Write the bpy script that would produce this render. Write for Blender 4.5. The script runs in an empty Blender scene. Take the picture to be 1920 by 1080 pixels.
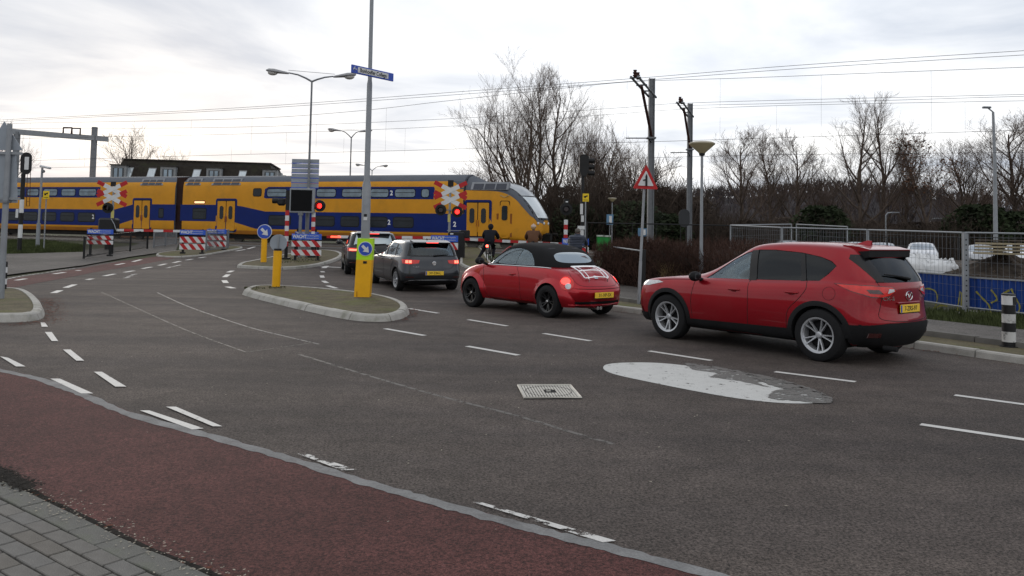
import bpy, bmesh, math, random
import numpy as np
from mathutils import Vector, Matrix
from mathutils.bvhtree import BVHTree
random.seed(7)
S = bpy.context.scene
R_ = math.radians
# ---------------------------------------------------------------- camera, sky, sun, exposure
FPX = 1538.0; PX0, PY0 = 960.0, 353.0; PITCH = .052; ROLL = .0195; EYE = 1.7
cw = Vector((0, math.cos(PITCH), math.sin(PITCH))); cu0 = Vector((0, -math.sin(PITCH), math.cos(PITCH)))
cR = Vector((1, 0, 0)) * math.cos(ROLL) + cu0 * math.sin(ROLL)
cU = Vector((-1, 0, 0)) * math.sin(ROLL) + cu0 * math.cos(ROLL)
cam_d = bpy.data.cameras.new('camera'); cam = bpy.data.objects.new('camera', cam_d)
S.collection.objects.link(cam)
cam_d.sensor_width = 36; cam_d.lens = FPX / 1920 * 36
cam_d.shift_y = (PY0 - 540) / 1920.0
cam_d.clip_start = .05; cam_d.clip_end = 5000
m3 = Matrix((cR, cU, -cw)).transposed()
cam.matrix_world = Matrix.Translation((0, 0, EYE)) @ m3.to_4x4()
S.camera = cam

def ray(x, y):
    return cw + cR * ((x - PX0) / FPX) + cU * ((PY0 - y) / FPX)
TD = Vector((-.93582, .35247, 0)); TN = Vector((.35247, .93582, 0))      # along / across the railway
PROF = [(-400, 0), (20, 0), (28, .15), (40, .58), (50, .58), (55, .02), (4000, .02)]
def gz(x, y):
    n = x * TN.x + y * TN.y
    for (a, za), (b, zb) in zip(PROF, PROF[1:]):
        if n <= b: return za + (zb - za) * max(0, (n - a)) / (b - a)
    return PROF[-1][1]
def gp(x, y, dz=0.0):
    """photo pixel -> point on the terrain"""
    d = ray(x, y); z = dz
    for _ in range(40):
        t = (z - EYE) / d.z
        if t < 0: t = 400
        p = Vector((0, 0, EYE)) + d * t
        z = z + .6 * (gz(p.x, p.y) + dz - z)
    return Vector((p.x, p.y, gz(p.x, p.y) + dz))
def pj(P):
    q = Vector(P) - Vector((0, 0, EYE)); z = q.dot(cw)
    return PX0 + FPX * q.dot(cR) / z, PY0 - FPX * q.dot(cU) / z
def at(x, y, Y):
    d = ray(x, y); return Vector((0, 0, EYE)) + d * (Y / d.y)
def onplane(x, y, n):
    d = ray(x, y); return Vector((0, 0, EYE)) + d * (n / (d.x * TN.x + d.y * TN.y))
def atx(x, Y):
    """ground point whose base is in column x at depth Y"""
    p = at(x, 450, Y); return Vector((p.x, p.y, gz(p.x, p.y)))

W = bpy.data.worlds.new('World'); S.world = W; W.use_nodes = True
nt = W.node_tree; nt.nodes.clear()
def N(t, **k):
    n = nt.nodes.new(t)
    for a, b in k.items(): setattr(n, a, b)
    return n
def L(a, b): nt.links.new(a, b)
SUNDIR = ray(300, 235).normalized()
sun_el = math.asin(SUNDIR.z) ; sun_az = math.atan2(SUNDIR.x, SUNDIR.y)
out = N('ShaderNodeOutputWorld'); bg = N('ShaderNodeBackground'); bg2 = N('ShaderNodeBackground'); add = N('ShaderNodeMixShader')
sky = N('ShaderNodeTexSky', sky_type='NISHITA', sun_disc=False); sky.sun_elevation = max(sun_el, R_(6)); sky.sun_rotation = sun_az
sky.air_density = 1.0; sky.dust_density = 2.0
L(sky.outputs[0], bg.inputs[0]); bg.inputs[1].default_value = .09
tc = N('ShaderNodeTexCoord'); sep = N('ShaderNodeSeparateXYZ'); L(tc.outputs['Generated'], sep.inputs[0])
def M(op, a, b=None, c=None):
    n = N('ShaderNodeMath', operation=op)
    for i, v in enumerate((a, b, c)):
        if v is None: continue
        if isinstance(v, (int, float)): n.inputs[i].default_value = v
        else: L(v, n.inputs[i])
    return n.outputs[0]
zc = M('MAXIMUM', M('ADD', sep.outputs[2], .05), .035)
cx_ = M('DIVIDE', sep.outputs[0], zc); cy_ = M('DIVIDE', sep.outputs[1], zc)
cmb = N('ShaderNodeCombineXYZ'); L(cx_, cmb.inputs[0]); L(cy_, cmb.inputs[1])
nz = N('ShaderNodeTexNoise'); nz.inputs['Scale'].default_value = .55; nz.inputs['Detail'].default_value = 7; nz.inputs['Roughness'].default_value = .55; nz.inputs['Distortion'].default_value = .6
L(cmb.outputs[0], nz.inputs['Vector'])
nz2 = N('ShaderNodeTexNoise'); nz2.inputs['Scale'].default_value = .16; nz2.inputs['Detail'].default_value = 4
L(cmb.outputs[0], nz2.inputs['Vector'])
mixn = M('ADD', M('MULTIPLY', nz.outputs[0], .55), M('MULTIPLY', nz2.outputs[0], .45))
cr = N('ShaderNodeValToRGB'); L(mixn, cr.inputs[0])
e = cr.color_ramp.elements; e[0].position = .40; e[0].color = (.60, .655, .75, 1); e[1].position = .61; e[1].color = (1.14, 1.14, 1.13, 1)
e2 = e.new(.49); e2.color = (.83, .86, .91, 1)
def glow(px, py, width, stretch=1.0):
    d = ray(px, py).normalized()
    v = N('ShaderNodeVectorMath', operation='SUBTRACT'); L(tc.outputs['Generated'], v.inputs[0]); v.inputs[1].default_value = d
    s = N('ShaderNodeVectorMath', operation='MULTIPLY'); L(v.outputs[0], s.inputs[0]); s.inputs[1].default_value = (1, 1, stretch)
    l = N('ShaderNodeVectorMath', operation='LENGTH'); L(s.outputs[0], l.inputs[0])
    return M('POWER', 2.718, M('MULTIPLY', M('POWER', M('DIVIDE', l.outputs['Value'], width), 2.0), -1.0))
g = M('ADD', M('MULTIPLY', glow(335, 270, .11, 4.0), .22), M('MULTIPLY', glow(880, 290, .10, 4.5), .18))
g = M('ADD', g, M('MULTIPLY', glow(1230, 318, .12, 7), .22))
g = M('MULTIPLY', g, M('ADD', M('MULTIPLY', nz.outputs[0], 1.5), .25))
g2 = M('MULTIPLY', M('MULTIPLY', glow(1230, 0, .42, 1.6), .30), M('ADD', M('MULTIPLY', nz.outputs[0], 1.6), .1))
gc = N('ShaderNodeMix', data_type='RGBA', blend_type='ADD'); gc.clamp_result = False; gc.inputs[0].default_value = 1
L(cr.outputs[0], gc.inputs[6])
gm = N('ShaderNodeMix', data_type='RGBA', blend_type='MULTIPLY'); gm.inputs[0].default_value = 1
gm.inputs[6].default_value = (1.0, .86, .62, 1); L(g, gm.inputs[7])
L(gm.outputs[2], gc.inputs[7])
gc2 = N('ShaderNodeMix', data_type='RGBA', blend_type='ADD'); gc2.clamp_result = False; gc2.inputs[0].default_value = 1; L(gc.outputs[2], gc2.inputs[6]); L(g2, gc2.inputs[7])
L(gc2.outputs[2], bg2.inputs[0]); bg2.inputs[1].default_value = 1.02
add.inputs[0].default_value = .96
L(bg.outputs[0], add.inputs[1]); L(bg2.outputs[0], add.inputs[2]); L(add.outputs[0], out.inputs[0])
sl = bpy.data.lights.new('sun', 'SUN'); so = bpy.data.objects.new('sun', sl); S.collection.objects.link(so)
sl.energy = .6; sl.angle = R_(18); sl.color = (1, .9, .78)
sd = Vector((math.sin(sun_az) * math.cos(R_(14)), math.cos(sun_az) * math.cos(R_(14)), math.sin(R_(14))))
so.rotation_euler = (-sd).to_track_quat('-Z', 'Y').to_euler()
S.view_settings.view_transform = 'Standard'; S.view_settings.look = 'None'; S.view_settings.gamma = 1
S.view_settings.use_curve_mapping = False; S.view_settings.exposure = 0
S.render.film_transparent = False
try: S.cycles.max_bounces = 6; S.cycles.transparent_max_bounces = 12; S.cycles.use_denoising = True
except Exception: pass
# ---------------------------------------------------------------- helpers
def link(o, parent=None):
    S.collection.objects.link(o)
    if parent is not None: o.parent = parent
    return o
def tag(o, label=None, cat=None, group=None, kind=None):
    if label: o['label'] = label
    if cat: o['category'] = cat
    if group: o['group'] = group
    if kind: o['kind'] = kind
    return o
def thing(name, label, cat, loc=(0, 0, 0), rz=0, group=None):
    o = bpy.data.objects.new(name, None); link(o); o.empty_display_size = .2
    o.location = loc; o.rotation_euler = (0, 0, rz)
    return tag(o, label, cat, group)
def copy_tree(o, parent=None):
    c = o.copy(); S.collection.objects.link(c)
    if parent is not None: c.parent = parent
    for ch in list(o.children): copy_tree(ch, c)
    return c
MT = {}
def mat(name, col, rough=.6, metal=0, var=.12, vs=3.0, bump=0, bs=60, coat=0, dirt=None, dscale=1.2, damt=.5, emit=0, spec=.5, alpha=1, trans=0, obj_coords=True, grain=0, gs=200):
    if name in MT: return MT[name]
    m = bpy.data.materials.new(name); m.use_nodes = True; MT[name] = m
    t = m.node_tree; b = t.nodes['Principled BSDF']
    b.inputs['Roughness'].default_value = rough; b.inputs['Metallic'].default_value = metal
    b.inputs['Specular IOR Level'].default_value = spec * (.3 if rough > .65 else (.55 if rough > .4 else 1)) if metal < .1 else spec
    if coat: b.inputs['Coat Weight'].default_value = coat; b.inputs['Coat Roughness'].default_value = .04
    if alpha < 1: b.inputs['Alpha'].default_value = alpha
    if trans: b.inputs['Transmission Weight'].default_value = trans
    if emit:
        b.inputs['Emission Color'].default_value = (*col, 1); b.inputs['Emission Strength'].default_value = emit
    tcn = t.nodes.new('ShaderNodeTexCoord'); co = tcn.outputs['Object']
    def nn(sc, det=4, ro=.55):
        n = t.nodes.new('ShaderNodeTexNoise'); n.inputs['Scale'].default_value = sc; n.inputs['Detail'].default_value = det; n.inputs['Roughness'].default_value = ro
        t.links.new(co, n.inputs['Vector']); return n
    a = nn(vs); r = t.nodes.new('ShaderNodeValToRGB'); t.links.new(a.outputs[0], r.inputs[0])
    r.color_ramp.elements[0].position = .3; r.color_ramp.elements[1].position = .7
    r.color_ramp.elements[0].color = (*[c * (1 - var) for c in col], 1); r.color_ramp.elements[1].color = (*[min(1, c * (1 + var)) for c in col], 1)
    last = r.outputs[0]
    if dirt:
        d = nn(dscale, 6, .65); dr = t.nodes.new('ShaderNodeValToRGB'); t.links.new(d.outputs[0], dr.inputs[0])
        dr.color_ramp.elements[0].position = .5; dr.color_ramp.elements[1].position = .72
        dr.color_ramp.elements[0].color = (0, 0, 0, 1); dr.color_ramp.elements[1].color = (damt,) * 3 + (1,)
        mx = t.nodes.new('ShaderNodeMix'); mx.data_type = 'RGBA'
        t.links.new(dr.outputs[0], mx.inputs[0]); t.links.new(last, mx.inputs[6]); mx.inputs[7].default_value = (*dirt, 1); last = mx.outputs[2]
    if grain:
        gN = nn(gs, 2, .6); gr = t.nodes.new('ShaderNodeMapRange'); t.links.new(gN.outputs[0], gr.inputs[0])
        gr.inputs[1].default_value = .3; gr.inputs[2].default_value = .7; gr.inputs[3].default_value = 1 - grain; gr.inputs[4].default_value = 1 + grain
        mx = t.nodes.new('ShaderNodeVectorMath'); mx.operation = 'SCALE'; t.links.new(last, mx.inputs[0]); t.links.new(gr.outputs[0], mx.inputs[3]); last = mx.outputs[0]
    t.links.new(last, b.inputs['Base Color'])
    if bump:
        bn = nn(bs, 3); bb = t.nodes.new('ShaderNodeBump'); bb.inputs['Strength'].default_value = bump; bb.inputs['Distance'].default_value = .01
        t.links.new(bn.outputs[0], bb.inputs['Height']); t.links.new(bb.outputs[0], b.inputs['Normal'])
    return m
class MB:
    def __init__(s): s.v = []; s.f = []; s.m = []
    def add(s, vs, fs, mi=0):
        o = len(s.v); s.v += [tuple(v) for v in vs]; s.f += [[i + o for i in f] for f in fs]; s.m += [mi] * len(fs); return s
    def box(s, c, d, mi=0, rz=0, bev=0, M_=None):
        x, y, z = d[0] / 2, d[1] / 2, d[2] / 2
        if bev:
            b = bev; vs = []; 
            bm = bmesh.new(); bmesh.ops.create_cube(bm, size=1)
            for v in bm.verts: v.co = Vector((v.co.x * d[0], v.co.y * d[1], v.co.z * d[2]))
            bmesh.ops.bevel(bm, geom=bm.edges[:] , offset=b, segments=1, affect='EDGES')
            bm.verts.index_update(); vs = [v.co.copy() for v in bm.verts]; fs = [[v.index for v in f.verts] for f in bm.faces]; bm.free()
        else:
            vs = [Vector((a, b_, c_)) for a in (-x, x) for b_ in (-y, y) for c_ in (-z, z)]
            fs = [(0, 1, 3, 2), (4, 6, 7, 5), (0, 4, 5, 1), (2, 3, 7, 6), (0, 2, 6, 4), (1, 5, 7, 3)]
        if M_ is None: M_ = Matrix.Rotation(rz, 4, 'Z')
        vs = [M_ @ v + Vector(c) for v in vs]
        return s.add(vs, fs, mi)
    def cyl(s, a, b, r0, r1=None, n=12, mi=0, cap=True):
        a = Vector(a); b = Vector(b); r1 = r0 if r1 is None else r1
        d = (b - a).normalized(); q = d.to_track_quat('Z', 'Y').to_matrix()
        vs = []
        for p, r in ((a, r0), (b, r1)):
            for i in range(n):
                t = 2 * math.pi * i / n; vs.append(p + q @ Vector((math.cos(t) * r, math.sin(t) * r, 0)))
        fs = [(i, (i + 1) % n, n + (i + 1) % n, n + i) for i in range(n)]
        if cap: fs += [tuple(range(n))[::-1], tuple(range(n, 2 * n))]
        return s.add(vs, fs, mi)
    def tube(s, pts, r, n=6, mi=0, cap=True, closed=False):
        pts = [Vector(p) for p in pts]; k = len(pts); vs = []; rr = r if isinstance(r, (list, tuple)) else [r] * k
        prev = None
        for i, p in enumerate(pts):
            if closed: d = pts[(i + 1) % k] - pts[i - 1]
            else: d = pts[min(i + 1, k - 1)] - pts[max(i - 1, 0)]
            d.normalize()
            if prev is None:
                u = d.orthogonal().normalized()
            else:
                u = prev - d * prev.dot(d)
                u = u.normalized() if u.length > 1e-6 else d.orthogonal().normalized()
            prev = u; w_ = d.cross(u)
            for j in range(n):
                t = 2 * math.pi * j / n; vs.append(p + (u * math.cos(t) + w_ * math.sin(t)) * rr[i])
        fs = []
        for i in range(k if closed else k - 1):
            for j in range(n):
                a = i * n + j; b = i * n + (j + 1) % n; c = ((i + 1) % k) * n
                fs.append((a, b, c + (j + 1) % n, c + j))
        if cap and not closed: fs += [tuple(range(n))[::-1], tuple(range((k - 1) * n, k * n))]
        return s.add(vs, fs, mi)
    def prism(s, poly, fn, d0, d1, mi=0):
        """poly of (u,v); fn(u,v,d)->point; closed prism between d0 and d1"""
        n = len(poly); vs = [fn(u, v, d0) for u, v in poly] + [fn(u, v, d1) for u, v in poly]
        fs = [tuple(range(n))[::-1], tuple(range(n, 2 * n))] + [(i, (i + 1) % n, n + (i + 1) % n, n + i) for i in range(n)]
        return s.add(vs, fs, mi)
    def lathe(s, prof, c=(0, 0, 0), n=24, axis='Z', mi=0, sc=(1, 1), cap=True):
        c = Vector(c); vs = []; k = len(prof)
        for r, h in prof:
            for j in range(n):
                t = 2 * math.pi * j / n; a, b = r * math.cos(t) * sc[0], r * math.sin(t) * sc[1]
                vs.append(c + Vector({'Z': (a, b, h), 'Y': (a, h, b), 'X': (h, a, b)}[axis]))
        fs = []
        for i in range(k - 1):
            for j in range(n):
                fs.append((i * n + j, i * n + (j + 1) % n, (i + 1) * n + (j + 1) % n, (i + 1) * n + j))
        if cap and prof[0][0] > 1e-5: fs.append(tuple(range(n))[::-1])
        if cap and prof[-1][0] > 1e-5: fs.append(tuple(range((k - 1) * n, k * n)))
        return s.add(vs, fs, mi)
    def ball(s, c, r, n=12, mi=0):
        rr = r if isinstance(r, (tuple, list)) else (r, r, r); k = n // 2; vs = []; fs = []
        for i in range(k + 1):
            a = math.pi * i / k
            for j in range(n):
                t = 2 * math.pi * j / n
                vs.append((c[0] + rr[0] * math.sin(a) * math.cos(t), c[1] + rr[1] * math.sin(a) * math.sin(t), c[2] + rr[2] * math.cos(a)))
        for i in range(k):
            for j in range(n):
                fs.append((i * n + j, (i + 1) * n + j, (i + 1) * n + (j + 1) % n, i * n + (j + 1) % n))
        return s.add(vs, fs, mi)
    def mesh(s, name, mats, smooth=35):
        me = bpy.data.meshes.new(name); me.from_pydata(s.v, [], s.f)
        for m in (mats if isinstance(mats, (list, tuple)) else [mats]): me.materials.append(m)
        if any(s.m): me.polygons.foreach_set('material_index', s.m)
        bm = bmesh.new(); bm.from_mesh(me)
        bmesh.ops.remove_doubles(bm, verts=bm.verts, dist=1e-5)
        bmesh.ops.recalc_face_normals(bm, faces=bm.faces); bm.to_mesh(me); bm.free()
        if smooth:
            me.polygons.foreach_set('use_smooth', [True] * len(me.polygons)); me.set_sharp_from_angle(angle=R_(smooth))
        me.update(); return me
    def build(s, name, mats, parent=None, smooth=35, loc=None, rot=None):
        o = bpy.data.objects.new(name, s.mesh(name, mats, smooth)); link(o, parent)
        if loc is not None: o.location = loc
        if rot is not None: o.rotation_euler = rot
        return o
def inst(name, me, parent, loc=(0, 0, 0), rot=(0, 0, 0), sc=(1, 1, 1)):
    o = bpy.data.objects.new(name, me); link(o, parent); o.location = loc; o.rotation_euler = rot; o.scale = sc; return o
def text_mesh(s, size, m, depth=.004, sx=1.0, align='CENTER', bold=0):
    cu = bpy.data.curves.new('lettering', 'FONT'); cu.body = s; cu.size = size; cu.extrude = depth; cu.align_x = align; cu.align_y = 'CENTER'; cu.offset = bold
    cu.resolution_u = 3
    ob = bpy.data.objects.new('lettering', cu); S.collection.objects.link(ob); bpy.context.view_layer.update()
    me = bpy.data.meshes.new_from_object(ob.evaluated_get(bpy.context.evaluated_depsgraph_get())); bpy.data.objects.remove(ob)
    for v in me.vertices: v.co.x *= sx
    me.materials.clear(); me.materials.append(m); me.name = 'lettering'; return me
def lettering(s, size, m, parent, loc, rot, **k):
    o = bpy.data.objects.new(k.pop('name', 'lettering'), text_mesh(s, size, m, **k)); link(o, parent); o.location = loc; o.rotation_euler = rot; return o
UPX = (R_(90), 0, 0)           # text standing upright facing -Y
def drape(name, poly, dz, m, kind='structure', label=None, parent=None, rough_edge=0, solid=0):
    """horizontal polygon (world xy) laid on the terrain at dz above it"""
    bm = bmesh.new(); vs = [bm.verts.new((p[0], p[1], 0)) for p in poly]
    bm.faces.new(vs); bmesh.ops.triangulate(bm, faces=bm.faces[:])
    for n, _ in PROF[1:-1]:
        bmesh.ops.bisect_plane(bm, geom=bm.verts[:] + bm.edges[:] + bm.faces[:], dist=1e-6, plane_co=TN * n, plane_no=TN)
    for v in bm.verts: v.co.z = gz(v.co.x, v.co.y) + dz
    bmesh.ops.recalc_face_normals(bm, faces=bm.faces)
    if bm.faces[:] and sum(f.normal.z * f.calc_area() for f in bm.faces) < 0:
        bmesh.ops.reverse_faces(bm, faces=bm.faces)
    if solid:
        r = bmesh.ops.extrude_face_region(bm, geom=bm.faces[:])
        for v in [g_ for g_ in r['geom'] if isinstance(g_, bmesh.types.BMVert)]: v.co.z += 0
        low = [v for v in bm.verts if v not in set(r['geom'])]
        for v in low: v.co.z -= solid
        bmesh.ops.recalc_face_normals(bm, faces=bm.faces)
    me = bpy.data.meshes.new(name); bm.to_mesh(me); bm.free(); me.materials.append(m)
    o = bpy.data.objects.new(name, me); link(o, parent)
    if kind: o['kind'] = kind
    if label: o['label'] = label
    return o
def gpoly(px, dz=0): return [gp(x, y, dz) for x, y in px]
def smooth_path(pts, closed=False, k=6):
    pts = [Vector(p) for p in pts]; n = len(pts); o = []
    for i in range(n if closed else n - 1):
        p0 = pts[(i - 1) % n] if closed or i > 0 else pts[i]; p1 = pts[i]; p2 = pts[(i + 1) % n]; p3 = pts[(i + 2) % n] if closed or i + 2 < n else p2
        for j in range(k):
            t = j / k
            o.append(.5 * ((2 * p1) + (p2 - p0) * t + (2 * p0 - 5 * p1 + 4 * p2 - p3) * t * t + (3 * p1 - p0 - 3 * p2 + p3) * t ** 3))
    if not closed: o.append(pts[-1])
    return o
def resample(pts, step, closed=False):
    P = list(pts) + ([pts[0]] if closed else []); o = [P[0].copy()]; acc = 0
    for a, b in zip(P, P[1:]):
        d = (b - a).length; 
        while acc + d >= step and d > 0:
            t = (step - acc) / d; a = a.lerp(b, t); o.append(a.copy()); d = (b - a).length; acc = 0
        acc += d
    return o
def offset_path(pts, d, closed=False):
    n = len(pts); o = []
    for i, p in enumerate(pts):
        a = pts[i - 1] if (i > 0 or closed) else p; b = pts[(i + 1) % n] if (i < n - 1 or closed) else p
        t = (b - a); t.z = 0; t.normalize(); o.append(Vector((p.x - t.y * d, p.y + t.x * d, p.z)))
    return o
def catmull1(xs, ys, x):
    """smooth interpolation of a table"""
    n = len(xs)
    if x <= xs[0]: return ys[0]
    if x >= xs[-1]: return ys[-1]
    i = max(j for j in range(n - 1) if xs[j] <= x)
    h = xs[i + 1] - xs[i]; t = (x - xs[i]) / h
    def sl(j):
        if j == 0: return (ys[1] - ys[0]) / (xs[1] - xs[0])
        if j == n - 1: return (ys[-1] - ys[-2]) / (xs[-1] - xs[-2])
        a = (ys[j] - ys[j - 1]) / (xs[j] - xs[j - 1]); b = (ys[j + 1] - ys[j]) / (xs[j + 1] - xs[j])
        return 0 if a * b <= 0 else 2 * a * b / (a + b)
    m0, m1 = sl(i) * h, sl(i + 1) * h
    return (2 * t**3 - 3 * t * t + 1) * ys[i] + (t**3 - 2 * t * t + t) * m0 + (-2 * t**3 + 3 * t * t) * ys[i + 1] + (t**3 - t * t) * m1
# ---------------------------------------------------------------- car builder
T_ = [(0, 0), (.004, .36), (.018, .68), (.05, .88), (.11, .965), (.20, .99), (.32, 1), (.44, 1), (.56, 1), (.68, 1), (.79, .99), (.88, .97), (.945, .91), (.98, .70), (.996, .36), (1, 0)]
def ring(xf, xr, w, zt, wt=None, tf=1.0, tr=1.0):
    o = []
    for u, v in T_:
        uu = u
        if u < .3: uu = u * tf
        elif u > .7: uu = 1 - (1 - u) * tr
        x = xf + (xr - xf) * uu
        z = catmull1([a for a, _ in zt], [b for _, b in zt], x) if not isinstance(zt, (int, float)) else zt
        k = catmull1([a for a, _ in wt], [b for _, b in wt], x) if wt else 1
        o.append(Vector((x, w * v * k, z)))
    return o
def loft(rings, level=2):
    k = len(T_); n = 2 * k - 2; vs = []; fs = []
    for r in rings:
        vs += [Vector((p.x, -p.y, p.z)) for p in r] + [r[i].copy() for i in range(k - 2, 0, -1)]
    for a in range(len(rings) - 1):
        for i in range(n):
            fs.append((a * n + i, a * n + (i + 1) % n, (a + 1) * n + (i + 1) % n, (a + 1) * n + i))
    for base, flip in ((0, True), ((len(rings) - 1) * n, False)):
        for i in range(k - 1):
            l0, l1 = base + i, base + i + 1; r0 = base + (n - i) % n; r1 = base + (n - i - 1) % n
            f = [l0, l1] + ([r1] if r1 != l1 else []) + ([r0] if r0 != l0 else [])
            fs.append(tuple(f[::-1] if flip else f))
    me = bpy.data.meshes.new('body'); me.from_pydata([tuple(v) for v in vs], [], fs)
    bm = bmesh.new(); bm.from_mesh(me); bmesh.ops.recalc_face_normals(bm, faces=bm.faces); bm.to_mesh(me); bm.free()
    o = bpy.data.objects.new('body', me); S.collection.objects.link(o)
    md = o.modifiers.new('s', 'SUBSURF'); md.levels = level; md.render_levels = level
    return apply(o)
def apply(o):
    bpy.context.view_layer.update()
    me = bpy.data.meshes.new_from_object(o.evaluated_get(bpy.context.evaluated_depsgraph_get()))
    o.modifiers.clear(); o.data = me; return o
def boolean(o, cutters, op='DIFFERENCE'):
    for c in cutters:
        md = o.modifiers.new('b', 'BOOLEAN'); md.object = c; md.operation = op; md.solver = 'EXACT'
        try: md.material_mode = 'TRANSFER'
        except Exception: pass
    apply(o)
    for c in cutters: bpy.data.objects.remove(c)
    return o
def bvh_of(o):
    bm = bmesh.new(); bm.from_mesh(o.data); bmesh.ops.triangulate(bm, faces=bm.faces[:]); t = BVHTree.FromBMesh(bm); bm.free(); return t
def hit(bvh, phi, u, z):
    d = Vector((math.cos(phi), math.sin(phi), 0)); ua = Vector((-math.sin(phi), math.cos(phi), 0))
    c = Vector((1.35, 0, 0)) if abs(math.sin(phi)) < .99 else Vector((0, 0, 0))
    o = ua * u + Vector((0, 0, z)) + d * 8
    if abs(math.sin(phi)) < .99 : o = ua * u + Vector((0, 0, z)) + d * 9
    p, nrm, i, ds = bvh.ray_cast(o, -d)
    if p is None:
        p, nrm, i, ds = bvh.find_nearest(o - d * (8.2 if math.cos(phi) < -.9 else (5.6 if abs(phi) < .1 else (5.9 if math.cos(phi) > .3 else 6.5))))
    return p, nrm
def patch(bvh, phi, poly, off=.003, step=.06, mir=False, thick=.012, rows=True):
    """sheet with a crisp outline laid on the body: poly of (u,z) seen from angle phi"""
    bm = bmesh.new(); vs = [bm.verts.new((u, z, 0)) for u, z in poly]; bm.faces.new(vs)
    bmesh.ops.triangulate(bm, faces=bm.faces[:])
    us = [u for u, _ in poly]; zs = [z for _, z in poly]
    for lo, hi, ax in ((min(us), max(us), 0), (min(zs), max(zs), 1)):
        k = int((hi - lo) / step)
        for i in range(1, k + 1):
            co = Vector((0, 0, 0)); co[ax] = lo + (hi - lo) * i / (k + 1); no = Vector((0, 0, 0)); no[ax] = 1
            bmesh.ops.bisect_plane(bm, geom=bm.verts[:] + bm.edges[:] + bm.faces[:], dist=1e-6, plane_co=co, plane_no=no)
    P = []
    for v in bm.verts:
        p, nr = hit(bvh, phi, v.co.x, v.co.y); v.co = p + nr * off; P.append(nr)
    bm.verts.index_update()
    r = bmesh.ops.extrude_face_region(bm, geom=bm.faces[:]); new = [g_ for g_ in r['geom'] if isinstance(g_, bmesh.types.BMVert)]
    d = Vector((math.cos(phi), math.sin(phi), 0))
    ns = set(new)
    for v in bm.verts:
        if v not in ns: v.co -= d * thick
    if mir:
        for v in bm.verts: v.co.y *= -1
    bmesh.ops.recalc_face_normals(bm, faces=bm.faces)
    me = bpy.data.meshes.new('p'); bm.to_mesh(me); bm.free()
    me.polygons.foreach_set('use_smooth', [True] * len(me.polygons)); me.set_sharp_from_angle(angle=R_(40)); return me
def add_patch(name, bvh, phi, poly, m, parent, off=.003, both=True, label=None, **k):
    r = []
    for mir in ((False, True) if both else (False,)):
        me = patch(bvh, phi, poly, off, mir=mir, **k); me.materials.append(m)
        o = bpy.data.objects.new(name, me); link(o, parent); r.append(o)
        if label: o['label'] = label
    return r
def seam(bvh, phi, pts, r=.004, k=8, off=.0):
    P = smooth_path([Vector((u, z, 0)) for u, z in pts], k=k) if len(pts) > 2 else [Vector((pts[0][0], pts[0][1], 0)).lerp(Vector((pts[1][0], pts[1][1], 0)), i / 14) for i in range(15)]
    o = []
    for p in P:
        q, n = hit(bvh, phi, p.x, p.y); o.append(q + n * off)
    return o
def add_seams(name, bvh, lst, m, parent, r=.004, both=True, off=0):
    b = MB()
    for phi, pts in lst:
        q = seam(bvh, phi, pts, off=off); b.tube(q, r, 5)
        if both and abs(phi) > .01: b.tube([Vector((p.x, -p.y, p.z)) for p in q], r, 5)
    o = b.build(name, m, parent, smooth=60)
    if name == 'panel_seams': o['kind'] = 'stuff'
    return o
PL = -math.pi / 2
def prism_obj(poly, phi, d0, d1):
    d = Vector((math.cos(phi), math.sin(phi), 0)); ua = Vector((-math.sin(phi), math.cos(phi), 0))
    b = MB().prism(poly, lambda u, v, k: ua * u + Vector((0, 0, v)) + d * k, d0, d1)
    return b.build('cut', MT['car_inside'], None, smooth=0)
def cyl_cut(x, z, r, y0, y1, n=40):
    return MB().cyl((x, y0, z), (x, y1, z), r, n=n).build('cut', MT['car_inside'], None, smooth=0)
mat('car_inside', (.012, .012, .013), .8); mat('tyre', (.014, .014, .015), .85, var=.2, bump=.3, bs=80)
mat('black_plastic', (.012, .012, .013), .66, var=.2); mat('gloss_black', (.006, .006, .007), .22, spec=.35)
mat('chrome', (.75, .76, .78), .16, metal=1, var=.03); mat('alloy', (.42, .43, .45), .3, metal=.5, var=.06)
mat('seat_cloth', (.05, .05, .055), .9)
def glass_mat(name, tint=(.25, .3, .32), mixf=.8):
    if name in MT: return MT[name]
    m = bpy.data.materials.new(name); m.use_nodes = True; t = m.node_tree; t.nodes.clear(); MT[name] = m
    o = t.nodes.new('ShaderNodeOutputMaterial'); tr = t.nodes.new('ShaderNodeBsdfTransparent'); gl = t.nodes.new('ShaderNodeBsdfGlossy')
    fr = t.nodes.new('ShaderNodeFresnel'); mx = t.nodes.new('ShaderNodeMixShader'); fr.inputs[0].default_value = 1.5
    mp = t.nodes.new('ShaderNodeMath'); mp.operation = 'MULTIPLY_ADD'; mp.inputs[1].default_value = mixf; mp.inputs[2].default_value = .015
    tr.inputs[0].default_value = (*tint, 1); gl.inputs['Roughness'].default_value = .02; gl.inputs[0].default_value = (.9, .95, 1, 1)
    nz_ = t.nodes.new('ShaderNodeTexNoise'); nz_.inputs['Scale'].default_value = 2; tcx = t.nodes.new('ShaderNodeTexCoord'); t.links.new(tcx.outputs['Object'], nz_.inputs['Vector'])
    bb = t.nodes.new('ShaderNodeBump'); bb.inputs['Strength'].default_value = .03; t.links.new(nz_.outputs[0], bb.inputs['Height']); t.links.new(bb.outputs[0], gl.inputs['Normal'])
    t.links.new(fr.outputs[0], mp.inputs[0]); t.links.new(mp.outputs[0], mx.inputs[0]); t.links.new(tr.outputs[0], mx.inputs[1]); t.links.new(gl.outputs[0], mx.inputs[2]); t.links.new(mx.outputs[0], o.inputs[0]); return m
glass_mat('car_glass', (.48, .53, .54)); glass_mat('tint_glass', (.09, .10, .11), .45); glass_mat('pane_glass', (.5, .55, .58))
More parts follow.
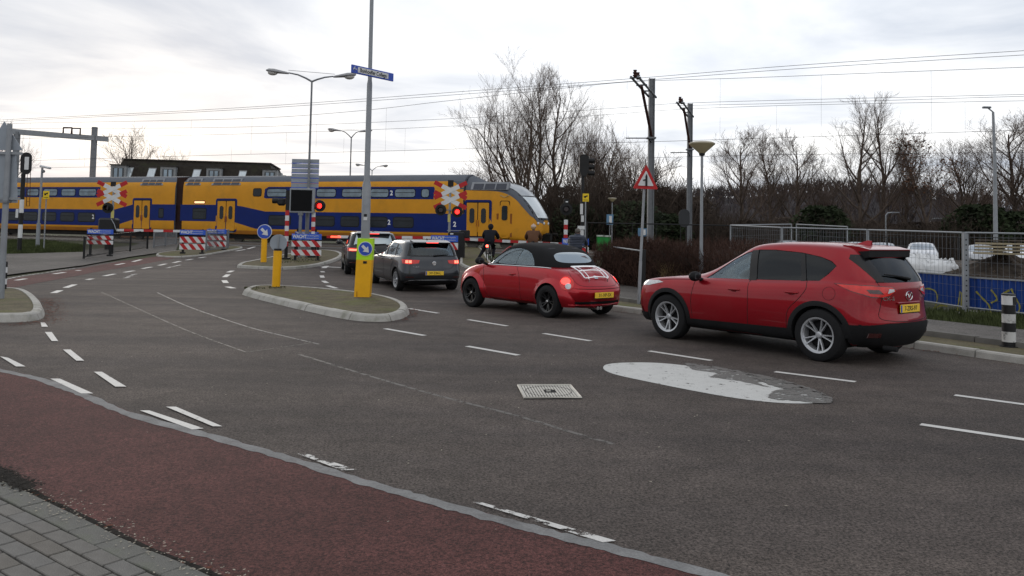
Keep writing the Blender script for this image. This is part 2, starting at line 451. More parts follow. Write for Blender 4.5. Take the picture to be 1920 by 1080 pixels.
def paint(name, col, rough=.35, metal=.55):
    return mat(name, col, rough, metal=metal, var=.05, vs=1.5, coat=.6, spec=.15, dirt=(.10, .09, .085), dscale=1.4, damt=.10)
WH = {}
def wheel_meshes(key, R, w, rim_r, spokes, rm, style):
    if key in WH: return WH[key]
    b = MB(); hw = w / 2
    prof = [(rim_r - .005, hw - .02), (rim_r + .02, hw - .002), (R - .05, hw), (R - .015, hw - .018), (R, hw - .05), (R, -hw + .05), (R - .015, -hw + .018), (R - .05, -hw), (rim_r, -hw + .02)]
    b.lathe(prof, n=48, axis='Y', cap=False)
    tyre = b.mesh('tyre', MT['tyre'], 30)
    # rim (outer face towards +y then flipped by rotation)
    b = MB(); b.lathe([(rim_r - .012, hw - .012), (rim_r + .012, hw - .006), (rim_r + .008, hw - .02), (rim_r - .02, hw - .04), (rim_r - .03, 0), (rim_r - .02, -hw + .03)], n=48, axis='Y', cap=False)
    b.lathe([(.0, hw - .03), (.03, hw - .032), (.048, hw - .045), (.05, hw - .07), (.0, hw - .09)], n=20, axis='Y', cap=False)
    for i in range(spokes):
        pairs = (-.19, .19) if style == 'twin' else (0,)
        for dlt in pairs:
            a = 2 * math.pi * i / spokes; a1 = a + dlt
            p0 = Vector((math.cos(a + dlt * .5) * .05, 0, math.sin(a + dlt * .5) * .05)); p1 = Vector((math.cos(a1) * (rim_r - .008), 0, math.sin(a1) * (rim_r - .008)))
            t = (p1 - p0).normalized(); s_ = Vector((-t.z, 0, t.x)); w0, w1 = (.013, .0095) if style == 'twin' else (.042, .034)
            y0, y1 = hw - .05, hw - .018
            vs = []
            for p, ww, yy in ((p0, w0, y0), (p0.lerp(p1, .6), w1 * .95, y0 + .012), (p1, w1 * 1.15, y1)):
                vs += [p + s_ * ww + Vector((0, yy - .035, 0)), p + s_ * ww * .8 + Vector((0, yy, 0)), p - s_ * ww * .8 + Vector((0, yy, 0)), p - s_ * ww + Vector((0, yy - .035, 0))]
            b.add(vs, [(0, 4, 5, 1), (1, 5, 6, 2), (2, 6, 7, 3), (4, 8, 9, 5), (5, 9, 10, 6), (6, 10, 11, 7)])
    rim = b.mesh('rim', rm, 30)
    b = MB(); b.cyl((0, -.02, 0), (0, .01, 0), rim_r * .72, n=24); b.cyl((0, -hw + .03, 0), (0, -.03, 0), rim_r - .02, n=24); disc = b.mesh('brake_disc', MT['car_inside'], 30)
    b = MB(); b.lathe([(0, hw - .020), (.022, hw - .022), (.026, hw - .03)], n=16, axis='Y'); cap = b.mesh('hub_cap', MT['chrome'], 30)
    WH[key] = (tyre, rim, disc, cap); return WH[key]
def wheel(root, x, y, R, side, me, rot=0, steer=0, cap=True):
    e_ = bpy.data.objects.new('wheel', None); link(e_, root); e_.location = (x, y, R); e_.rotation_euler = (0, 0, math.pi + steer if side < 0 else steer)
    for nme, m_ in zip(('tyre', 'rim', 'brake_disc', 'hub_cap'), me):
        if nme == 'hub_cap' and not cap: continue
        inst(nme, m_, e_, rot=(0, rot, 0))
    return e_
def arch_trim(bvh, x, z, r0, r1, zmin, off=.006):
    a0 = math.asin(max(-1, min(1, (zmin - z) / r1))); n = 22
    A = [a0 + (math.pi - 2 * a0) * i / n for i in range(n + 1)]
    return [(x + r1 * math.cos(a), max(zmin, z + r1 * math.sin(a))) for a in A] + [(x + r0 * math.cos(a), max(zmin, z + r0 * math.sin(a))) for a in reversed(A)]
def ring_patch(bvh, phi, x, z, r0, r1, a0, a1, off, thick, mir, n=26):
    vs = []; fs = []; d = Vector((math.cos(phi), math.sin(phi), 0))
    for i in range(n + 1):
        a = a0 + (a1 - a0) * i / n
        for k_, r in enumerate((r0, (r0 + r1) / 2, r1)):
            p, nr = hit(bvh, phi, x + r * math.cos(a), z + r * math.sin(a))
            vs.append(p + d * off * (1 if k_ < 2 else .3))
        p = vs[-3] - d * thick; vs.append(p)
    for i in range(n):
        a = i * 4; b = a + 4
        fs += [(a, a + 1, b + 1, b), (a + 1, a + 2, b + 2, b + 1), (a + 3, a, b, b + 3)]
    if mir: vs = [Vector((v.x, -v.y, v.z)) for v in vs]
    return MB().add(vs, fs)
def plate(root, txt, loc, rz=0, tilt=0, blue=True):
    my = mat('plate_yellow', (.80, .52, .03), .4, var=.04); mb = mat('plate_blue', (.03, .08, .40), .4); mk = mat('print_black', (.01, .01, .01), .5)
    e_ = bpy.data.objects.new('number_plate', MB().box((0, 0, 0), (.012, .52, .11), bev=.003).mesh('number_plate', my)); link(e_, root); e_.location = loc; e_.rotation_euler = (0, tilt, rz)
    lettering(txt, .088, mk, e_, (.0065, .012, -.002), (R_(90), 0, R_(90)), depth=.001, sx=1.0, bold=.0012)
    if blue: MB().box((.0065, -.238, 0), (.003, .035, .1)).build('country_band', mb, e_)
    MB().box((-.008, 0, -.062), (.014, .53, .012)).build('plate_holder', MT['black_plastic'], e_)
    return e_
def seats(root, xs, zs=.55, w=.5, m='seat_cloth', ys=(-.36, .36)):
    for x in xs:
        for y in ys:
            b = MB(); b.box((x, y, zs), (.5, w, .16), bev=.04); b.box((x + .28, y, zs + .33), (.14, w * .95, .62), bev=.05); b.box((x + .36, y, zs + .73), (.1, .24, .17), bev=.04)
            b.build('seat', MT[m], root)
def steering(root, x, y, z):
    b = MB(); c = Vector((x, y, z)); q = Matrix.Rotation(R_(-65), 3, 'Y')
    b.tube([c + q @ Vector((math.cos(t) * .185, math.sin(t) * .185, 0)) for t in [i * math.pi / 10 for i in range(20)]], .014, 6, closed=True)
    b.box(c, (.07, .3, .03), M_=q.to_4x4()); b.build('steering_wheel', mat('wheel_grip', (.06, .06, .065), .5), root)
def finish_body(o, root, m_paint, smooth=32, name='body'):
    o.name = name; o.parent = root
    me = o.data; me.polygons.foreach_set('use_smooth', [True] * len(me.polygons)); me.set_sharp_from_angle(angle=R_(smooth))
def shrink(rings, dz, dw, dx):
    o = []
    for r in rings:
        x0 = min(p.x for p in r); x1 = max(p.x for p in r); c = (x0 + x1) / 2
        o.append([Vector((c + (p.x - c) * (1 - 2 * dx / (x1 - x0)), p.y * (1 - dw), p.z + dz)) for p in r])
    return o
def on_rear(bv, y, z, off=.006, phi=0.0):
    p, n = hit(bv, phi, y, z); return p + n * off, math.atan2(n.y, n.x), math.asin(max(-1, min(1, n.z)))
def badge_text(bv, root, txt, y, z, size, m='chrome', sx=1.2):
    p, a, b = on_rear(bv, y, z); return lettering(txt, size, MT[m], root, p, (R_(90), 0, R_(90) + a), depth=.002, sx=sx)
def handles(bv, root, lst, m, out=.035):
    for x, z in lst:
        for sy in (-1, 1):
            p, _ = hit(bv, PL, x, z); y = abs(p.y)
            b = MB(); b.tube([(x - .1, 0, 0), (x - .07, -out, .004), (x + .07, -out, .006), (x + .1, 0, .004)], [.012, .014, .014, .012], 8); b.ball((x, .0, -.012), (.06, .012, .022), 10)
            for i, v in enumerate(b.v): b.v[i] = (v[0], (-y + v[1]) * (1 if sy < 0 else -1), v[2] + z)
            b.build('door_handle', m, root)
def mirrors(root, x, y, z, m):
    for sy in (-1, 1):
        b = MB(); b.ball((x, sy * (y + .12), z + .06), (.08, .12, .08), 14); b.cyl((x + .04, sy * (y - .05), z - .01), (x + .02, sy * (y + .06), z + .03), .03); b.build('wing_mirror', m, root)
        MB().box((x + .062, sy * (y + .12), z + .06), (.010, .14, .085), bev=.004).build('mirror_glass', mat('mirror_dark', (.05, .055, .06), .15), root)
def emitm(name, col, st):
    return mat(name, col, .3, emit=st, var=0)
# ---------------------------------------------------------------- the cars
lens_red = mat('lens_red', (.60, .012, .008), .2, coat=.35, var=.2, vs=12)
lens_lit = emitm('lens_red_lit', (1.0, .05, .04), 2.6)
lens_hot = emitm('lens_hot', (1.0, .13, .08), 3.5)
lens_clear = mat('lens_clear', (.55, .56, .58), .15, coat=.6, var=.15, vs=30)
lens_dark = mat('lens_dark', (.05, .012, .012), .12, coat=.6)
seamm = mat('seam_dark', (.01, .008, .008), .6)
def place(P_near_rear, x_axle, y_half, yaw):
    c, s = math.cos(yaw), math.sin(yaw)
    return Vector((P_near_rear.x - (x_axle * c + y_half * s), P_near_rear.y - (x_axle * s - y_half * c), P_near_rear.z))
# ---- red compact SUV nearest to the camera
def build_suv():
    yaw = R_(-52.5); P = gp(1535, 678); loc = place(P, 2.70, .87, yaw)
    root = thing('parked_car', 'dark red compact SUV with silver ten spoke wheels, last and nearest car in the queue', 'car', loc, yaw, 'cars waiting at the level crossing'); root.scale = (1, 1, .98)
    red = paint('suv_red', (.27, .005, .012))
    RT = [(-1, 1), (2.8, 1), (3.55, .94)]
    Rg = [
        ring(-.80, 3.36, .72, .22, tr=.8), ring(-.86, 3.47, .87, [(-.9, .26), (0, .25), (2.7, .27), (3.6, .32)], RT, tr=.8),
        ring(-.915, 3.535, .91, [(-.9, .42), (3.6, .46)], RT, tr=.8), ring(-.93, 3.55, .922, [(-.9, .60), (3.6, .60)], RT, tr=.8),
        ring(-.91, 3.51, .925, [(-.9, .74), (3.6, .74)], RT, tr=.85),
        ring(-.86, 3.52, .912, [(-.9, .87), (-.3, .93), (.5, .955), (1.5, .97), (3.0, 1.04), (3.6, 1.04)], RT, tr=.9),
        ring(-.74, 3.51, .872, [(-.9, .93), (-.3, 1.0), (.4, 1.02), (1.5, 1.03), (3.0, 1.10), (3.6, 1.10)], RT, tr=.95),
        ring(-.10, 3.50, .835, [(-.2, 1.045), (.4, 1.04), (1.5, 1.05), (3.0, 1.125), (3.6, 1.13)], RT, tf=1.2),
        ring(.42, 3.48, .81, [(.3, 1.085), (.6, 1.07), (1.5, 1.08), (3.0, 1.16), (3.6, 1.17)], tf=1.3),
        ring(.86, 3.34, .77, [(.8, 1.32), (1.2, 1.29), (2, 1.31), (3.4, 1.37)], tf=1.3, tr=1.0),
        ring(1.24, 3.17, .70, [(1.2, 1.51), (1.6, 1.54), (2.2, 1.56), (3.3, 1.545)], tf=1.4, tr=1.0),
        ring(1.36, 3.10, .64, [(1.2, 1.565), (1.7, 1.61), (2.2, 1.625), (3.3, 1.59)], tf=1.4, tr=1.0),
        ring(1.55, 2.98, .48, [(1.5, 1.61), (2.0, 1.66), (2.4, 1.66), (3.2, 1.615)], tf=1.4, tr=1.2)]
    body = loft(Rg, 2); body.data.materials.append(red); body.data.materials.append(MT['car_inside'])
    bv = bvh_of(body)
    dlo = [(.72, 1.048), (1.0, 1.057), (1.6, 1.073), (2.2, 1.095), (2.68, 1.118), (2.80, 1.22), (2.90, 1.335), (2.82, 1.40), (2.65, 1.455), (2.35, 1.505), (1.9, 1.532), (1.6, 1.525), (1.38, 1.475), (1.14, 1.36), (.93, 1.215)]
    rw = [(-.62, 1.13), (.62, 1.13), (.56, 1.46), (-.56, 1.46)]
    ws = [(-.54, 1.15), (.54, 1.15), (.44, 1.50), (-.44, 1.50)]
    rin = shrink(Rg[7:12], -.02, .07, .15); cav = loft([[Vector((p.x, p.y * .96, .45)) for p in rin[1]]] + rin[1:], 1); cav.data.materials.append(MT['car_inside'])
    cuts = [cav, cyl_cut(0, .37, .415, -1.1, -.55), cyl_cut(0, .37, .415, .55, 1.1), cyl_cut(2.7, .37, .415, -1.1, -.55), cyl_cut(2.7, .37, .415, .55, 1.1),
            prism_obj(dlo, PL, .3, 1.2), prism_obj([(-u, z) for u, z in dlo], -PL, .3, 1.2), prism_obj(rw, 0, 2.9, 4), prism_obj([(-u, z) for u, z in ws], math.pi, -1.6, 0)]
    boolean(body, cuts); finish_body(body, root, red)
    gf = [(.74, 1.053), (1.53, 1.075), (1.47, 1.505), (1.38, 1.465), (1.14, 1.35), (.93, 1.21)]
    gr = [(1.53, 1.075), (2.2, 1.1), (2.68, 1.123), (2.79, 1.225), (2.89, 1.335), (2.81, 1.395), (2.65, 1.45), (2.35, 1.50), (1.9, 1.527), (1.47, 1.517)]
    add_patch('window', bv, PL, gf, MT['car_glass'], root, off=-.008, thick=.004, label='clear front door window')
    add_patch('window', bv, PL, gr, MT['tint_glass'], root, off=-.008, thick=.004, label='dark tinted rear side window')
    add_patch('window_pillar', bv, PL, [(1.53, 1.06), (1.66, 1.065), (1.60, 1.52), (1.47, 1.51)], MT['gloss_black'], root, off=.002)
    add_patch('window_pillar', bv, PL, [(2.40, 1.1), (2.48, 1.105), (2.40, 1.49), (2.33, 1.497)], MT['gloss_black'], root, off=.002)
    add_patch('rear_window', bv, 0, rw, MT['tint_glass'], root, off=-.004, thick=.004, both=False)
    add_patch('windscreen', bv, math.pi, [(-u, z) for u, z in ws], MT['car_glass'], root, off=-.006, thick=.004, both=False)
    add_patch('rear_window_surround', bv, R_(-30), [(.92, 1.44), (1.03, 1.30), (1.17, 1.14), (1.30, 1.14), (1.16, 1.50), (.95, 1.50)], MT['gloss_black'], root, off=.003)
    # black cladding
    lo = [(-.5, .20), (.43, .20), (.43, .33), (2.27, .345), (2.27, .20)]
    add_patch('sill_trim', bv, PL, [(.40, .24), (2.30, .24), (2.30, .42), (.40, .385)], MT['black_plastic'], root, off=.012, thick=.03)
    for x in (0, 2.7):
        for mir in (False, True):
            ring_patch(bv, PL, x, .37, .405, .475, -.32, math.pi + .32, .014, .12, mir).build('arch_trim', MT['black_plastic'], root)
    add_patch('rear_bumper', bv, 0, [(-.68, .26), (.68, .26), (.85, .38), (.875, .55), (.5, .585), (-.5, .585), (-.875, .55), (-.85, .38)], MT['black_plastic'], root, off=.014, thick=.05, both=False)
    add_patch('rear_bumper_side', bv, PL, [(3.14, .29), (3.50, .31), (3.60, .40), (3.60, .55), (3.2, .52), (3.13, .40)], MT['black_plastic'], root, off=.013, thick=.05)
    add_patch('front_bumper', bv, PL, [(-.88, .22), (-.46, .22), (-.47, .40), (-.9, .40)], MT['black_plastic'], root, off=.012, thick=.04)
    add_patch('reflector', bv, 0, [(-.74, .40), (-.60, .40), (-.60, .46), (-.74, .46)], lens_dark, root, off=.02)
    # tail lights seen from the rear quarter (u is measured along the diagonal)
    ph = R_(-45); c45 = math.cos(ph)
    def du(x, y): return -math.sin(ph) * x + math.cos(ph) * y
    tl = [(du(2.98, -.88), 1.085), (du(3.50, -.80), 1.08), (du(3.58, -.50), 1.065), (du(3.59, -.42), 1.02), (du(3.595, -.56), .96), (du(3.60, -.72), .935), (du(3.52, -.87), .945), (du(3.22, -.90), 1.01)]
    cx0 = sum(p[0] for p in tl) / 8; cz0 = sum(p[1] for p in tl) / 8
    add_patch('tail_light_housing', bv, ph, [(cx0 + (u - cx0) * 1.05, cz0 + (z - cz0) * 1.16) for u, z in tl], lens_dark, root, off=.006, step=.035)
    add_patch('tail_light', bv, ph, tl, lens_red, root, off=.012, step=.035)
    add_patch('tail_light_lens', bv, ph, [(du(3.44, -.87), 1.035), (du(3.58, -.78), 1.035), (du(3.60, -.70), .975), (du(3.5, -.87), .985)], lens_dark, root, off=.016, step=.03)
    add_patch('reversing_light', bv, ph, [(du(3.59, -.58), 1.045), (du(3.59, -.47), 1.04), (du(3.595, -.47), 1.01), (du(3.6, -.62), .985)], lens_clear, root, off=.016, step=.03)
    add_patch('headlight', bv, R_(-135), [(-.05, .90), (.22, .94), (.45, .955), (.55, .93), (.30, .86), (.02, .84)], lens_clear, root, off=.008, step=.04)
    # spoiler, antenna
    b = MB(); sp = [(2.86, 1.632), (3.1, 1.612), (3.26, 1.575), (3.255, 1.56), (3.15, 1.54), (3.0, 1.53)]
    b.prism([(x, z) for x, z in sp], lambda u, v, d: Vector((u, d, v)), -.55, .55); b.build('roof_spoiler', red, root, smooth=50)
    b = MB(); b.prism([(3.0, 1.535), (3.25, 1.558), (3.245, 1.47), (3.17, 1.45)], lambda u, v, d: Vector((u, d, v)), -.555, .555); b.build('spoiler_underside', MT['black_plastic'], root)
    b = MB(); b.add([(2.72, -.035, 1.625), (2.98, -.035, 1.61), (2.98, .035, 1.61), (2.72, .035, 1.625), (2.93, -.006, 1.70), (2.99, -.006, 1.69), (2.99, .006, 1.69), (2.93, .006, 1.70)], [(0, 1, 5, 4), (1, 2, 6, 5), (2, 3, 7, 6), (3, 0, 4, 7), (4, 5, 6, 7)]); b.build('roof_antenna', red, root)
    b = MB(); b.tube([on_rear(bv, y, z, .02)[0] for y, z in ((.05, 1.165), (-.1, 1.19), (-.3, 1.215), (-.45, 1.23))], [.024, .017, .012, .008], 6); b.build('rear_wiper', MT['black_plastic'], root)
    # seams, handles, mirrors, badges
    add_seams('panel_seams', bv, [(PL, [(.52, .42), (.50, .7), (.56, .98), (.60, 1.04)]), (PL, [(1.56, .40), (1.57, .7), (1.56, 1.07)]), (PL, [(2.22, .38), (2.24, .66), (2.42, .86), (2.52, 1.0), (2.50, 1.11)]),
        (PL, [(-.45, .92), (0, .985), (.5, 1.01)]), (PL, [(.56, .30), (1.6, .31), (2.2, .32)]), (0, [(-.60, 1.13), (-.56, .98), (-.60, .80), (-.62, .66), (-.40, .615), (0, .60), (.40, .615), (.62, .66), (.60, .80), (.56, .98), (.60, 1.13)])], seamm, root, .0045)
    cpx = [(2.86 + .09 * math.cos(t), .955 + .09 * math.sin(t)) for t in [i * math.pi / 9 for i in range(19)]]
    add_seams('fuel_flap', bv, [(PL, cpx)], seamm, root, .0025, both=False)
    handles(bv, root, ((1.32, .905), (2.30, .93)), red); mirrors(root, .64, .87, 1.01, MT['black_plastic'])
    bx = on_rear(bv, 0, .945, .004)[0].x; b = MB(); b.tube([(bx, -.085 * math.cos(t), .945 + .062 * math.sin(t)) for t in [i * math.pi / 10 for i in range(20)]], .006, 5, closed=True)
    b.tube([(bx, -.06, .975), (bx, -.03, .965), (bx, 0, .925), (bx, .03, .965), (bx, .06, .975)], .007, 5); b.build('badge', MT['chrome'], root)
    badge_text(bv, root, 'CX-5', -.46, .915, .07, sx=1.4); badge_text(bv, root, 'SKYACTIV', .50, .915, .04)
    plate(root, '7-ZRS-97', (on_rear(bv, 0, .775, .012)[0].x, 0, .775))
    MB().box((on_rear(bv, 0, .85, -.005)[0].x, 0, .85), (.03, .60, .03), bev=.008).build('plate_handle', red, root)
    wm = wheel_meshes('suv', .368, .235, .238, 5, MT['alloy'], 'twin')
    for x in (0, 2.7):
        for sy in (-1, 1): wheel(root, x, sy * .80, .368, sy, wm, rot=.3 + x, cap=False)
    seats(root, (1.25, 2.15), .62); steering(root, .82, -.37, 1.0)
    MB().box((.62, 0, .93), (.5, 1.3, .16), bev=.05).build('dashboard', MT['black_plastic'], root)
    b = MB(); b.cyl((3.45, -.55, .26), (3.63, -.55, .26), .035, n=12); b.cyl((2.7, -.8, .37), (2.7, .8, .37), .05, n=8); b.cyl((0, -.8, .37), (0, .8, .37), .05, n=8); b.box((1.4, 0, .24), (3.2, 1.3, .05)); b.build('underbody', MT['car_inside'], root)
build_suv()

# ---- red soft-top with round wings
def build_beetle():
    yaw = R_(-50.5); P = gp(1022, 596); loc = place(P, 2.515, .84, yaw)
    root = thing('parked_car', 'bright red rounded convertible with black soft top and chrome luggage rack', 'car', loc, yaw, 'cars waiting at the level crossing')
    red = paint('convertible_red', (.36, .008, .016)); cloth = mat('soft_top_cloth', (.012, .012, .013), .85, bump=.2, bs=300)
    Rg = [ring(-.66, 3.08, .60, .20), ring(-.74, 3.20, .72, .27, tr=.8), ring(-.79, 3.28, .765, .42, tr=.8), ring(-.79, 3.295, .775, .56, tr=.8), ring(-.74, 3.24, .775, [(-.8, .66), (0, .68), (3.2, .65)], tr=.9),
          ring(-.64, 3.14, .77, [(-.6, .76), (.3, .82), (2.5, .84), (3.1, .74)]), ring(-.42, 3.00, .755, [(-.4, .87), (.4, .92), (2.4, .92), (2.9, .86)]), ring(-.1, 2.84, .735, [(-.1, .945), (.4, .96), (2.4, .962), (2.8, .93)]),
          ring(.15, 2.66, .71, [(.15, .985), (2.4, .99), (2.6, .975)]), ring(.5, 2.45, .66, [(.5, 1.0), (2.4, 1.0)])]
    body = loft(Rg, 2); body.data.materials.append(red); body.data.materials.append(MT['car_inside'])
    fl = []
    for x in (0, 2.515):
        for sy in (-1, 1):
            o = MB().ball((x + (.0 if x else .03), sy * .60, .36), (.60, .275, .515), 40).build('wing', red, None); fl.append(o)
            for v in o.data.vertices: v.co.z = max(v.co.z, .235 + .0002 * abs(v.co.x - x)); v.co.y = sy * .60 + (v.co.y - sy * .60) * (1 - .42 * max(0, (.40 - v.co.z) / .165))
    boolean(body, fl, 'UNION')
    if len(body.data.materials) < 2: body.data.materials.append(MT['car_inside'])
    bv = bvh_of(body)
    cav = loft([ring(.52, 2.30, .60, .45), ring(.52, 2.30, .63, .7), ring(.5, 2.30, .62, 1.1)], 1); cav.data.materials.append(MT['car_inside'])
    cuts = [cav] + [cyl_cut(x, .325, .365, a, b_) for x in (0, 2.515) for a, b_ in ((-1.1, -.5), (.5, 1.1))]
    boolean(body, cuts); finish_body(body, root, red, 30)
    Tp = [ring(.24, 2.60, .715, [(.2, .955), (2.6, .955)]), ring(.30, 2.60, .715, [(.2, .985), (2.6, .99)], tr=1), ring(.52, 2.50, .69, 1.13), ring(.78, 2.34, .64, 1.28), ring(1.0, 2.10, .56, [(1, 1.39), (1.4, 1.405), (2.1, 1.37)], tr=1.2), ring(1.15, 1.88, .42, [(1.1, 1.455), (1.4, 1.47), (1.9, 1.43)], tr=1.2)]
    top = loft(Tp, 2); tv = bvh_of(top)
    top.data.materials.append(cloth); top.data.materials.append(MT['car_inside'])
    cav = loft(shrink([[Vector((p.x, p.y, .9)) for p in Tp[0]]] + Tp[1:], -.03, .06, .06), 1); cav.data.materials.append(MT['car_inside'])
    dlo = [(.46, 1.0), (1.2, 1.0), (2.02, 1.0), (1.98, 1.12), (1.86, 1.24), (1.65, 1.325), (1.38, 1.36), (1.14, 1.335), (.88, 1.235), (.64, 1.10)]
    ws = [(-.58, 1.03), (.58, 1.03), (.42, 1.36), (-.42, 1.36)]
    boolean(top, [cav, prism_obj(dlo, PL, .3, 1.2), prism_obj([(-u, z) for u, z in dlo], -PL, .3, 1.2), prism_obj([(-u, z) for u, z in ws], math.pi, -1.4, 0)])
    finish_body(top, root, cloth, 35, 'soft_top')
    add_patch('window', tv, PL, [(.46, 1.0), (1.40, 1.0), (1.55, 1.345), (1.38, 1.36), (1.14, 1.335), (.88, 1.235), (.64, 1.10)], MT['car_glass'], root, off=-.01, thick=.004)
    add_patch('window', tv, PL, [(1.415, 1.0), (2.02, 1.0), (1.98, 1.12), (1.86, 1.24), (1.65, 1.325), (1.565, 1.34)], MT['car_glass'], root, off=-.01, thick=.004)
    add_patch('windscreen', tv, math.pi, [(-u, z) for u, z in ws], MT['car_glass'], root, off=-.01, thick=.004, both=False)
    rwp = [(.50 * math.copysign(abs(math.cos(t)) ** .6, math.cos(t)) * (1 - .1 * math.sin(t)), 1.175 + .105 * math.copysign(abs(math.sin(t)) ** .7, math.sin(t))) for t in [i * math.pi / 14 for i in range(28)]]
    add_patch('rear_window', tv, 0, rwp, mat('rear_glass', (.35, .40, .43), .04, metal=.9, var=.02), root, off=.004, both=False)
    for sy in (-1, 1):
        P2 = seam(tv, PL, [(.33, 1.0), (.55, 1.115), (.80, 1.255), (1.06, 1.36)], off=.006)
        MB().tube([(p.x, -p.y * sy, p.z) for p in P2], .018, 6).build('windscreen_pillar', red, root)
        P3 = seam(bv, PL, [(.34, .968), (1.2, .972), (2.2, .975), (2.5, .965)], off=.004)
        MB().tube([(p.x, -p.y * sy, p.z) for p in P3], .011, 6).build('chrome_strip', MT['chrome'], root)
    add_seams('panel_seams', bv, [(PL, [(.50, .30), (.44, .5), (.40, .8), (.36, .96)]), (PL, [(1.62, .27), (1.64, .5), (1.60, .8), (1.50, .97)]), (PL, [(.46, .285), (1.0, .275), (1.6, .27)]),
        (0, [(-.60, .60), (0, .585), (.60, .60)]), (0, [(-.50, .92), (-.56, .80), (-.48, .66), (0, .64), (.48, .66), (.56, .80), (.50, .92)])], seamm, root, .004)
    add_patch('sill_trim', bv, PL, [(.55, .225), (1.95, .225), (1.95, .285), (.55, .285)], red, root, off=.02, thick=.03)
    add_patch('bumper_insert', bv, 0, [(-.60, .30), (.60, .30), (.62, .35), (-.62, .35)], MT['black_plastic'], root, off=.004, both=False)
    add_seams('bumper_lip', bv, [(0, [(-.70, .285), (0, .27), (.70, .285)]), (0, [(-.74, .615), (0, .60), (.74, .615)])], red, root, .014)
    ph = R_(-40)
    def circ(c, r, ang, sz=1): return [(c[0] + r * math.cos(t), c[1] + r * sz * math.sin(t)) for t in [i * math.pi / 12 for i in range(24)]]
    uc = math.sin(R_(40)) * 3.0 - math.cos(R_(40)) * .72
    p0 = (uc, .70)
    add_patch('tail_light', bv, ph, circ(p0, .135, 0), lens_red, root, off=.012, step=.04)
    add_patch('brake_light', bv, ph, circ((uc - .02, .735), .085, 0, .75), lens_lit, root, off=.017, step=.03)
    add_patch('reversing_light', bv, ph, circ((uc + .03, .645), .055, 0), lens_clear, root, off=.018, step=.03)
    badge = on_rear(bv, 0, .80, .005); c0 = badge[0]; 
    MB().cyl((0, 0, -.004), (0, 0, .006), .055, n=28).build('badge', MT['chrome'], root, loc=c0, rot=(0, R_(90) - badge[2], 0))
    lettering('VW', .052, mat('badge_blue', (.02, .05, .12), .3), root, c0 + Vector((.009, 0, .003)), (R_(90) - badge[2], 0, R_(90)), depth=.001, sx=1.0)
    handles(bv, root, ((1.38, .80),), red, out=.03); mirrors(root, .42, .77, .98, MT['black_plastic'])
    plate(root, '31-XP-SX', (3.315, 0, .475), blue=False)
    # luggage rack
    rk = bpy.data.objects.new('luggage_rack', None); link(rk, root)
    def dk(t, y): 
        x = 2.70 + t * .40; h_ = bv.ray_cast(Vector((x, y, 3)), Vector((0, 0, -1)))[0]; return Vector((x, y, h_.z + .055))
    for y in (-.33, .33): MB().tube([dk(i / 8, y) for i in range(9)], .014, 8).build('rack_rail', MT['chrome'], rk)
    for y in (-.22, .22): MB().tube([dk(i / 8, y) for i in range(9)], .010, 6).build('rack_bar', MT['chrome'], rk)
    for t in (0, .12, .55, 1.0): MB().tube([dk(t, -.33), dk(t, 0) , dk(t, .33)], .012, 6).build('rack_bar', MT['chrome'], rk)
    for y in (-.26, .26):
        MB().tube([dk(1, y), dk(1, y) + Vector((.05, 0, -.03)), dk(1, y) + Vector((.03, 0, -.13))], .010, 6).build('rack_foot', MT['chrome'], rk)
        MB().tube([dk(.05, y), dk(.05, y) + Vector((.0, 0, -.08))], .010, 6).build('rack_foot', MT['chrome'], rk)
    wm = wheel_meshes('beetle', .322, .225, .205, 5, mat('black_alloy', (.012, .012, .013), .3), 'twin')
    for x in (0, 2.515):
        for sy in (-1, 1): wheel(root, x, sy * .715, .322, sy, wm, rot=.5 + x)
    seats(root, (1.05, 1.75), .55, .45, ys=(-.32, .32)); steering(root, .72, -.34, .92)
    MB().box((.55, 0, .88), (.4, 1.1, .14), bev=.05).build('dashboard', MT['black_plastic'], root)
    b = MB()
    for y in (-.16, -.08): b.cyl((3.05, y, .225), (3.30, y, .225), .035, n=14)
    b.build('exhaust_pipes', MT['chrome'], root)['kind'] = 'stuff'
    b = MB(); b.box((1.3, 0, .23), (2.9, 1.0, .05)); b.cyl((2.515, -.7, .32), (2.515, .7, .32), .05, n=8); b.build('underbody', MT['car_inside'], root)
build_beetle()
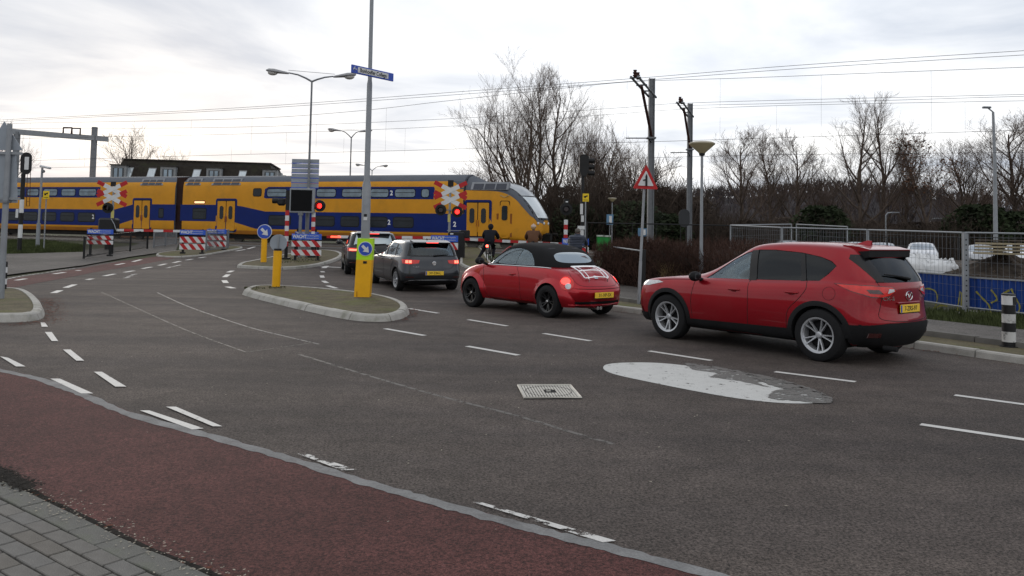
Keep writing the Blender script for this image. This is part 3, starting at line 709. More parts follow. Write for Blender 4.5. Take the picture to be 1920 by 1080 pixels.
# ---- the two hatchbacks ahead of it
def build_hatch(label, P, yaw, pm, kx=1.0, dark=False, txt='XF-334-L', silver_roof=False):
    loc = place(P, 2.63, .80, yaw)
    root = thing('parked_car', label, 'car', loc, yaw, 'cars waiting at the level crossing')
    Rg = [ring(-.75, 3.2, .70, .18, tr=.75), ring(-.83, 3.34, .85, .27, tr=.75), ring(-.86, 3.40, .885, .42, tr=.75), ring(-.86, 3.405, .895, .56, tr=.8), ring(-.83, 3.37, .89, [(-.8, .68), (3.4, .70)], tr=.85),
          ring(-.76, 3.35, .875, [(-.7, .78), (.4, .86), (3.3, .88)], tr=.85), ring(-.58, 3.33, .85, [(-.5, .86), (.4, .935), (3.3, .95)], tr=.9), ring(-.1, 3.31, .825, [(-.1, .945), (.5, .955), (3.3, .98)], tf=1.2, tr=.9),
          ring(.36, 3.29, .80, [(.3, .985), (3.3, 1.00)], tf=1.3, tr=.9), ring(.78, 3.18, .755, [(.8, 1.18), (3.3, 1.22)], tf=1.4, tr=.9), ring(1.12, 3.04, .70, [(1.1, 1.33), (1.8, 1.36), (3.1, 1.345)], tf=1.4, tr=.9), ring(1.26, 2.97, .64, [(1.2, 1.37), (1.9, 1.415), (3, 1.385)], tf=1.4), ring(1.45, 2.8, .46, [(1.4, 1.41), (2.0, 1.45), (2.8, 1.415)], tf=1.4)]
    body = loft(Rg, 2); body.data.materials.append(pm); body.data.materials.append(MT['car_inside']); bv = bvh_of(body)
    dlo = [(.60, .975), (1.4, .975), (2.3, .985), (2.70, 1.01), (2.86, 1.12), (2.72, 1.23), (2.5, 1.30), (2.1, 1.345), (1.6, 1.35), (1.34, 1.315), (1.10, 1.225), (.86, 1.105)]
    rw = [(-.64, .99), (.64, .99), (.55, 1.325), (-.55, 1.325)]; ws = [(-.60, 1.03), (.60, 1.03), (.48, 1.33), (-.48, 1.33)]
    cav = loft([[Vector((p.x, p.y * .93, .42)) for p in Rg[8]]] + shrink(Rg[8:12], -.03, .07, .12), 1); cav.data.materials.append(MT['car_inside'])
    cuts = [cav] + [cyl_cut(x, .318, .36, a, b_) for x in (0, 2.63) for a, b_ in ((-1.1, -.5), (.5, 1.1))] + [prism_obj(dlo, PL, .3, 1.2), prism_obj([(-u, z) for u, z in dlo], -PL, .3, 1.2), prism_obj(rw, 0, 2.8, 4), prism_obj([(-u, z) for u, z in ws], math.pi, -1.5, 0)]
    boolean(body, cuts); finish_body(body, root, pm)
    add_patch('window', bv, PL, [(.60, .975), (1.38, .975), (1.36, 1.325), (1.34, 1.315), (1.10, 1.225), (.86, 1.105)], MT['car_glass'], root, off=-.008, thick=.004)
    add_patch('window', bv, PL, [(1.48, .975), (2.3, .985), (2.28, 1.33), (2.1, 1.345), (1.6, 1.35), (1.46, 1.34)], MT['car_glass'], root, off=-.008, thick=.004)
    add_patch('window', bv, PL, [(2.34, .985), (2.70, 1.01), (2.86, 1.12), (2.72, 1.23), (2.5, 1.30), (2.32, 1.32)], MT['car_glass'], root, off=-.008, thick=.004, label='small quarter window')
    add_patch('window_pillar', bv, PL, [(1.38, .965), (1.48, .965), (1.46, 1.36), (1.36, 1.35)], MT['gloss_black'], root, off=.002)
    add_patch('window_pillar', bv, PL, [(2.30, .97), (2.34, .97), (2.32, 1.33), (2.28, 1.335)], MT['gloss_black'], root, off=.002)
    add_patch('rear_window', bv, 0, rw, MT['car_glass'] if not dark else mat('rear_glass', (.35, .40, .43), .04, metal=.9, var=.02), root, off=-.004, thick=.004, both=False)
    for a in (((-.60, .985), (.60, .985), (.60, 1.015), (-.60, 1.015)), ((-.70, 1.0), (-.635, .985), (-.545, 1.325), (-.585, 1.34)), ((.70, 1.0), (.635, .985), (.545, 1.325), (.585, 1.34))):
        add_patch('rear_window_surround', bv, 0, list(a), MT['gloss_black'], root, off=.004, both=False)
    add_patch('windscreen', bv, math.pi, [(-u, z) for u, z in ws], MT['car_glass'], root, off=-.006, thick=.004, both=False)
    P3 = None
    for sy in (-1, 1):
        P3 = seam(bv, PL, [(.50, .965), (1.4, .965), (2.3, .972), (2.68, .995)], off=.003)
        MB().tube([(p.x, -p.y * sy, p.z) for p in P3], .008, 5).build('chrome_strip', MT['chrome'], root)
    b = MB(); b.prism([(2.78, 1.432), (3.02, 1.41), (3.17, 1.375), (3.16, 1.355), (3.0, 1.33), (2.85, 1.35)], lambda u, v, d: Vector((u, d, v)), -.53, .53); b.build('roof_spoiler', pm, root, smooth=50)
    MB().box((3.162, 0, 1.365), (.02, .34, .018)).build('high_brake_light', lens_lit, root)
    b = MB(); b.add([(2.5, -.03, 1.43), (2.68, -.03, 1.425), (2.68, .03, 1.425), (2.5, .03, 1.43), (2.64, -.005, 1.485), (2.68, -.005, 1.48), (2.68, .005, 1.48), (2.64, .005, 1.485)], [(0, 1, 5, 4), (1, 2, 6, 5), (2, 3, 7, 6), (3, 0, 4, 7), (4, 5, 6, 7)]); b.build('roof_antenna', MT['gloss_black'], root)
    b = MB(); b.tube([on_rear(bv, y, z, .02)[0] for y, z in ((.0, 1.00), (.15, 1.012), (.40, 1.03))], [.022, .014, .008], 6); b.build('rear_wiper', MT['black_plastic'], root)
    ph = R_(-25); sn, cs = math.sin(R_(25)), math.cos(R_(25))
    def du(x, y): return sn * x + cs * y
    for o in add_patch('tail_light', bv, ph, [(du(3.12, -.86), .90), (du(3.33, -.72), .895), (du(3.36, -.42), .885), (du(3.37, -.45), .80), (du(3.36, -.70), .765), (du(3.2, -.86), .79)], lens_red, root, off=.010, step=.035): pass
    if not dark:
        for a0 in (-.82, -.72): add_patch('brake_light', bv, ph, [(du(3.33, a0), .875), (du(3.34, a0 + .075), .875), (du(3.35, a0 + .075), .80), (du(3.33, a0), .80)], lens_hot, root, off=.014, step=.03)
    else:
        add_patch('brake_light', bv, ph, [(du(3.28, -.80), .86), (du(3.35, -.56), .85), (du(3.36, -.58), .80), (du(3.30, -.82), .80)], lens_hot, root, off=.014, step=.03)
    add_patch('lower_bumper', bv, 0, [(-.84, .20), (.84, .20), (.80, .315), (.5, .34), (-.5, .34), (-.80, .315)], MT['black_plastic'], root, off=.008, thick=.04, both=False)
    if not dark: add_seams('chrome_trim', bv, [(0, [(-.74, .27), (-.62, .325), (0, .335), (.62, .325), (.74, .27)])], MT['chrome'], root, .009, both=False)
    add_patch('reflector', bv, 0, [(-.76, .40), (-.56, .40), (-.56, .435), (-.76, .435)], lens_dark, root, off=.006)
    add_patch('headlight', bv, R_(-135), [(.0, .76), (.35, .82), (.45, .80), (.35, .70), (.05, .66)], lens_clear, root, off=.008, step=.04)
    add_patch('plate_recess', bv, 0, [(-.38, .46), (.38, .46), (.42, .61), (-.42, .61)], MT['black_plastic'] if dark else pm, root, off=.002, both=False)
    add_seams('panel_seams', bv, [(PL, [(.46, .30), (.42, .6), (.44, .95)]), (PL, [(1.43, .28), (1.44, .6), (1.43, .96)]), (PL, [(2.16, .35), (2.22, .62), (2.36, .80), (2.34, .97)]), (PL, [(.48, .27), (1.4, .25), (2.1, .28)]),
        (0, [(-.60, .98), (-.66, .90), (-.52, .68), (-.40, .645), (0, .64), (.40, .645), (.52, .68), (.66, .90), (.60, .98)])], seamm, root, .004)
    add_seams('sill_strip', bv, [(PL, [(.45, .235), (1.3, .225), (2.15, .235)])], MT['chrome'] if not dark else MT['black_plastic'], root, .012)
    handles(bv, root, ((1.25, .86), (2.15, .88)), pm, .03); mirrors(root, .48, .86, .975, pm)
    q = on_rear(bv, 0, .80, .005)[0]
    if not dark:
        MB().lathe([(.034, -.004), (.052, 0), (.056, .008), (.050, .012), (.046, .004), (0, .004)], n=28, axis='X').build('badge', MT['chrome'], root, loc=q)
        lettering('VW', .058, MT['chrome'], root, q + Vector((.012, 0, 0)), (R_(90), 0, R_(90)), depth=.002)
        badge_text(bv, root, 'GOLF', -.50, .70, .05)
    plate(root, txt, (on_rear(bv, 0, .53, .012)[0].x, 0, .53))
    wm = wheel_meshes('hatch', .318, .21, .21, 5, MT['alloy'], 'twin')
    for x in (0, 2.63):
        for sy in (-1, 1): wheel(root, x, sy * .765, .318, sy, wm, rot=.2 + x)
    seats(root, (1.1, 1.95), .55); steering(root, .78, -.36, .92)
    MB().box((.6, 0, .86), (.45, 1.2, .14), bev=.05).build('dashboard', MT['black_plastic'], root)
    b = MB(); b.box((1.3, 0, .20), (3.0, 1.2, .05)); b.cyl((2.63, -.7, .32), (2.63, .7, .32), .05, n=8); b.build('underbody', MT['car_inside'], root)
    return root
build_hatch('dark grey hatchback with lit brake lights, behind the yellow post on the traffic island', gp(745, 545), R_(-66), paint('hatch_grey', (.040, .044, .052), .3, .6)).scale = (1, 1, .975)
build_hatch('black hatchback with lit tail lights, first in the queue at the barrier', gp(653, 514), R_(-76), paint('hatch_black', (.012, .013, .016), .3, .3), dark=True, txt='9-KHF-40').scale = (1.0, 1.07, 1.04)
# ---------------------------------------------------------------- ground, roads, kerbs
def asphalt(name, col, fleck=.35, tint=(0, 0, 0), track=False):
    m = bpy.data.materials.new(name); m.use_nodes = True; MT[name] = m; t = m.node_tree; b = t.nodes['Principled BSDF']
    tcn = t.nodes.new('ShaderNodeTexCoord'); co = tcn.outputs['Object']
    def nn(sc, det=3, ro=.6, src=None):
        n = t.nodes.new('ShaderNodeTexNoise'); n.inputs['Scale'].default_value = sc; n.inputs['Detail'].default_value = det; n.inputs['Roughness'].default_value = ro
        t.links.new(src or co, n.inputs['Vector']); return n.outputs[0]
    def ramp(src, p0, c0, p1, c1):
        r = t.nodes.new('ShaderNodeValToRGB'); t.links.new(src, r.inputs[0]); e = r.color_ramp.elements; e[0].position = p0; e[0].color = (*c0, 1); e[1].position = p1; e[1].color = (*c1, 1); return r.outputs[0]
    def mul(a, b_, f=1.0, mode='MULTIPLY'):
        x = t.nodes.new('ShaderNodeMix'); x.data_type = 'RGBA'; x.blend_type = mode; x.inputs[0].default_value = f
        t.links.new(a, x.inputs[6]); t.links.new(b_, x.inputs[7]); return x.outputs[2]
    base = ramp(nn(.22, 5), .35, [c * .72 for c in col], .68, [c * 1.22 for c in col])
    stones = ramp(nn(55, 5, .9), .41, (.22,) * 3, .61, (1.95,) * 3)
    patch = ramp(nn(2.2, 8, .8), .38, (.76, .76, .76), .66, (1.16, 1.16, 1.17))
    c = mul(base, stones); c = mul(c, patch)
    if track:
        mp = t.nodes.new('ShaderNodeMapping'); mp.inputs['Rotation'].default_value = (0, 0, R_(52)); mp.inputs['Scale'].default_value = (.06, 1.3, 1); t.links.new(co, mp.inputs[0])
        c = mul(c, ramp(nn(1.0, 4, .5, mp.outputs[0]), .35, (.80, .80, .82), .65, (1.18, 1.16, 1.13)))
    v = t.nodes.new('ShaderNodeTexVoronoi'); v.inputs['Scale'].default_value = 60; t.links.new(co, v.inputs['Vector'])
    sp = ramp(v.outputs['Distance'], .06, (1, 1, 1), .11, (0, 0, 0))
    w = t.nodes.new('ShaderNodeTexWhiteNoise'); t.links.new(v.outputs['Color'], w.inputs[0])
    wr = ramp(w.outputs[0], .80, (0, 0, 0), .9, (fleck, fleck, fleck)); f_ = mul(sp, wr)
    x = t.nodes.new('ShaderNodeMix'); x.data_type = 'RGBA'; x.blend_type = 'ADD'; x.inputs[0].default_value = 1; t.links.new(c, x.inputs[6]); t.links.new(f_, x.inputs[7])
    t.links.new(x.outputs[2], b.inputs['Base Color']); b.inputs['Roughness'].default_value = .85; b.inputs['Specular IOR Level'].default_value = .22
    bp = t.nodes.new('ShaderNodeBump'); bp.inputs['Strength'].default_value = .9; bp.inputs['Distance'].default_value = .006
    t.links.new(nn(110, 2, .7), bp.inputs['Height']); t.links.new(bp.outputs[0], b.inputs['Normal']); return m
ASP = asphalt('asphalt', (.074, .0615, .055), .22, track=True)
REDA = asphalt('red_asphalt', (.082, .030, .027), .24)
OLDA = asphalt('old_asphalt', (.105, .096, .088), .10)
DIRT = mat('verge_earth', (.042, .042, .024), .95, var=.5, vs=1.5, bump=.6, bs=20, dirt=(.04, .07, .015), dscale=.8, damt=.8)
CONC = mat('kerb_concrete', (.35, .34, .315), .85, var=.12, vs=4, bump=.25, bs=90, dirt=(.12, .12, .08), dscale=2.5, damt=.6, grain=.15, gs=120)
MOSS = mat('mossy_paving', (.10, .086, .054), .95, var=.25, vs=3, bump=.6, bs=25, dirt=(.10, .115, .03), dscale=1.1, damt=.8, grain=.3, gs=30)
PAVE = mat('grey_paving', (.20, .19, .175), .88, var=.15, vs=2, bump=.4, bs=40, dirt=(.09, .09, .07), dscale=1.5, damt=.5, grain=.2, gs=40)
def paintmat(name, wear, col=(.52, .51, .49)):
    m = mat(name, col, .66, var=.06, vs=6, grain=.12, gs=90, spec=1.0); t = m.node_tree
    n = t.nodes.new('ShaderNodeTexNoise'); n.inputs['Scale'].default_value = 9; n.inputs['Detail'].default_value = 9; n.inputs['Roughness'].default_value = .75
    tcn = t.nodes.new('ShaderNodeTexCoord'); t.links.new(tcn.outputs['Object'], n.inputs['Vector'])
    r = t.nodes.new('ShaderNodeValToRGB'); t.links.new(n.outputs[0], r.inputs[0]); r.color_ramp.elements[0].position = wear; r.color_ramp.elements[0].color = (0, 0, 0, 1); r.color_ramp.elements[1].position = wear + .05
    t.links.new(r.outputs[0], t.nodes['Principled BSDF'].inputs['Alpha']); return m
PW = paintmat('road_paint', .34); PWW = paintmat('worn_road_paint', .455); PFAINT = paintmat('faint_line_paint', .44, (.105, .096, .088)); PFAINT2 = paintmat('thin_line_paint', .42, (.26, .25, .235))
drape('ground', [(-900, -60), (900, -60), (900, 1500), (-900, 1500)], 0, DIRT)
# asphalt sheet: everything between the near pavement and the far side of the crossing
kerbR = [gp(x, y) for x, y in ((1920, 684), (1700, 652), (1450, 617), (1150, 583), (1010, 556), (930, 530), (890, 508))]
d_ = (kerbR[0] - kerbR[1]).normalized(); kerbR = [kerbR[0] + d_ * 9] + kerbR
farL = [gp(x, y) for x, y in ((640, 462), (520, 463), (430, 470), (330, 476), (200, 492), (120, 505), (-60, 530))]
back = [Vector((-30, 62, 0)), Vector((-17, 62, 0))]
road = [Vector((14, -6, 0)), kerbR[0]] + kerbR[1:] + [gp(880, 478), gp(900, 462), Vector((1, 47, 0)), Vector((-10, 70, 0)), Vector((-24, 75, 0)), gp(440, 466), gp(330, 476), gp(200, 492), gp(120, 505), gp(-60, 530), gp(-500, 560), Vector((-14, -6, 0))]
drape('road', road, .004, ASP)
# red cycle lane in front with its grey gutter strip
st = [(-420, 610), (-60, 674), (0, 692), (85, 712), (170, 742), (250, 775), (420, 822), (560, 862), (700, 905), (860, 950), (1010, 990), (1150, 1025), (1400, 1090), (1700, 1170)]
stw = smooth_path([gp(x, y) for x, y in st], k=4)
dk = [(-300, 830), (-60, 872), (0, 899), (56, 936), (122, 970), (187, 1002), (262, 1041), (356, 1078), (480, 1140), (600, 1210)]
dkw = smooth_path([gp(x, y) for x, y in dk], k=4)
drape('cycle_lane', stw + dkw[::-1], .008, REDA)
GUT = mat('gutter_concrete', (.185, .185, .185), .8, var=.2, vs=3, bump=.4, bs=60, dirt=(.09, .08, .08), dscale=5, damt=.6, grain=.15, gs=70)
gut = smooth_path(stw, k=3); inn = []
for i, p in enumerate(offset_path(gut, -.105)): inn.append(p + Vector((random.uniform(-.013, .013), random.uniform(-.013, .013), 0)))
outr = [p + Vector((random.uniform(-.013, .013), random.uniform(-.013, .013), 0)) for p in gut]
drape('gutter_strip', outr + inn[::-1], .0102, GUT)
# far cycle lane along the opposite pavement
rl = [(-60, 540), (0, 527), (60, 517), (150, 504), (240, 488), (330, 476), (400, 468), (430, 465)]; rl2 = [(445, 468), (400, 474), (335, 482), (260, 497), (170, 512), (60, 533), (0, 545), (-60, 560)]
drape('cycle_lane', gpoly(rl) + gpoly(rl2), .008, REDA)
drape('pavement', gpoly([(-60, 492), (0, 478), (155, 474), (160, 470), (250, 462), (330, 455), (345, 458), (330, 471), (240, 484), (155, 500), (60, 512), (0, 520), (-60, 530)]), .05, OLDA)
# ---- kerbs
def kerb(path, closed=False, h=.11, w=.15, top_slope=.06, L_=.98, parent=None, name='kerb_stone', m=None, zin=0):
    """stones along a path; the road lies on the right-hand side of the path"""
    P = resample(path, .16, closed); n = len(P); k = max(2, int(round(L_ / .16)))
    if closed and (P[0] - P[-1]).length < .08: P = P[:-1]; n = len(P)
    prof = [(0, -.02), (top_slope * .3, h * .8), (top_slope * .45 + .01, h), (w, h), (w, -.02)]
    tn = []
    for i in range(n):
        a = P[(i - 1) % n] if (closed or i > 0) else P[i]; b = P[(i + 1) % n] if (closed or i < n - 1) else P[i]
        t = (b - a); t.z = 0; t.normalize(); tn.append(t)
    i = 0; end = n if closed else n - 1
    while i < end:
        j = min(i + k, end); idx = list(range(i, j + 1)); vs = []; q = [(P[x % n], tn[x % n]) for x in idx]
        # small joint
        jt = random.uniform(.008, .013); dz = random.uniform(-.004, .006)
        for a, (p, t) in enumerate(q):
            pp = p + t * (jt if a == 0 else (-jt if a == len(q) - 1 else 0)); nl = Vector((-t.y, t.x, 0))
            for u, v in prof:
                c = pp + nl * u; vs.append((c.x, c.y, gz(c.x, c.y) + v + dz))
        fs = []; m_ = len(prof)
        for a in range(len(q) - 1):
            for b in range(m_):
                fs.append((a * m_ + b, a * m_ + (b + 1) % m_, (a + 1) * m_ + (b + 1) % m_, (a + 1) * m_ + b))
        fs += [tuple(range(m_))[::-1], tuple(range((len(q) - 1) * m_, len(q) * m_))]
        o = MB().add(vs, fs).build(name, m or CONC, parent, smooth=25)
        if parent is None: o['kind'] = 'structure'
        i = j
def island(name, px, label, w=.15, h=.11, fill=MOSS, top=.10, ts=.06):
    P = smooth_path([gp(x, y) for x, y in px], closed=True, k=6)
    A = sum(a.x * b.y - b.x * a.y for a, b in zip(P, P[1:] + P[:1]))
    if A < 0: P = P[::-1]
    ip = offset_path(P, w - .01, closed=True)
    o = drape(name, ip, top, fill, label=label)
    kerb(P, closed=True, h=h, w=w, parent=o, top_slope=ts)
    return o
isl = island('traffic_island', [(455, 550), (462, 556), (540, 576), (640, 598), (700, 604), (745, 601), (768, 590), (762, 577), (735, 566), (690, 558), (600, 548), (520, 543), (475, 544)], 'mossy paved island in the middle of the road', w=.2, h=.13, top=.118, ts=.2)
isl2 = island('traffic_island', [(446, 500), (452, 503), (520, 506), (575, 503), (625, 492), (643, 481), (630, 474), (600, 472), (555, 477), (500, 487), (460, 495)], 'mossy island carrying the striped boards and the matrix sign', w=.17)
isl3 = island('traffic_island', [(-160, 560), (-120, 596), (-40, 604), (20, 605), (60, 603), (82, 597), (84, 583), (72, 566), (52, 553), (20, 549), (-60, 548)], 'mossy paved island at the left edge', w=.2, h=.14, top=.125, ts=.2)
isl4 = island('traffic_island', [(293, 478), (300, 482), (340, 483), (385, 479), (425, 472), (455, 466), (440, 463), (400, 466), (350, 470), (310, 474)], 'narrow mossy strip beside the far cycle lane', w=.10, h=.07, top=.06)
isl5 = island('traffic_island', [(862, 497), (880, 505), (905, 507), (925, 500), (915, 486), (890, 474), (866, 468), (858, 474), (862, 486)], 'mossy wedge between the road and the cycle path', w=.12, h=.09, top=.08)
# right-hand verge, second kerb, cycle path
kr = smooth_path(kerbR[::-1], k=4)     # travelling towards the camera's right: road on the right-hand side
verge_in = offset_path(kr, 1.0)
kerb_root = drape('verge', offset_path(kr, .14) + verge_in[::-1], .095, MOSS, label='narrow mossy paved verge along the right kerb')
kerb(kr, h=.11, parent=kerb_root)
k2 = offset_path(kr, 1.0); path_out = offset_path(kr, 3.0)
drape('cycle_path', offset_path(kr, 1.15) + path_out[::-1], .17, OLDA, label='grey path behind the verge')
kerb(k2, h=.18, w=.16, top_slope=.01, parent=kerb_root, m=mat('dark_kerb', (.13, .125, .115), .9, var=.2, vs=3, bump=.3, bs=60))
# near pavement with single bricks
NP = gpoly([(-300, 850), (-60, 885), (0, 905), (56, 940), (122, 974), (187, 1006), (262, 1045), (356, 1082), (480, 1146), (600, 1216)]) + [Vector((0, 1, 0)), Vector((-9, 1, 0))]
near = drape('pavement', NP, .02, mat('joint_sand', (.045, .042, .035), .95, var=.3, vs=20, bump=.5, bs=60), label='brick pavement in the near left corner')
SLAB = mat('paving_slab', (.13, .128, .118), .85, var=.10, vs=5, bump=.35, bs=110, dirt=(.10, .115, .075), dscale=4, damt=.6, grain=.25, gs=150)
BR = [mat('paving_brick_%s' % n, c, .86, var=.12, vs=8, bump=.4, bs=120, grain=.22, gs=160) for n, c in (('grey', (.145, .138, .128)), ('light', (.155, .147, .135)), ('brown', (.138, .128, .115)), ('dull', (.148, .143, .135)))]
a0, a1 = gp(71, 981), gp(266, 1079); kd = (a1 - a0); kd.z = 0; kd.normalize(); kn = Vector((-kd.y, kd.x, 0))  # kn points to the road
ang = math.atan2(kd.y, kd.x)
def slabmesh(l, w, h=.06): return MB().box((0, 0, -h / 2), (l, w, h), bev=.004).mesh('brick', SLAB, 0)
# edge slabs follow the dark gap
edge = [gp(x, y) for x, y in ((-80, 893), (-20, 912), (22, 928), (56, 945), (122, 977), (187, 1009), (262, 1048), (356, 1086), (480, 1150), (600, 1220))]
edge = resample(smooth_path(edge, k=6), .29)
for p, q in zip(edge, edge[1:]):
    t = (q - p); ln = t.length; t.normalize(); n_ = Vector((t.y, -t.x, 0)); c = (p + q) / 2 + n_ * .078
    o = MB().box((0, 0, -.03), (ln - .01, .14, .06), bev=.004).build('edge_slab', SLAB, near, 0); o.location = (c.x, c.y, .069 + random.uniform(-.002, .002)); o.rotation_euler = (random.uniform(-.01, .01), random.uniform(-.008, .008), math.atan2(t.y, t.x))
bm_ = [MB().box((0, 0, -.03), (.203, .098, .06), bev=.004).mesh('brick', b, 0) for b in BR]
org = gp(187, 1009) - kn * .205
def inside(p, poly):
    c = False
    for i in range(len(poly)):
        a, b = poly[i], poly[i - 1]
        if (a.y > p.y) != (b.y > p.y) and p.x < (b.x - a.x) * (p.y - a.y) / (b.y - a.y) + a.x: c = not c
    return c
lim = offset_path(edge, -.185)
limp = lim + [Vector((0, 1, 0)), Vector((-9, 1, 0))]
slab_zone = [gp(-300, 1030), gp(-20, 1004), gp(60, 994), gp(96, 990), gp(60, 955), gp(20, 930), gp(-80, 900)]
for r in range(0, 26):
    for c in range(-16, 14):
        p = org - kn * (r * .108) + kd * (c * .213 + (.1065 if r % 2 else 0) + random.uniform(-.003, .003)); p.z = 0
        x, y = pj((p.x, p.y, .07))
        if not (-90 < x < 460 and 860 < y < 1150) or not inside(p, limp): continue
        inst('brick', bm_[random.choice((0, 0, 1, 2, 3))], near, (p.x, p.y, .068 + random.uniform(-.002, .002)), (random.uniform(-.01, .01), random.uniform(-.01, .01), ang + random.uniform(-.012, .012)))
# leaf litter and dirt in the gutter of the near pavement
def litter(name, pts, n, spread, m, size=.02, label=None, dz=.014, sp2=None, flat=False):
    b = MB(); P = resample(pts, .05)
    for _ in range(n):
        p = random.choice(P) + Vector((random.gauss(0, spread), random.gauss(0, sp2 or spread), 0)); s = size * random.uniform(.4, 1.4); a = random.uniform(0, 6.3); z = gz(p.x, p.y) + dz
        u = Vector((math.cos(a), math.sin(a), random.uniform(-.3, .3))) * s; v = Vector((-math.sin(a), math.cos(a), random.uniform(-.3, .3))) * s * .6
        c = Vector((p.x, p.y, z + random.uniform(0, size * .15))); u.z *= .4; v.z *= .4
        b.add([c - u, c - v * .8 + u * .1, c + u, c + v], [(0, 1, 2, 3)])
    o = b.build(name, m, None, 0); tag(o, label, None, None, 'stuff'); return o
dirtm = mat('gutter_dirt', (.016, .014, .012), .95, var=.4, vs=30); leafm = mat('dead_leaves', (.11, .04, .025), .9, var=.5, vs=25); stone_m = mat('grit', (.30, .27, .22), .9, var=.4, vs=30)
drape('gutter_dirt', dkw[::1] + [p for p in offset_path(dkw, .075)][::-1], .013, dirtm)
litter('gutter_dirt', dkw, 5000, .025, dirtm, .012, 'dark dirt lying along the near gutter')
litter('gutter_dirt', [gp(-60, 885), gp(0, 908), gp(50, 934)], 2200, .035, dirtm, .014, 'dark debris in the corner of the near pavement', dz=.075)
litter('dead_leaves', dkw, 260, .07, leafm, .016, 'brown leaf crumbs along the near gutter')
litter('dead_leaves', [gp(88, 560), gp(94, 580), gp(92, 600), gp(70, 606), gp(20, 610)], 1100, .15, leafm, .022, 'dead leaves swept against the left island')
litter('dead_leaves', [gp(775, 580), gp(772, 592), gp(745, 604)], 150, .12, leafm, .03, 'dead leaves beside the tip of the middle island')
litter('dead_leaves', kr, 500, .12, leafm, .03, 'dead leaves in the right gutter')
litter('grit', edge, 500, .06, stone_m, .008, 'small shell grit on the pavement edge slabs', dz=.074)
litter('grit', [gp(x, y) for x, y in ((500, 700), (1500, 760), (900, 620), (300, 560), (1200, 900), (600, 800))], 420, 1.4, stone_m, .011, 'pale grit scattered over the asphalt', dz=.008)
# ---- road markings (photo corners of each dash)
def mark(p, w=.10, m=PW, name='road_marking', dz=None):
    dz = dz or (.0062 if 'faint' in name else .0086)
    P = smooth_path([gp(x, y) for x, y in p], k=4) if len(p) > 2 else [gp(*p[0]), gp(*p[1])]
    a = offset_path(P, w / 2); b = offset_path(P, -w / 2); return drape(name, a + b[::-1], dz, m)
def quad(p, m=PW, name='road_marking', dz=.0125): return drape(name, gpoly(p), dz, m)
for q in ([(84, 606), (76, 606), (78, 614), (90, 614)], [(84, 624), (97, 624), (109, 641), (97, 641)], [(118, 657), (132, 657), (158, 678), (143, 678)], [(176, 699), (191, 699), (237, 727), (216, 727)], [(311, 765), (330, 765), (417, 802), (399, 802)]): quad(q)
for q in ([(0, 670), (14, 672), (48, 689), (30, 689)], [(94, 712), (112, 712), (175, 740), (152, 740)], [(262, 772), (280, 772), (382, 806), (360, 808)]): quad(q, PW)
for q in ([(556, 853), (580, 855), (670, 884), (640, 885)], [(886, 945), (905, 946), (1155, 1018), (1130, 1021)]): quad(q, PWW)
for a in (((722, 617), (796, 630)), ((766, 579), (822, 588)), ((878, 600), (951, 612)), ((876, 650), (972, 667)), ((1019, 626), (1107, 640)), ((1217, 659), (1334, 677)), ((1453, 698), (1604, 717)), ((1790, 742), (1990, 769)), ((1726, 797), (1990, 836)), ((642, 545), (668, 552))): mark(a)
for a in (((607, 503), (612, 499)), ((604, 509), (606, 511)), ((603, 517), (605, 521)), ((606, 527), (613, 531)), ((614, 536), (631, 541)), ((640, 545), (668, 553)), ((602, 500), (640, 502))): mark(a, .14 if a[0][1] > 503 else .2)
for a in (((436, 508), (428, 511)), ((428, 515), (421, 520)), ((420, 526), (424, 531)), ((426, 538), (438, 541))): mark(a, .16)
# dashes on the left half, receding towards the crossing
for a in (((100, 550), (113, 545)), ((123, 540), (140, 534)), ((163, 525), (173, 523)), ((195, 518), (215, 514)), ((233, 511), (251, 508)), ((267, 504), (284, 501)), ((298, 498), (311, 495)), ((325, 493), (338, 490)), ((349, 488), (361, 486)), ((373, 484), (385, 482)), ((100, 514), (122, 511)), ((144, 508), (150, 507)), ((217, 497), (233, 494)), ((249, 491), (265, 487)), ((30, 526), (48, 523)), ((442, 471), (460, 468)), ((464, 467), (478, 463)), ((426, 460), (455, 456))): mark(a, .15)
for a in (((233, 522), (242, 520)), ((239, 519), (248, 517)), ((247, 516), (256, 514)), ((312, 503), (338, 497))): mark(a, .10, PWW)
mark([(450, 503), (478, 490), (500, 484), (540, 478)], .08)
mark([(0, 527), (40, 518), (100, 509), (140, 503)], .06, PWW)
# faint construction lines
mark([(295, 549), (345, 572), (400, 592), (470, 615), (530, 630), (598, 646)], .03, PFAINT2, 'faint_line')
for i in range(1): mark([(190, 548), (260, 580), (350, 620), (461, 661)], .03, PFAINT, 'faint_line')
mark([(462, 661), (520, 653), (580, 644)], .025, PFAINT, 'faint_line')
mark([(560, 665), (700, 708), (830, 745), (960, 778), (1060, 808), (1150, 834)], .05, PFAINT, 'faint_line')
for a in (((860, 473), (880, 480), (893, 492)), ((868, 470), (905, 482))): mark(a, .08)
mark([(596, 478), (640, 478), (700, 478)], .12); mark([(400, 466), (430, 461), (470, 457)], .08, PWW)
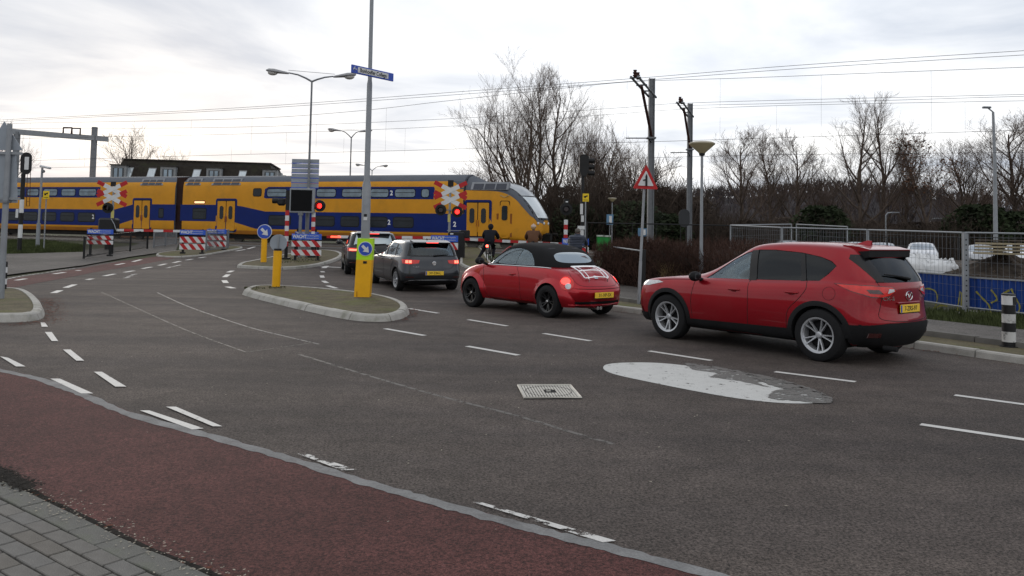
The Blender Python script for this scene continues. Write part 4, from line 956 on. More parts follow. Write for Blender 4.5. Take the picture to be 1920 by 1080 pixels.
# white blind-island shape
bl = [(1131, 690), (1140, 684), (1175, 681), (1240, 682), (1330, 692), (1420, 708), (1490, 726), (1535, 742), (1547, 750), (1540, 756), (1500, 758), (1450, 756), (1380, 748), (1300, 734), (1220, 718), (1160, 705), (1137, 697)]
bp_ = smooth_path([gp(x, y) for x, y in bl], closed=True, k=4); drape('road_marking', bp_, .0086, paintmat('thick_road_paint', .36, (.47, .47, .455)))
wornp = [[(1285, 682), (1350, 690), (1430, 706), (1470, 716), (1420, 719), (1440, 727), (1380, 715), (1330, 708), (1345, 702), (1300, 694)], [(1438, 744), (1465, 731), (1500, 724), (1560, 748), (1550, 759), (1500, 754), (1460, 752)], [(1400, 702), (1460, 712), (1515, 730), (1480, 732), (1440, 722)]]
for i_, w_ in enumerate(wornp): drape('worn_patch', [p + Vector((random.uniform(-.02, .02), random.uniform(-.02, .02), 0)) for p in resample(smooth_path(gpoly(w_), closed=True, k=4), .05)], .011 + .002 * i_, paintmat('bare_patch', .42, (.12, .115, .108)))
# manhole cover
mh = [gp(970, 725.5), gp(1071, 725), gp(1089, 748.5), gp(984, 748.5)]
steel = mat('cast_iron_pale', (.45, .43, .385), .6, metal=.15, var=.12, vs=8, grain=.1, gs=90)
c4 = sum(mh, Vector()) / 4; ux = ((mh[1] - mh[0]) + (mh[2] - mh[3])) / 2; uy = ((mh[0] - mh[3]) + (mh[1] - mh[2])) / 2
mroot = thing('manhole_cover', 'pale ribbed square manhole cover set in the asphalt', 'manhole cover', (c4.x, c4.y, 0))
def mhp(u, v, z=.0): return Vector((ux.x * u + uy.x * v, ux.y * u + uy.y * v, z))
b = MB(); b.add([mhp(-.51, -.53, .013), mhp(.51, -.53, .013), mhp(.51, .53, .013), mhp(-.51, .53, .013), mhp(-.51, -.53, 0), mhp(.51, -.53, 0), mhp(.51, .53, 0), mhp(-.51, .53, 0)], [(0, 1, 2, 3), (0, 4, 5, 1), (1, 5, 6, 2), (2, 6, 7, 3), (3, 7, 4, 0)]); b.build('cover_base', mat('cover_gap', (.02, .02, .02), .9), mroot, 0)
for i in range(19):
    u = -.47 + i * .0522
    b = MB(); hh = .46
    segs = [(-hh, hh)] if not 8 <= i <= 11 else [(-hh, -.14), (.14, hh)]
    for v0, v1 in segs:
        vs = [mhp(u - .018, v0, .013), mhp(u + .018, v0, .013), mhp(u + .018, v1, .013), mhp(u - .018, v1, .013)]
        b.add([v for v in vs] + [v + Vector((0, 0, .006)) for v in vs], [(0, 1, 5, 4), (1, 2, 6, 5), (2, 3, 7, 6), (3, 0, 4, 7), (4, 5, 6, 7)])
    for v0, v1 in segs: pass
    b.build('rib', steel, mroot, 0)['kind'] = 'stuff' if len(segs) > 1 else 'thing'
b = MB(); b.tube([mhp(-.5, -.51, .016), mhp(.5, -.51, .016), mhp(.5, .51, .016), mhp(-.5, .51, .016)], .012, 4, closed=True); b.build('cover_frame', steel, mroot, 0)
b = MB(); b.tube([mhp(.42 * math.cos(t), .40 * math.sin(t), .018) for t in [i * math.pi / 16 for i in range(32)]], .0035, 4, closed=True); b.build('cover_ring', MT['cover_gap'], mroot, 0)
b = MB(); b.add([mhp(-.04, -.03, .02), mhp(.04, -.03, .02), mhp(.04, .03, .02), mhp(-.04, .03, .02)], [(0, 1, 2, 3)]); b.build('cover_badge', steel, mroot, 0)
# grass strips
def grass(name, poly, n, h, label, m=None, dz=0):
    xs = [p.x for p in poly]; ys = [p.y for p in poly]; b = MB(); c = 0
    while c < n:
        p = Vector((random.uniform(min(xs), max(xs)), random.uniform(min(ys), max(ys)), 0))
        if not inside(p, poly): continue
        c += 1; z = gz(p.x, p.y) + dz; a = random.uniform(0, 6.3); l = h * random.uniform(.35, 1.3); le = random.uniform(0, .5) * l; w_ = .012 + .006 * random.random()
        u = Vector((math.cos(a), math.sin(a), 0)); v = Vector((-u.y, u.x, 0)); base = Vector((p.x, p.y, z))
        b.add([base - u * w_, base + u * w_, base + v * le * .4 + Vector((0, 0, l * .6)) + u * w_ * .6, base + v * le + Vector((0, 0, l))], [(0, 1, 2), (0, 2, 3)])
    return tag(b.build(name, m or mat('grass_blades', (.06, .10, .02), .8, var=.45, vs=2), None, 0), label, None, None, 'stuff')
gl = mat('grass_green', (.048, .060, .022), .85, var=.5, vs=1.2)
grass('grass', gpoly([(5, 478), (155, 474), (158, 462), (80, 452), (5, 452)]), 14000, .16, 'tufty green grass behind the black railing', gl)
grass('grass', gpoly([(1330, 578), (1640, 612), (2100, 660), (2100, 612), (1920, 596), (1640, 580), (1400, 556)]), 16000, .15, 'long green grass along the foot of the blue fence', gl)
grass('grass', gpoly([(1120, 540), (1200, 548), (1200, 528), (1130, 520)]), 3500, .14, 'green grass in front of the brown hedge', gl)
for q, n in (([(455, 548), (478, 546), (500, 549), (480, 553)], 200), ([(500, 546), (535, 546), (535, 549), (505, 550)], 260), ([(520, 498), (600, 494), (600, 486), (540, 488)], 500)):
    grass('moss_tufts', gpoly(q), n // 2, .045, 'short moss and weeds in the paving joints', mat('moss_tuft', (.055, .06, .022), .95, var=.5, vs=4), .1)
# ---------------------------------------------------------------- railway and train
ZR = .58                                              # rail top
def tpt(s, off, z): return TRB + TD * (-s) + TN * off + Vector((0, 0, z))   # s grows towards the nose (to the right)
TRB = onplane(800, 464, 45.7); TRB.z = 0
SIDE_N = TRB.x * TN.x + TRB.y * TN.y
def sx(px):
    """distance along the train side for a photo column"""
    p = onplane(px, 400, SIDE_N); return -(Vector((p.x, p.y, 0)) - TRB).dot(TD)
rust = mat('rail_steel', (.16, .13, .11), .45, metal=.6, var=.2); ball = mat('ballast', (.075, .066, .058), .95, var=.5, vs=14, bump=1, bs=25, grain=.5, gs=14)
slp = mat('sleeper_concrete', (.22, .21, .19), .9)
def strip(name, s0, s1, n0, n1, dz, m, **k):
    P = []
    for s_, n_ in ((s0, n0), (s1, n0), (s1, n1), (s0, n1)): q = TRB + TD * (-s_) + TN * (n_ - SIDE_N); P.append((q.x, q.y))
    return drape(name, P, dz, m, **k)
NT = (40.6, 47.2)            # centre lines of the two tracks
CX0, CX1 = sx(395), sx(1000)
strip('railway_ballast', -160, CX0 - 1, 38.6, 49.4, .02, ball); strip('railway_ballast', CX1 + 1, 90, 38.6, 49.4, .02, ball)
strip('crossing_deck', CX0 - 1, CX1 + 1, 38.6, 49.4, .02, mat('crossing_deck', (.10, .095, .09), .85, var=.2, vs=2, bump=.3, bs=50, dirt=(.05, .045, .04), dscale=2))
for nc in NT:
    for e_ in (-.75, .75):
        b = MB(); a = tpt(-160, nc + e_ - SIDE_N, ZR + .015); c = tpt(90, nc + e_ - SIDE_N, ZR + .015)
        prof = [(-.035, 0), (-.035, .04), (.035, .04), (.035, 0)]
        if True:
            vs = []
            for q in (a, c):
                for u, v in prof: vs.append(q + TN * u + Vector((0, 0, v)))
            b.add(vs, [(0, 1, 5, 4), (1, 2, 6, 5), (2, 3, 7, 6), (3, 0, 4, 7), (0, 3, 2, 1), (4, 5, 6, 7)])
        tag(b.build('rail', rust, None, 0), 'steel running rail', None, None, 'structure')
sm = MB().box((0, 0, 0), (.24, 2.5, .10)).mesh('sleeper', slp, 0); aT = math.atan2(-TD.y, -TD.x)
for nc in NT[:1]:
    for i in range(150):
        s_ = -95 + i * .6
        if CX0 - 1.5 < s_ < CX1 + 1.5: continue
        q = tpt(s_, nc - SIDE_N, ZR - .0); o = inst('sleeper', sm, None, q, (0, 0, aT)); o['kind'] = 'structure'
tyel = mat('train_yellow', (.57, .255, .018), .5, var=.07, vs=.8, spec=.3, dirt=(.30, .17, .03), dscale=1.1, damt=.4)
tblue = mat('train_blue', (.006, .018, .125), .42, var=.1, vs=.8, spec=.25, dirt=(.012, .02, .07), dscale=1.1, damt=.4)
tgrey = mat('train_grey', (.105, .115, .135), .75, var=.1, vs=1, dirt=(.08, .08, .08), dscale=1, damt=.5); tdark = mat('train_underframe', (.015, .014, .013), .8, var=.3)
torange = mat('train_skirt', (.34, .13, .015), .45, var=.12, vs=1, dirt=(.12, .07, .03), dscale=1.3, damt=.5)
twin = mat('train_window', (.012, .016, .02), .12, var=.3, vs=2, spec=.25); twinl = mat('train_window_upper', (.13, .18, .22), .1, var=.4, vs=1.5, spec=.5); trub = mat('rubber', (.012, .012, .012), .7)
tvent = mat('vent_dark', (.02, .025, .04), .4); white_p = mat('print_white', (.75, .76, .78), .5, var=.02)
XN = sx(1011)
tr = thing('train', 'yellow and blue double-deck passenger train crossing the road from the left', 'train', (TRB.x, TRB.y, ZR), aT)
# local frame: x along the train towards the nose, y away from the camera, z up from rail; near side at y=0
# cross-section of a coach (y,z): near side at y=0, far side at 2.8
def sect(top=4.60, edge=4.12, zb=.55):
    n = [(.10, zb), (.02, .80), (0, 1.2), (0, 2.2), (0, 3.2), (.02, 3.75), (.10, edge - .02), (.28, edge + .16), (.62, top - .12), (1.4, top)]
    return n + [(2.8 - y, z) for y, z in n[-2::-1]]
def hull(s0, s1, secfn, mats, name, bands, parent, k=2):
    """coach shell between s0 and s1; bands = [(z0, mat index)...]"""
    b = MB(); st = [s0 + (s1 - s0) * i / k for i in range(k + 1)]; n = len(secfn(0)); vs = []
    for i, s_ in enumerate(st):
        for y, z in secfn(i / k): vs.append((s_, y, z))
    for i in range(k):
        for j in range(n):
            a = i * n + j; c = i * n + (j + 1) % n
            zm = (vs[a][2] + vs[c][2]) / 2 if j < n - 1 else .4
            mi = 0
            for zz, m_ in bands:
                if zm > zz: mi = m_
            b.add([vs[a], vs[c], vs[c + n], vs[a + n]], [(0, 1, 2, 3)], mi)
    for i in (0, k):
        b.add([vs[i * n + j] for j in range(n)], [tuple(range(n))], 2)
    return b.build(name, mats, parent, smooth=50)
SK = [torange, tyel, tgrey, tdark]
bands = [(0, 0), (.9, 1), (4.10, 2)]
def zs(px, py): 
    """height above rail of a photo point on the train side"""
    return onplane(px, py, SIDE_N).z - ZR
s_gang = sx(334)
def panel(name, pts, m, parent, d=.004, px=True):
    """livery panel following the curve of the near side; pts of photo columns + heights"""
    q = [((sx(a) if px else a), z) for a, z in pts]
    bm = bmesh.new(); bm.faces.new([bm.verts.new((x, z, 0)) for x, z in q]); bmesh.ops.triangulate(bm, faces=bm.faces[:])
    z = .25
    while z < 4.6:
        bmesh.ops.bisect_plane(bm, geom=bm.verts[:] + bm.edges[:] + bm.faces[:], dist=1e-6, plane_co=(0, z, 0), plane_no=(0, 1, 0)); z += .05 if z > 3.7 else .2
    for v in bm.verts: v.co = Vector((v.co.x, ybody(v.co.y) - d, v.co.y))
    me = bpy.data.meshes.new(name); bm.to_mesh(me); bm.free(); me.materials.append(m); o = bpy.data.objects.new(name, me); link(o, parent); return o
def ybody(z):
    T2 = sect(); zz = [p[1] for p in T2[:9]]; yy = [p[0] for p in T2[:9]]
    for i in range(8):
        if zz[i] <= z <= zz[i + 1]: return yy[i] + (yy[i + 1] - yy[i]) * (z - zz[i]) / (zz[i + 1] - zz[i])
    return 0
def fill_strip(name, x0, x1, z0, z1, m, parent, d=.004, px=True):
    """rectangular livery band following the body curve"""
    a, c = (sx(x0), sx(x1)) if px else (x0, x1); b = MB(); vs = []; n = 4
    for i in range(n + 1):
        z = z0 + (z1 - z0) * i / n; vs += [(a, ybody(z) - d, z), (c, ybody(z) - d, z)]
    b.add(vs, [(2 * i, 2 * i + 1, 2 * i + 3, 2 * i + 2) for i in range(n)]); return b.build(name, m, parent)
def rrect(x0, x1, z0, z1, r, k=4):
    o = []
    for cx, cz, a0 in ((x1 - r, z0 + r, -90), (x1 - r, z1 - r, 0), (x0 + r, z1 - r, 90), (x0 + r, z0 + r, 180)):
        for i in range(k + 1):
            t = R_(a0 + 90 * i / k); o.append((cx + r * math.cos(t), cz + r * math.sin(t)))
    return o
def window(x0, x1, z0, z1, parent, m=None, r=.12, d=.006, frame=True):
    b = MB()
    q = rrect(x0, x1, z0, z1, r); fn = lambda u, v, k: (u, ybody(v) - k, v)
    b.prism(rrect(x0 - .05, x1 + .05, z0 - .05, z1 + .05, r + .04), fn, -.01, d)
    o = b.build('window', trub if frame else m, parent, 0)
    MB().prism(q, fn, d - .004, d + .006).build('pane', m or twin, o, 0)
    if frame and (x1 - x0) > .9:
        MB().prism([(x0 + .05, z1 - .22), (x1 - .05, z1 - .22), (x1 - .05, z1 - .19), (x0 + .05, z1 - .19)], fn, d + .004, d + .014).build('window_bar', trub, o, 0)
    return o
def doors(xc, parent, m=tyel, w=1.45, z0=.72, z1=2.78, surround=tblue):
    fn = lambda u, v, k: (u, ybody(v) - k, v)
    o = bpy.data.objects.new('door', MB().prism(rrect(xc - w / 2 - .17, xc + w / 2 + .17, z0 - .04, z1 + .18, .16), fn, -.01, .010).mesh('door', surround, 0)); link(o, parent)
    MB().prism(rrect(xc - w / 2 - .03, xc + w / 2 + .03, z0, z1 + .05, .06), fn, .006, .014).build('door_gap', trub, o, 0)
    for sg in (-1, 1):
        x0, x1 = (xc - w / 2, xc - .03) if sg < 0 else (xc + .03, xc + w / 2)
        MB().prism(rrect(x0, x1, z0 + .05, z1, .04), fn, .012, .03).build('door_leaf', m, o, 0)
        cx = (x0 + x1) / 2; MB().prism(rrect(cx - .16, cx + .16, 1.55, 2.45, .15), fn, .026, .036).build('door_window', twin, o, 0)
        MB().box((x1 - .04 if sg < 0 else x0 + .04, -.04, 1.55), (.02, .02, .4)).build('door_seal', mat('door_red', (.25, .03, .02), .5), o, 0)
    MB().box((xc, -.06, z0 - .05), (w, .16, .04)).build('door_step', mat('step_grey', (.25, .25, .25), .6), o, 0)
    return o
def vents(x0, x1, n, parent, z0=3.92, z1=4.35, slant=0):
    # louvred panel on the roof shoulder, a box sitting on the curve
    b = MB(); fr = bpy.data.objects.new('roof_vent', None); link(fr, parent)
    MB().add([(x0 - .1, .015, z0 - .04), (x1 + .1, .015, z0 - .04), (x1 + .1, .26, z1 + .03), (x0 - .1, .26, z1 + .03), (x0 - .1, .5, z0 - .04), (x1 + .1, .5, z0 - .04), (x1 + .1, .5, z1 + .03), (x0 - .1, .5, z1 + .03)], [(0, 1, 2, 3), (4, 0, 3, 7), (1, 5, 6, 2), (3, 2, 6, 7), (0, 4, 5, 1), (4, 7, 6, 5)]).build('vent_frame', mat('vent_frame', (.22, .23, .25), .5), fr, 0)
    w = (x1 - x0) / n
    for i in range(n):
        a, c = x0 + i * w + .06, x0 + (i + 1) * w - .02
        MB().add([(a, .008, z0), (c, .008, z0), (c, .238, z1 - .02), (a, .238, z1 - .02)], [(0, 1, 2, 3)]).build('louvre', tvent, fr, 0)
# --- coaches
SG = s_gang; S_L = sx(-420); S_CAB = sx(868)
coach2 = hull(SG + .35, S_CAB, lambda t: sect(), SK, 'coach', bands, tr)
coach1 = hull(S_L, SG - .35, lambda t: sect(), SK, 'coach', bands, tr); coach1['label'] = 'second coach behind the gangway'
MB().box((SG, 1.4, 2.5), (.72, 2.5, 3.9)).build('gangway', mat('gangway_rubber', (.03, .015, .012), .8), tr)
# lower blue band, upper blue window band
def livery(c, xl, xr_door, low, up, lowz=(.93, 2.13)):
    pass
Zb0, Zb1, Zm0, Zm1, Zu0, Zu1 = .93, 2.10, 1.38, 2.52, 2.98, 3.76
# front coach (coach2): middle deck at the gangway end, two decks between, middle deck under the cab
fill_strip('livery_blue', 338, 405, Zm0, Zm1, tblue, coach2)
panel('livery_blue', [(440, 2.50), (455, 2.42), (497, Zb1), (497, Zb0), (480, Zb0), (440, 1.35)], tblue, coach2)
fill_strip('livery_blue', 497, 876, Zb0, Zb1, tblue, coach2)
panel('livery_grey', [(843, 4.12), (852, 4.0), (859, 3.8), (862, 3.6), (868.5, 3.6), (868.5, 4.3), (843, 4.3)], tgrey, coach2)
panel('livery_blue', [(494, Zu0 + .05), (497, Zu0), (812, Zu0), (814, Zu1 - .1), (812, Zu1), (502, Zu1), (495, Zu1 - .15)], tblue, coach2)
fill_strip('livery_blue', 407, 440, .80, 2.8, tblue, coach2)
s0 = sx(497)
def wcols(pairs, z0, z1, c, m, r=.14):
    for a, b_ in pairs: window(sx(a), sx(b_), z0, z1, c, m, r)
wcols([(500, 536), (593, 628), (641, 677), (694, 727), (740, 777), (790, 803)], 3.12, 3.60, coach2, twinl)
wcols([(590, 627), (640, 673), (694, 726), (738, 775)], 1.22, 1.82, coach2, twin)
window(sx(505), sx(545), 1.22, 1.82, coach2, twin); window(sx(474), sx(488), 3.15, 3.62, coach2, twin, .1)
for px, ph_ in ((733, 3.35), (730, 1.5), (853, 1.45)):
    lettering('2', .42, white_p, coach2, (sx(px), -.012, ph_), UPX, depth=.002, bold=.01)
window(sx(362), sx(386), 1.55, 2.25, coach2, twin, .06)
window(sx(364), sx(383), 2.62, 2.76, coach2, emitm('train_lamp', (1, .5, .25), 1.5), .05)
doors(sx(424), coach2); doors(sx(896), coach2)
vents(sx(347), sx(371), 2, coach2); vents(sx(396), sx(446), 3, coach2)
# second coach
fill_strip('livery_blue', 282, 329, Zm0, Zm1, tblue, coach1); fill_strip('livery_blue', 249, 282, .80, 2.8, tblue, coach1)
panel('livery_blue', [(-420, Zb0), (215, Zb0), (249, 1.40), (249, 2.50), (213, Zb1), (-420, Zb1)], tblue, coach1)
fill_strip('livery_blue', -420, 186, Zu0, Zu1, tblue, coach1)
wcols([(147, 178), (114, 139), (80, 105), (50, 70), (12, 40), (-25, 3), (-62, -34), (-100, -72), (-140, -112), (-180, -152)], 3.12, 3.60, coach1, twinl)
wcols([(147, 178), (114, 139), (80, 105), (45, 70), (10, 35), (-25, 0), (-62, -37)], 1.22, 1.82, coach1, twin)
doors(sx(266), coach1); vents(sx(262), sx(300), 3, coach1)
window(sx(298), sx(306), 1.6, 2.2, coach1, twin, .06)
lettering('2', .42, white_p, coach1, (sx(175), -.012, 1.55), UPX, depth=.002, bold=.01)
# --- cab: lofted nose
Lc = XN - S_CAB
def nose():
    n = 15; b = MB(); vs = []; secs = []
    base = sect(top=4.60, edge=4.12)
    # profile: roof height and near-side inset along t (0 = coach, 1 = tip)
    T = [0, .02, .18, .24, .48, .62, .70, .79, .87, .93, .975, 1.0]
    ztop = [4.60, 4.60, 4.20, 4.13, 4.10, 3.98, 3.80, 3.48, 2.98, 2.50, 2.15, 1.95]
    zed = [3.62, 3.62, 3.62, 3.62, 3.60, 3.32, 3.0, 2.60, 2.12, 1.76, 1.62, 1.58]
    ins = [0, 0, 0, 0, 0, .02, .06, .12, .22, .36, .52, .72]
    zb = [.55, .55, .50, .46, .46, .42, .40, .40, .45, .62, .9, 1.1]
    for t, zt, ze, i_, z0 in zip(T, ztop, zed, ins, zb):
        x = S_CAB + Lc * t
        p = [(.08 + i_ * 1.1, z0), (.01 + i_, z0 + (ze - z0) * .14), (i_, z0 + (ze - z0) * .45), (i_ + .02, z0 + (ze - z0) * .75), (i_ + .05, ze), (i_ + .20, ze + (zt - ze) * .40), (i_ + (1.4 - i_) * .38, ze + (zt - ze) * .82), (1.4, zt)]
        q = p + [(2.8 - y, z) for y, z in p[-2::-1]]; secs.append([(x, y, z) for y, z in q])
    m = len(secs[0]); vs = [v for s_ in secs for v in s_]; fs = []; mi = []
    for i in range(len(secs) - 1):
        for j in range(m):
            fs.append((i * m + j, i * m + (j + 1) % m, (i + 1) * m + (j + 1) % m, (i + 1) * m + j))
            roof = 4 <= j <= 9
            mi.append(1 if roof else 0)
    fs += [tuple(range(m)), tuple(range((len(secs) - 1) * m, len(secs) * m))]; mi += [0, 0]
    me = bpy.data.meshes.new('cab'); me.from_pydata(vs, [], fs); me.materials.append(tyel); me.materials.append(tgrey); me.polygons.foreach_set('material_index', mi)
    bm = bmesh.new(); bm.from_mesh(me); bmesh.ops.recalc_face_normals(bm, faces=bm.faces); bm.to_mesh(me); bm.free()
    o = bpy.data.objects.new('cab', me); link(o, None); md = o.modifiers.new('s', 'SUBSURF'); md.levels = 2; apply(o)
    o.data.polygons.foreach_set('use_smooth', [True] * len(o.data.polygons)); o.parent = tr; return o
cab = nose(); bvc = bvh_of(cab)
def chit(x, z, side=True):
    p, n_, _, _ = bvc.ray_cast(Vector((x, -6, z)), Vector((0, 1, 0)))
    if p is None: p, n_, _, _ = bvc.find_nearest(Vector((x, 0, z)))
    return p, n_
def cpatch(name, poly, m, off=.01, step=.12, parent=None, label=None):
    bm = bmesh.new(); bm.faces.new([bm.verts.new((x, z, 0)) for x, z in poly]); bmesh.ops.triangulate(bm, faces=bm.faces[:])
    for ax in (0, 1):
        lo = min(p[ax] for p in poly); hi = max(p[ax] for p in poly); k = max(1, int((hi - lo) / step))
        for i in range(1, k):
            co = Vector((0, 0, 0)); co[ax] = lo + (hi - lo) * i / k; no = Vector((0, 0, 0)); no[ax] = 1
            bmesh.ops.bisect_plane(bm, geom=bm.verts[:] + bm.edges[:] + bm.faces[:], dist=1e-6, plane_co=co, plane_no=no)
    for v in bm.verts:
        p, n_ = chit(v.co.x, v.co.y); v.co = p + n_ * off
    me = bpy.data.meshes.new(name); bm.to_mesh(me); bm.free(); me.materials.append(m); me.polygons.foreach_set('use_smooth', [True] * len(me.polygons))
    o = bpy.data.objects.new(name, me); link(o, parent or cab)
    if label: o['label'] = label
    return o
def cq(px, py): return (sx(px), zs(px, py))
# grey shoulder sweeping down the nose, then door, cab door, windows
cpatch('livery_grey', [cq(*p) for p in ((869, 356), (945, 357), (960, 366), (975, 385), (992, 405), (1004, 413), (1021, 415), (1019, 409), (1005, 399), (990, 378), (978, 356), (968, 345), (869, 345))], tgrey, .012)
# windscreen: built from the front, wrapping over the nose
def wsc(px0, px1, name, m, zlo, zhi, ylo, yhi, off=.03):
    bm = bmesh.new(); n, k = 10, 6; g_ = []
    for i in range(k + 1):
        z = zlo + (zhi - zlo) * i / k; h = ylo + (yhi - ylo) * i / k; row = []
        for j in range(n + 1):
            y = 1.4 - h + 2 * h * j / n; p, n_, _, _ = bvc.ray_cast(Vector((XN + 5, y, z)), Vector((-1, 0, 0)))
            if p is None: p, n_, _, _ = bvc.find_nearest(Vector((XN, y, z)))
            row.append(bm.verts.new(p + n_ * off))
        g_.append(row)
    for i in range(k):
        for j in range(n): bm.faces.new((g_[i][j], g_[i][j + 1], g_[i + 1][j + 1], g_[i + 1][j]))
    me = bpy.data.meshes.new(name); bm.to_mesh(me); bm.free(); me.materials.append(m); me.polygons.foreach_set('use_smooth', [True] * len(me.polygons)); o = bpy.data.objects.new(name, me); link(o, cab); return o
wsc(0, 0, 'windscreen_surround', trub, 1.80, 3.98, .98, 1.18, .015)
wsc(0, 0, 'windscreen', mat('windscreen_glass', (.62, .66, .68), .12, metal=.4, var=.06, vs=1), 1.92, 3.16, .84, 1.04, .04)
wsc(0, 0, 'nose_roof_panel', mat('nose_roof_panel', (.42, .44, .46), .25, metal=.4, var=.1, vs=2), 3.22, 3.96, 1.04, 1.10, .04)
for y in (.5, 1.0, 1.8, 2.3):
    p, n_, _, _ = bvc.ray_cast(Vector((XN + 5, y, 1.60)), Vector((-1, 0, 0)))
    if p: MB().ball(tuple(p), (.06, .13, .09), 12).build('nose_lamp', lens_clear, cab)
fnc = lambda u, v, k: (u, chit(u, v)[0].y - k, v)
cd0, cd1 = sx(939), sx(953)
MB().prism(rrect(cd0 - .08, cd1 + .08, .62, 2.92, .12), fnc, -.02, .012).build('cab_door_gap', trub, cab, 0)
cdo = MB().prism(rrect(cd0 - .03, cd1 + .03, .68, 2.88, .10), fnc, .0, .024).build('cab_door', tyel, cab, 0)
MB().prism(rrect(cd0 + .06, cd1 - .06, 1.75, 2.62, .12), fnc, .02, .034).build('cab_door_window', twin, cdo, 0)
for a in (933, 958): MB().prism([(sx(a) - .06, .75), (sx(a) + .06, .75), (sx(a) + .06, 2.15), (sx(a) - .06, 2.15)], fnc, -.02, .02).build('handrail_recess', mat('handrail_brown', (.22, .07, .01), .6), cab, 0)
lettering('9401', .14, MT['print_black'], cab, (sx(968), chit(sx(968), .62)[0].y - .012, .66), UPX, depth=.002)
vents(sx(884), sx(948), 3, cab, z0=3.62, z1=4.02)
for zz, nn_ in ((3.05, 'crest'),): 
    pp = cq(945, 368); MB().tube([(pp[0] + .45 * math.cos(t) * .6, chit(pp[0], pp[1])[0].y - .02, pp[1] + .06 * math.sin(3 * t)) for t in [i * math.pi / 8 for i in range(9)]], .02, 5).build('door_ornament', mat('graffito_grey', (.38, .33, .2), .7), cab)
# coupler, bogies, underframe
b = MB(); b.box((XN - .15, 1.4, .78), (.9, .5, .4)); b.box((XN - .4, 1.4, 1.0), (.5, 1.9, .35)); b.cyl((XN + .2, .7, .95), (XN + .5, .7, .95), .09); b.cyl((XN + .2, 2.1, .95), (XN + .5, 2.1, .95), .09); b.build('coupler', tdark, tr)
b = MB(); b.box(((S_L + S_CAB) / 2, 1.4, .50), (S_CAB - S_L - 2, 2.3, .55)); b.build('underframe', tdark, tr)
tag(MB().box(((S_L + S_CAB) / 2, .12, .62), (S_CAB - S_L, .06, .05)).build('sill_rail', mat('step_grey', (.25, .25, .25), .6), tr, 0))
for cx in (sx(464), sx(912), sx(230), sx(0), sx(-330)):
    bg_ = bpy.data.objects.new('bogie', None); link(bg_, tr)
    MB().box((cx, .35, .50), (3.2, .25, .32), bev=.03).build('bogie_frame', tdark, bg_)
    for dx in (-1.1, 1.1):
        MB().cyl((cx + dx, .55, .46), (cx + dx, .68, .46), .45, n=28).build('rail_wheel', mat('wheel_steel', (.10, .09, .08), .5, metal=.5), bg_)
        MB().cyl((cx + dx, .22, .46), (cx + dx, .36, .46), .12, n=14).build('axle_box', tdark, bg_)
b = MB()
for px in (900, 868, 800, 640, 560): pass
# ---------------------------------------------------------------- crossing gear, signs, lamps
galv = mat('galvanised', (.25, .265, .285), .55, metal=.3, var=.12, vs=6, dirt=(.15, .15, .15), dscale=3, damt=.4)
galvd = mat('galvanised_dull', (.17, .18, .195), .6, metal=.2, var=.15, vs=5)
sblk = mat('signal_black', (.012, .012, .013), .5, var=.2); sred = mat('sign_red', (.40, .018, .02), .45, var=.08, vs=6); swht = mat('sign_white', (.60, .61, .62), .5, var=.05, vs=6, dirt=(.30, .30, .28), dscale=3, damt=.4)
sblue = mat('sign_blue', (.012, .06, .42), .4, var=.05); slime = mat('sign_lime', (.42, .72, .02), .45, var=.04); syel = mat('sign_yellow', (.75, .38, .008), .45, var=.06, vs=4, dirt=(.40, .22, .02), dscale=2.2, damt=.4)
sback = mat('sign_back_grey', (.26, .29, .33), .55, metal=.1, var=.12, vs=5, dirt=(.16, .17, .18), dscale=2.5, damt=.5)
redglow = emitm('signal_red_lit', (1.0, .02, .015), 4.0); rglow2 = emitm('signal_red_halo', (.9, .03, .02), .9)
def zat(px, py, Y): return at(px, py, Y).z
def base(px, Y): return atx(px, Y)
class TH:
    """a thing with its base on the ground at photo column px and depth Y; local z measured from the base"""
    def __init__(s, name, label, cat, px, Y=None, py=None, group=None, rz=0, P=None):
        s.P = P if P is not None else (gp(px, py) if py is not None else base(px, Y)); s.Y = s.P.y; s.px = px
        s.o = thing(name, label, cat, s.P, rz, group); s.rz = rz
    def h(s, py, px=None): return at(s.px if px is None else px, py, s.Y).z - s.P.z
    def x(s, px, py=430): return (at(px, py, s.Y).x - s.P.x)
def disc(b, c, r, t, n=28, mi=0, axis='Y'):
    v = {'Y': Vector((0, t, 0)), 'X': Vector((t, 0, 0))}[axis]; b.cyl(Vector(c) - v / 2, Vector(c) + v / 2, r, n=n, mi=mi); return b
def banded(root, x, y, z0, z1, r, cols, name='post_band', n=14, top=True):
    k = len(cols)
    for i, m in enumerate(cols):
        a = z0 + (z1 - z0) * i / k; c = z0 + (z1 - z0) * (i + 1) / k
        MB().cyl((x, y, a), (x, y, c), r, n=n, cap=True).build(name, m, root)
def lamp_disc(root, x, z, lit, r=.26, y=-.12, side=1):
    o = MB().cyl((x, y + .04, z), (x, y, z), r, n=28).build('backboard', sblk, root)
    MB().lathe([(.11, 0), (.125, -.02), (.135, -.22)], c=(x, y - .0, z), n=20, axis='Y', cap=False).build('visor', sblk, o)
    MB().cyl((x, y + .01, z), (x, y - .03, z), .105, n=24).build('lens', redglow if lit else mat('lens_off', (.03, .005, .005), .2), o)
    if lit: pass
    return o
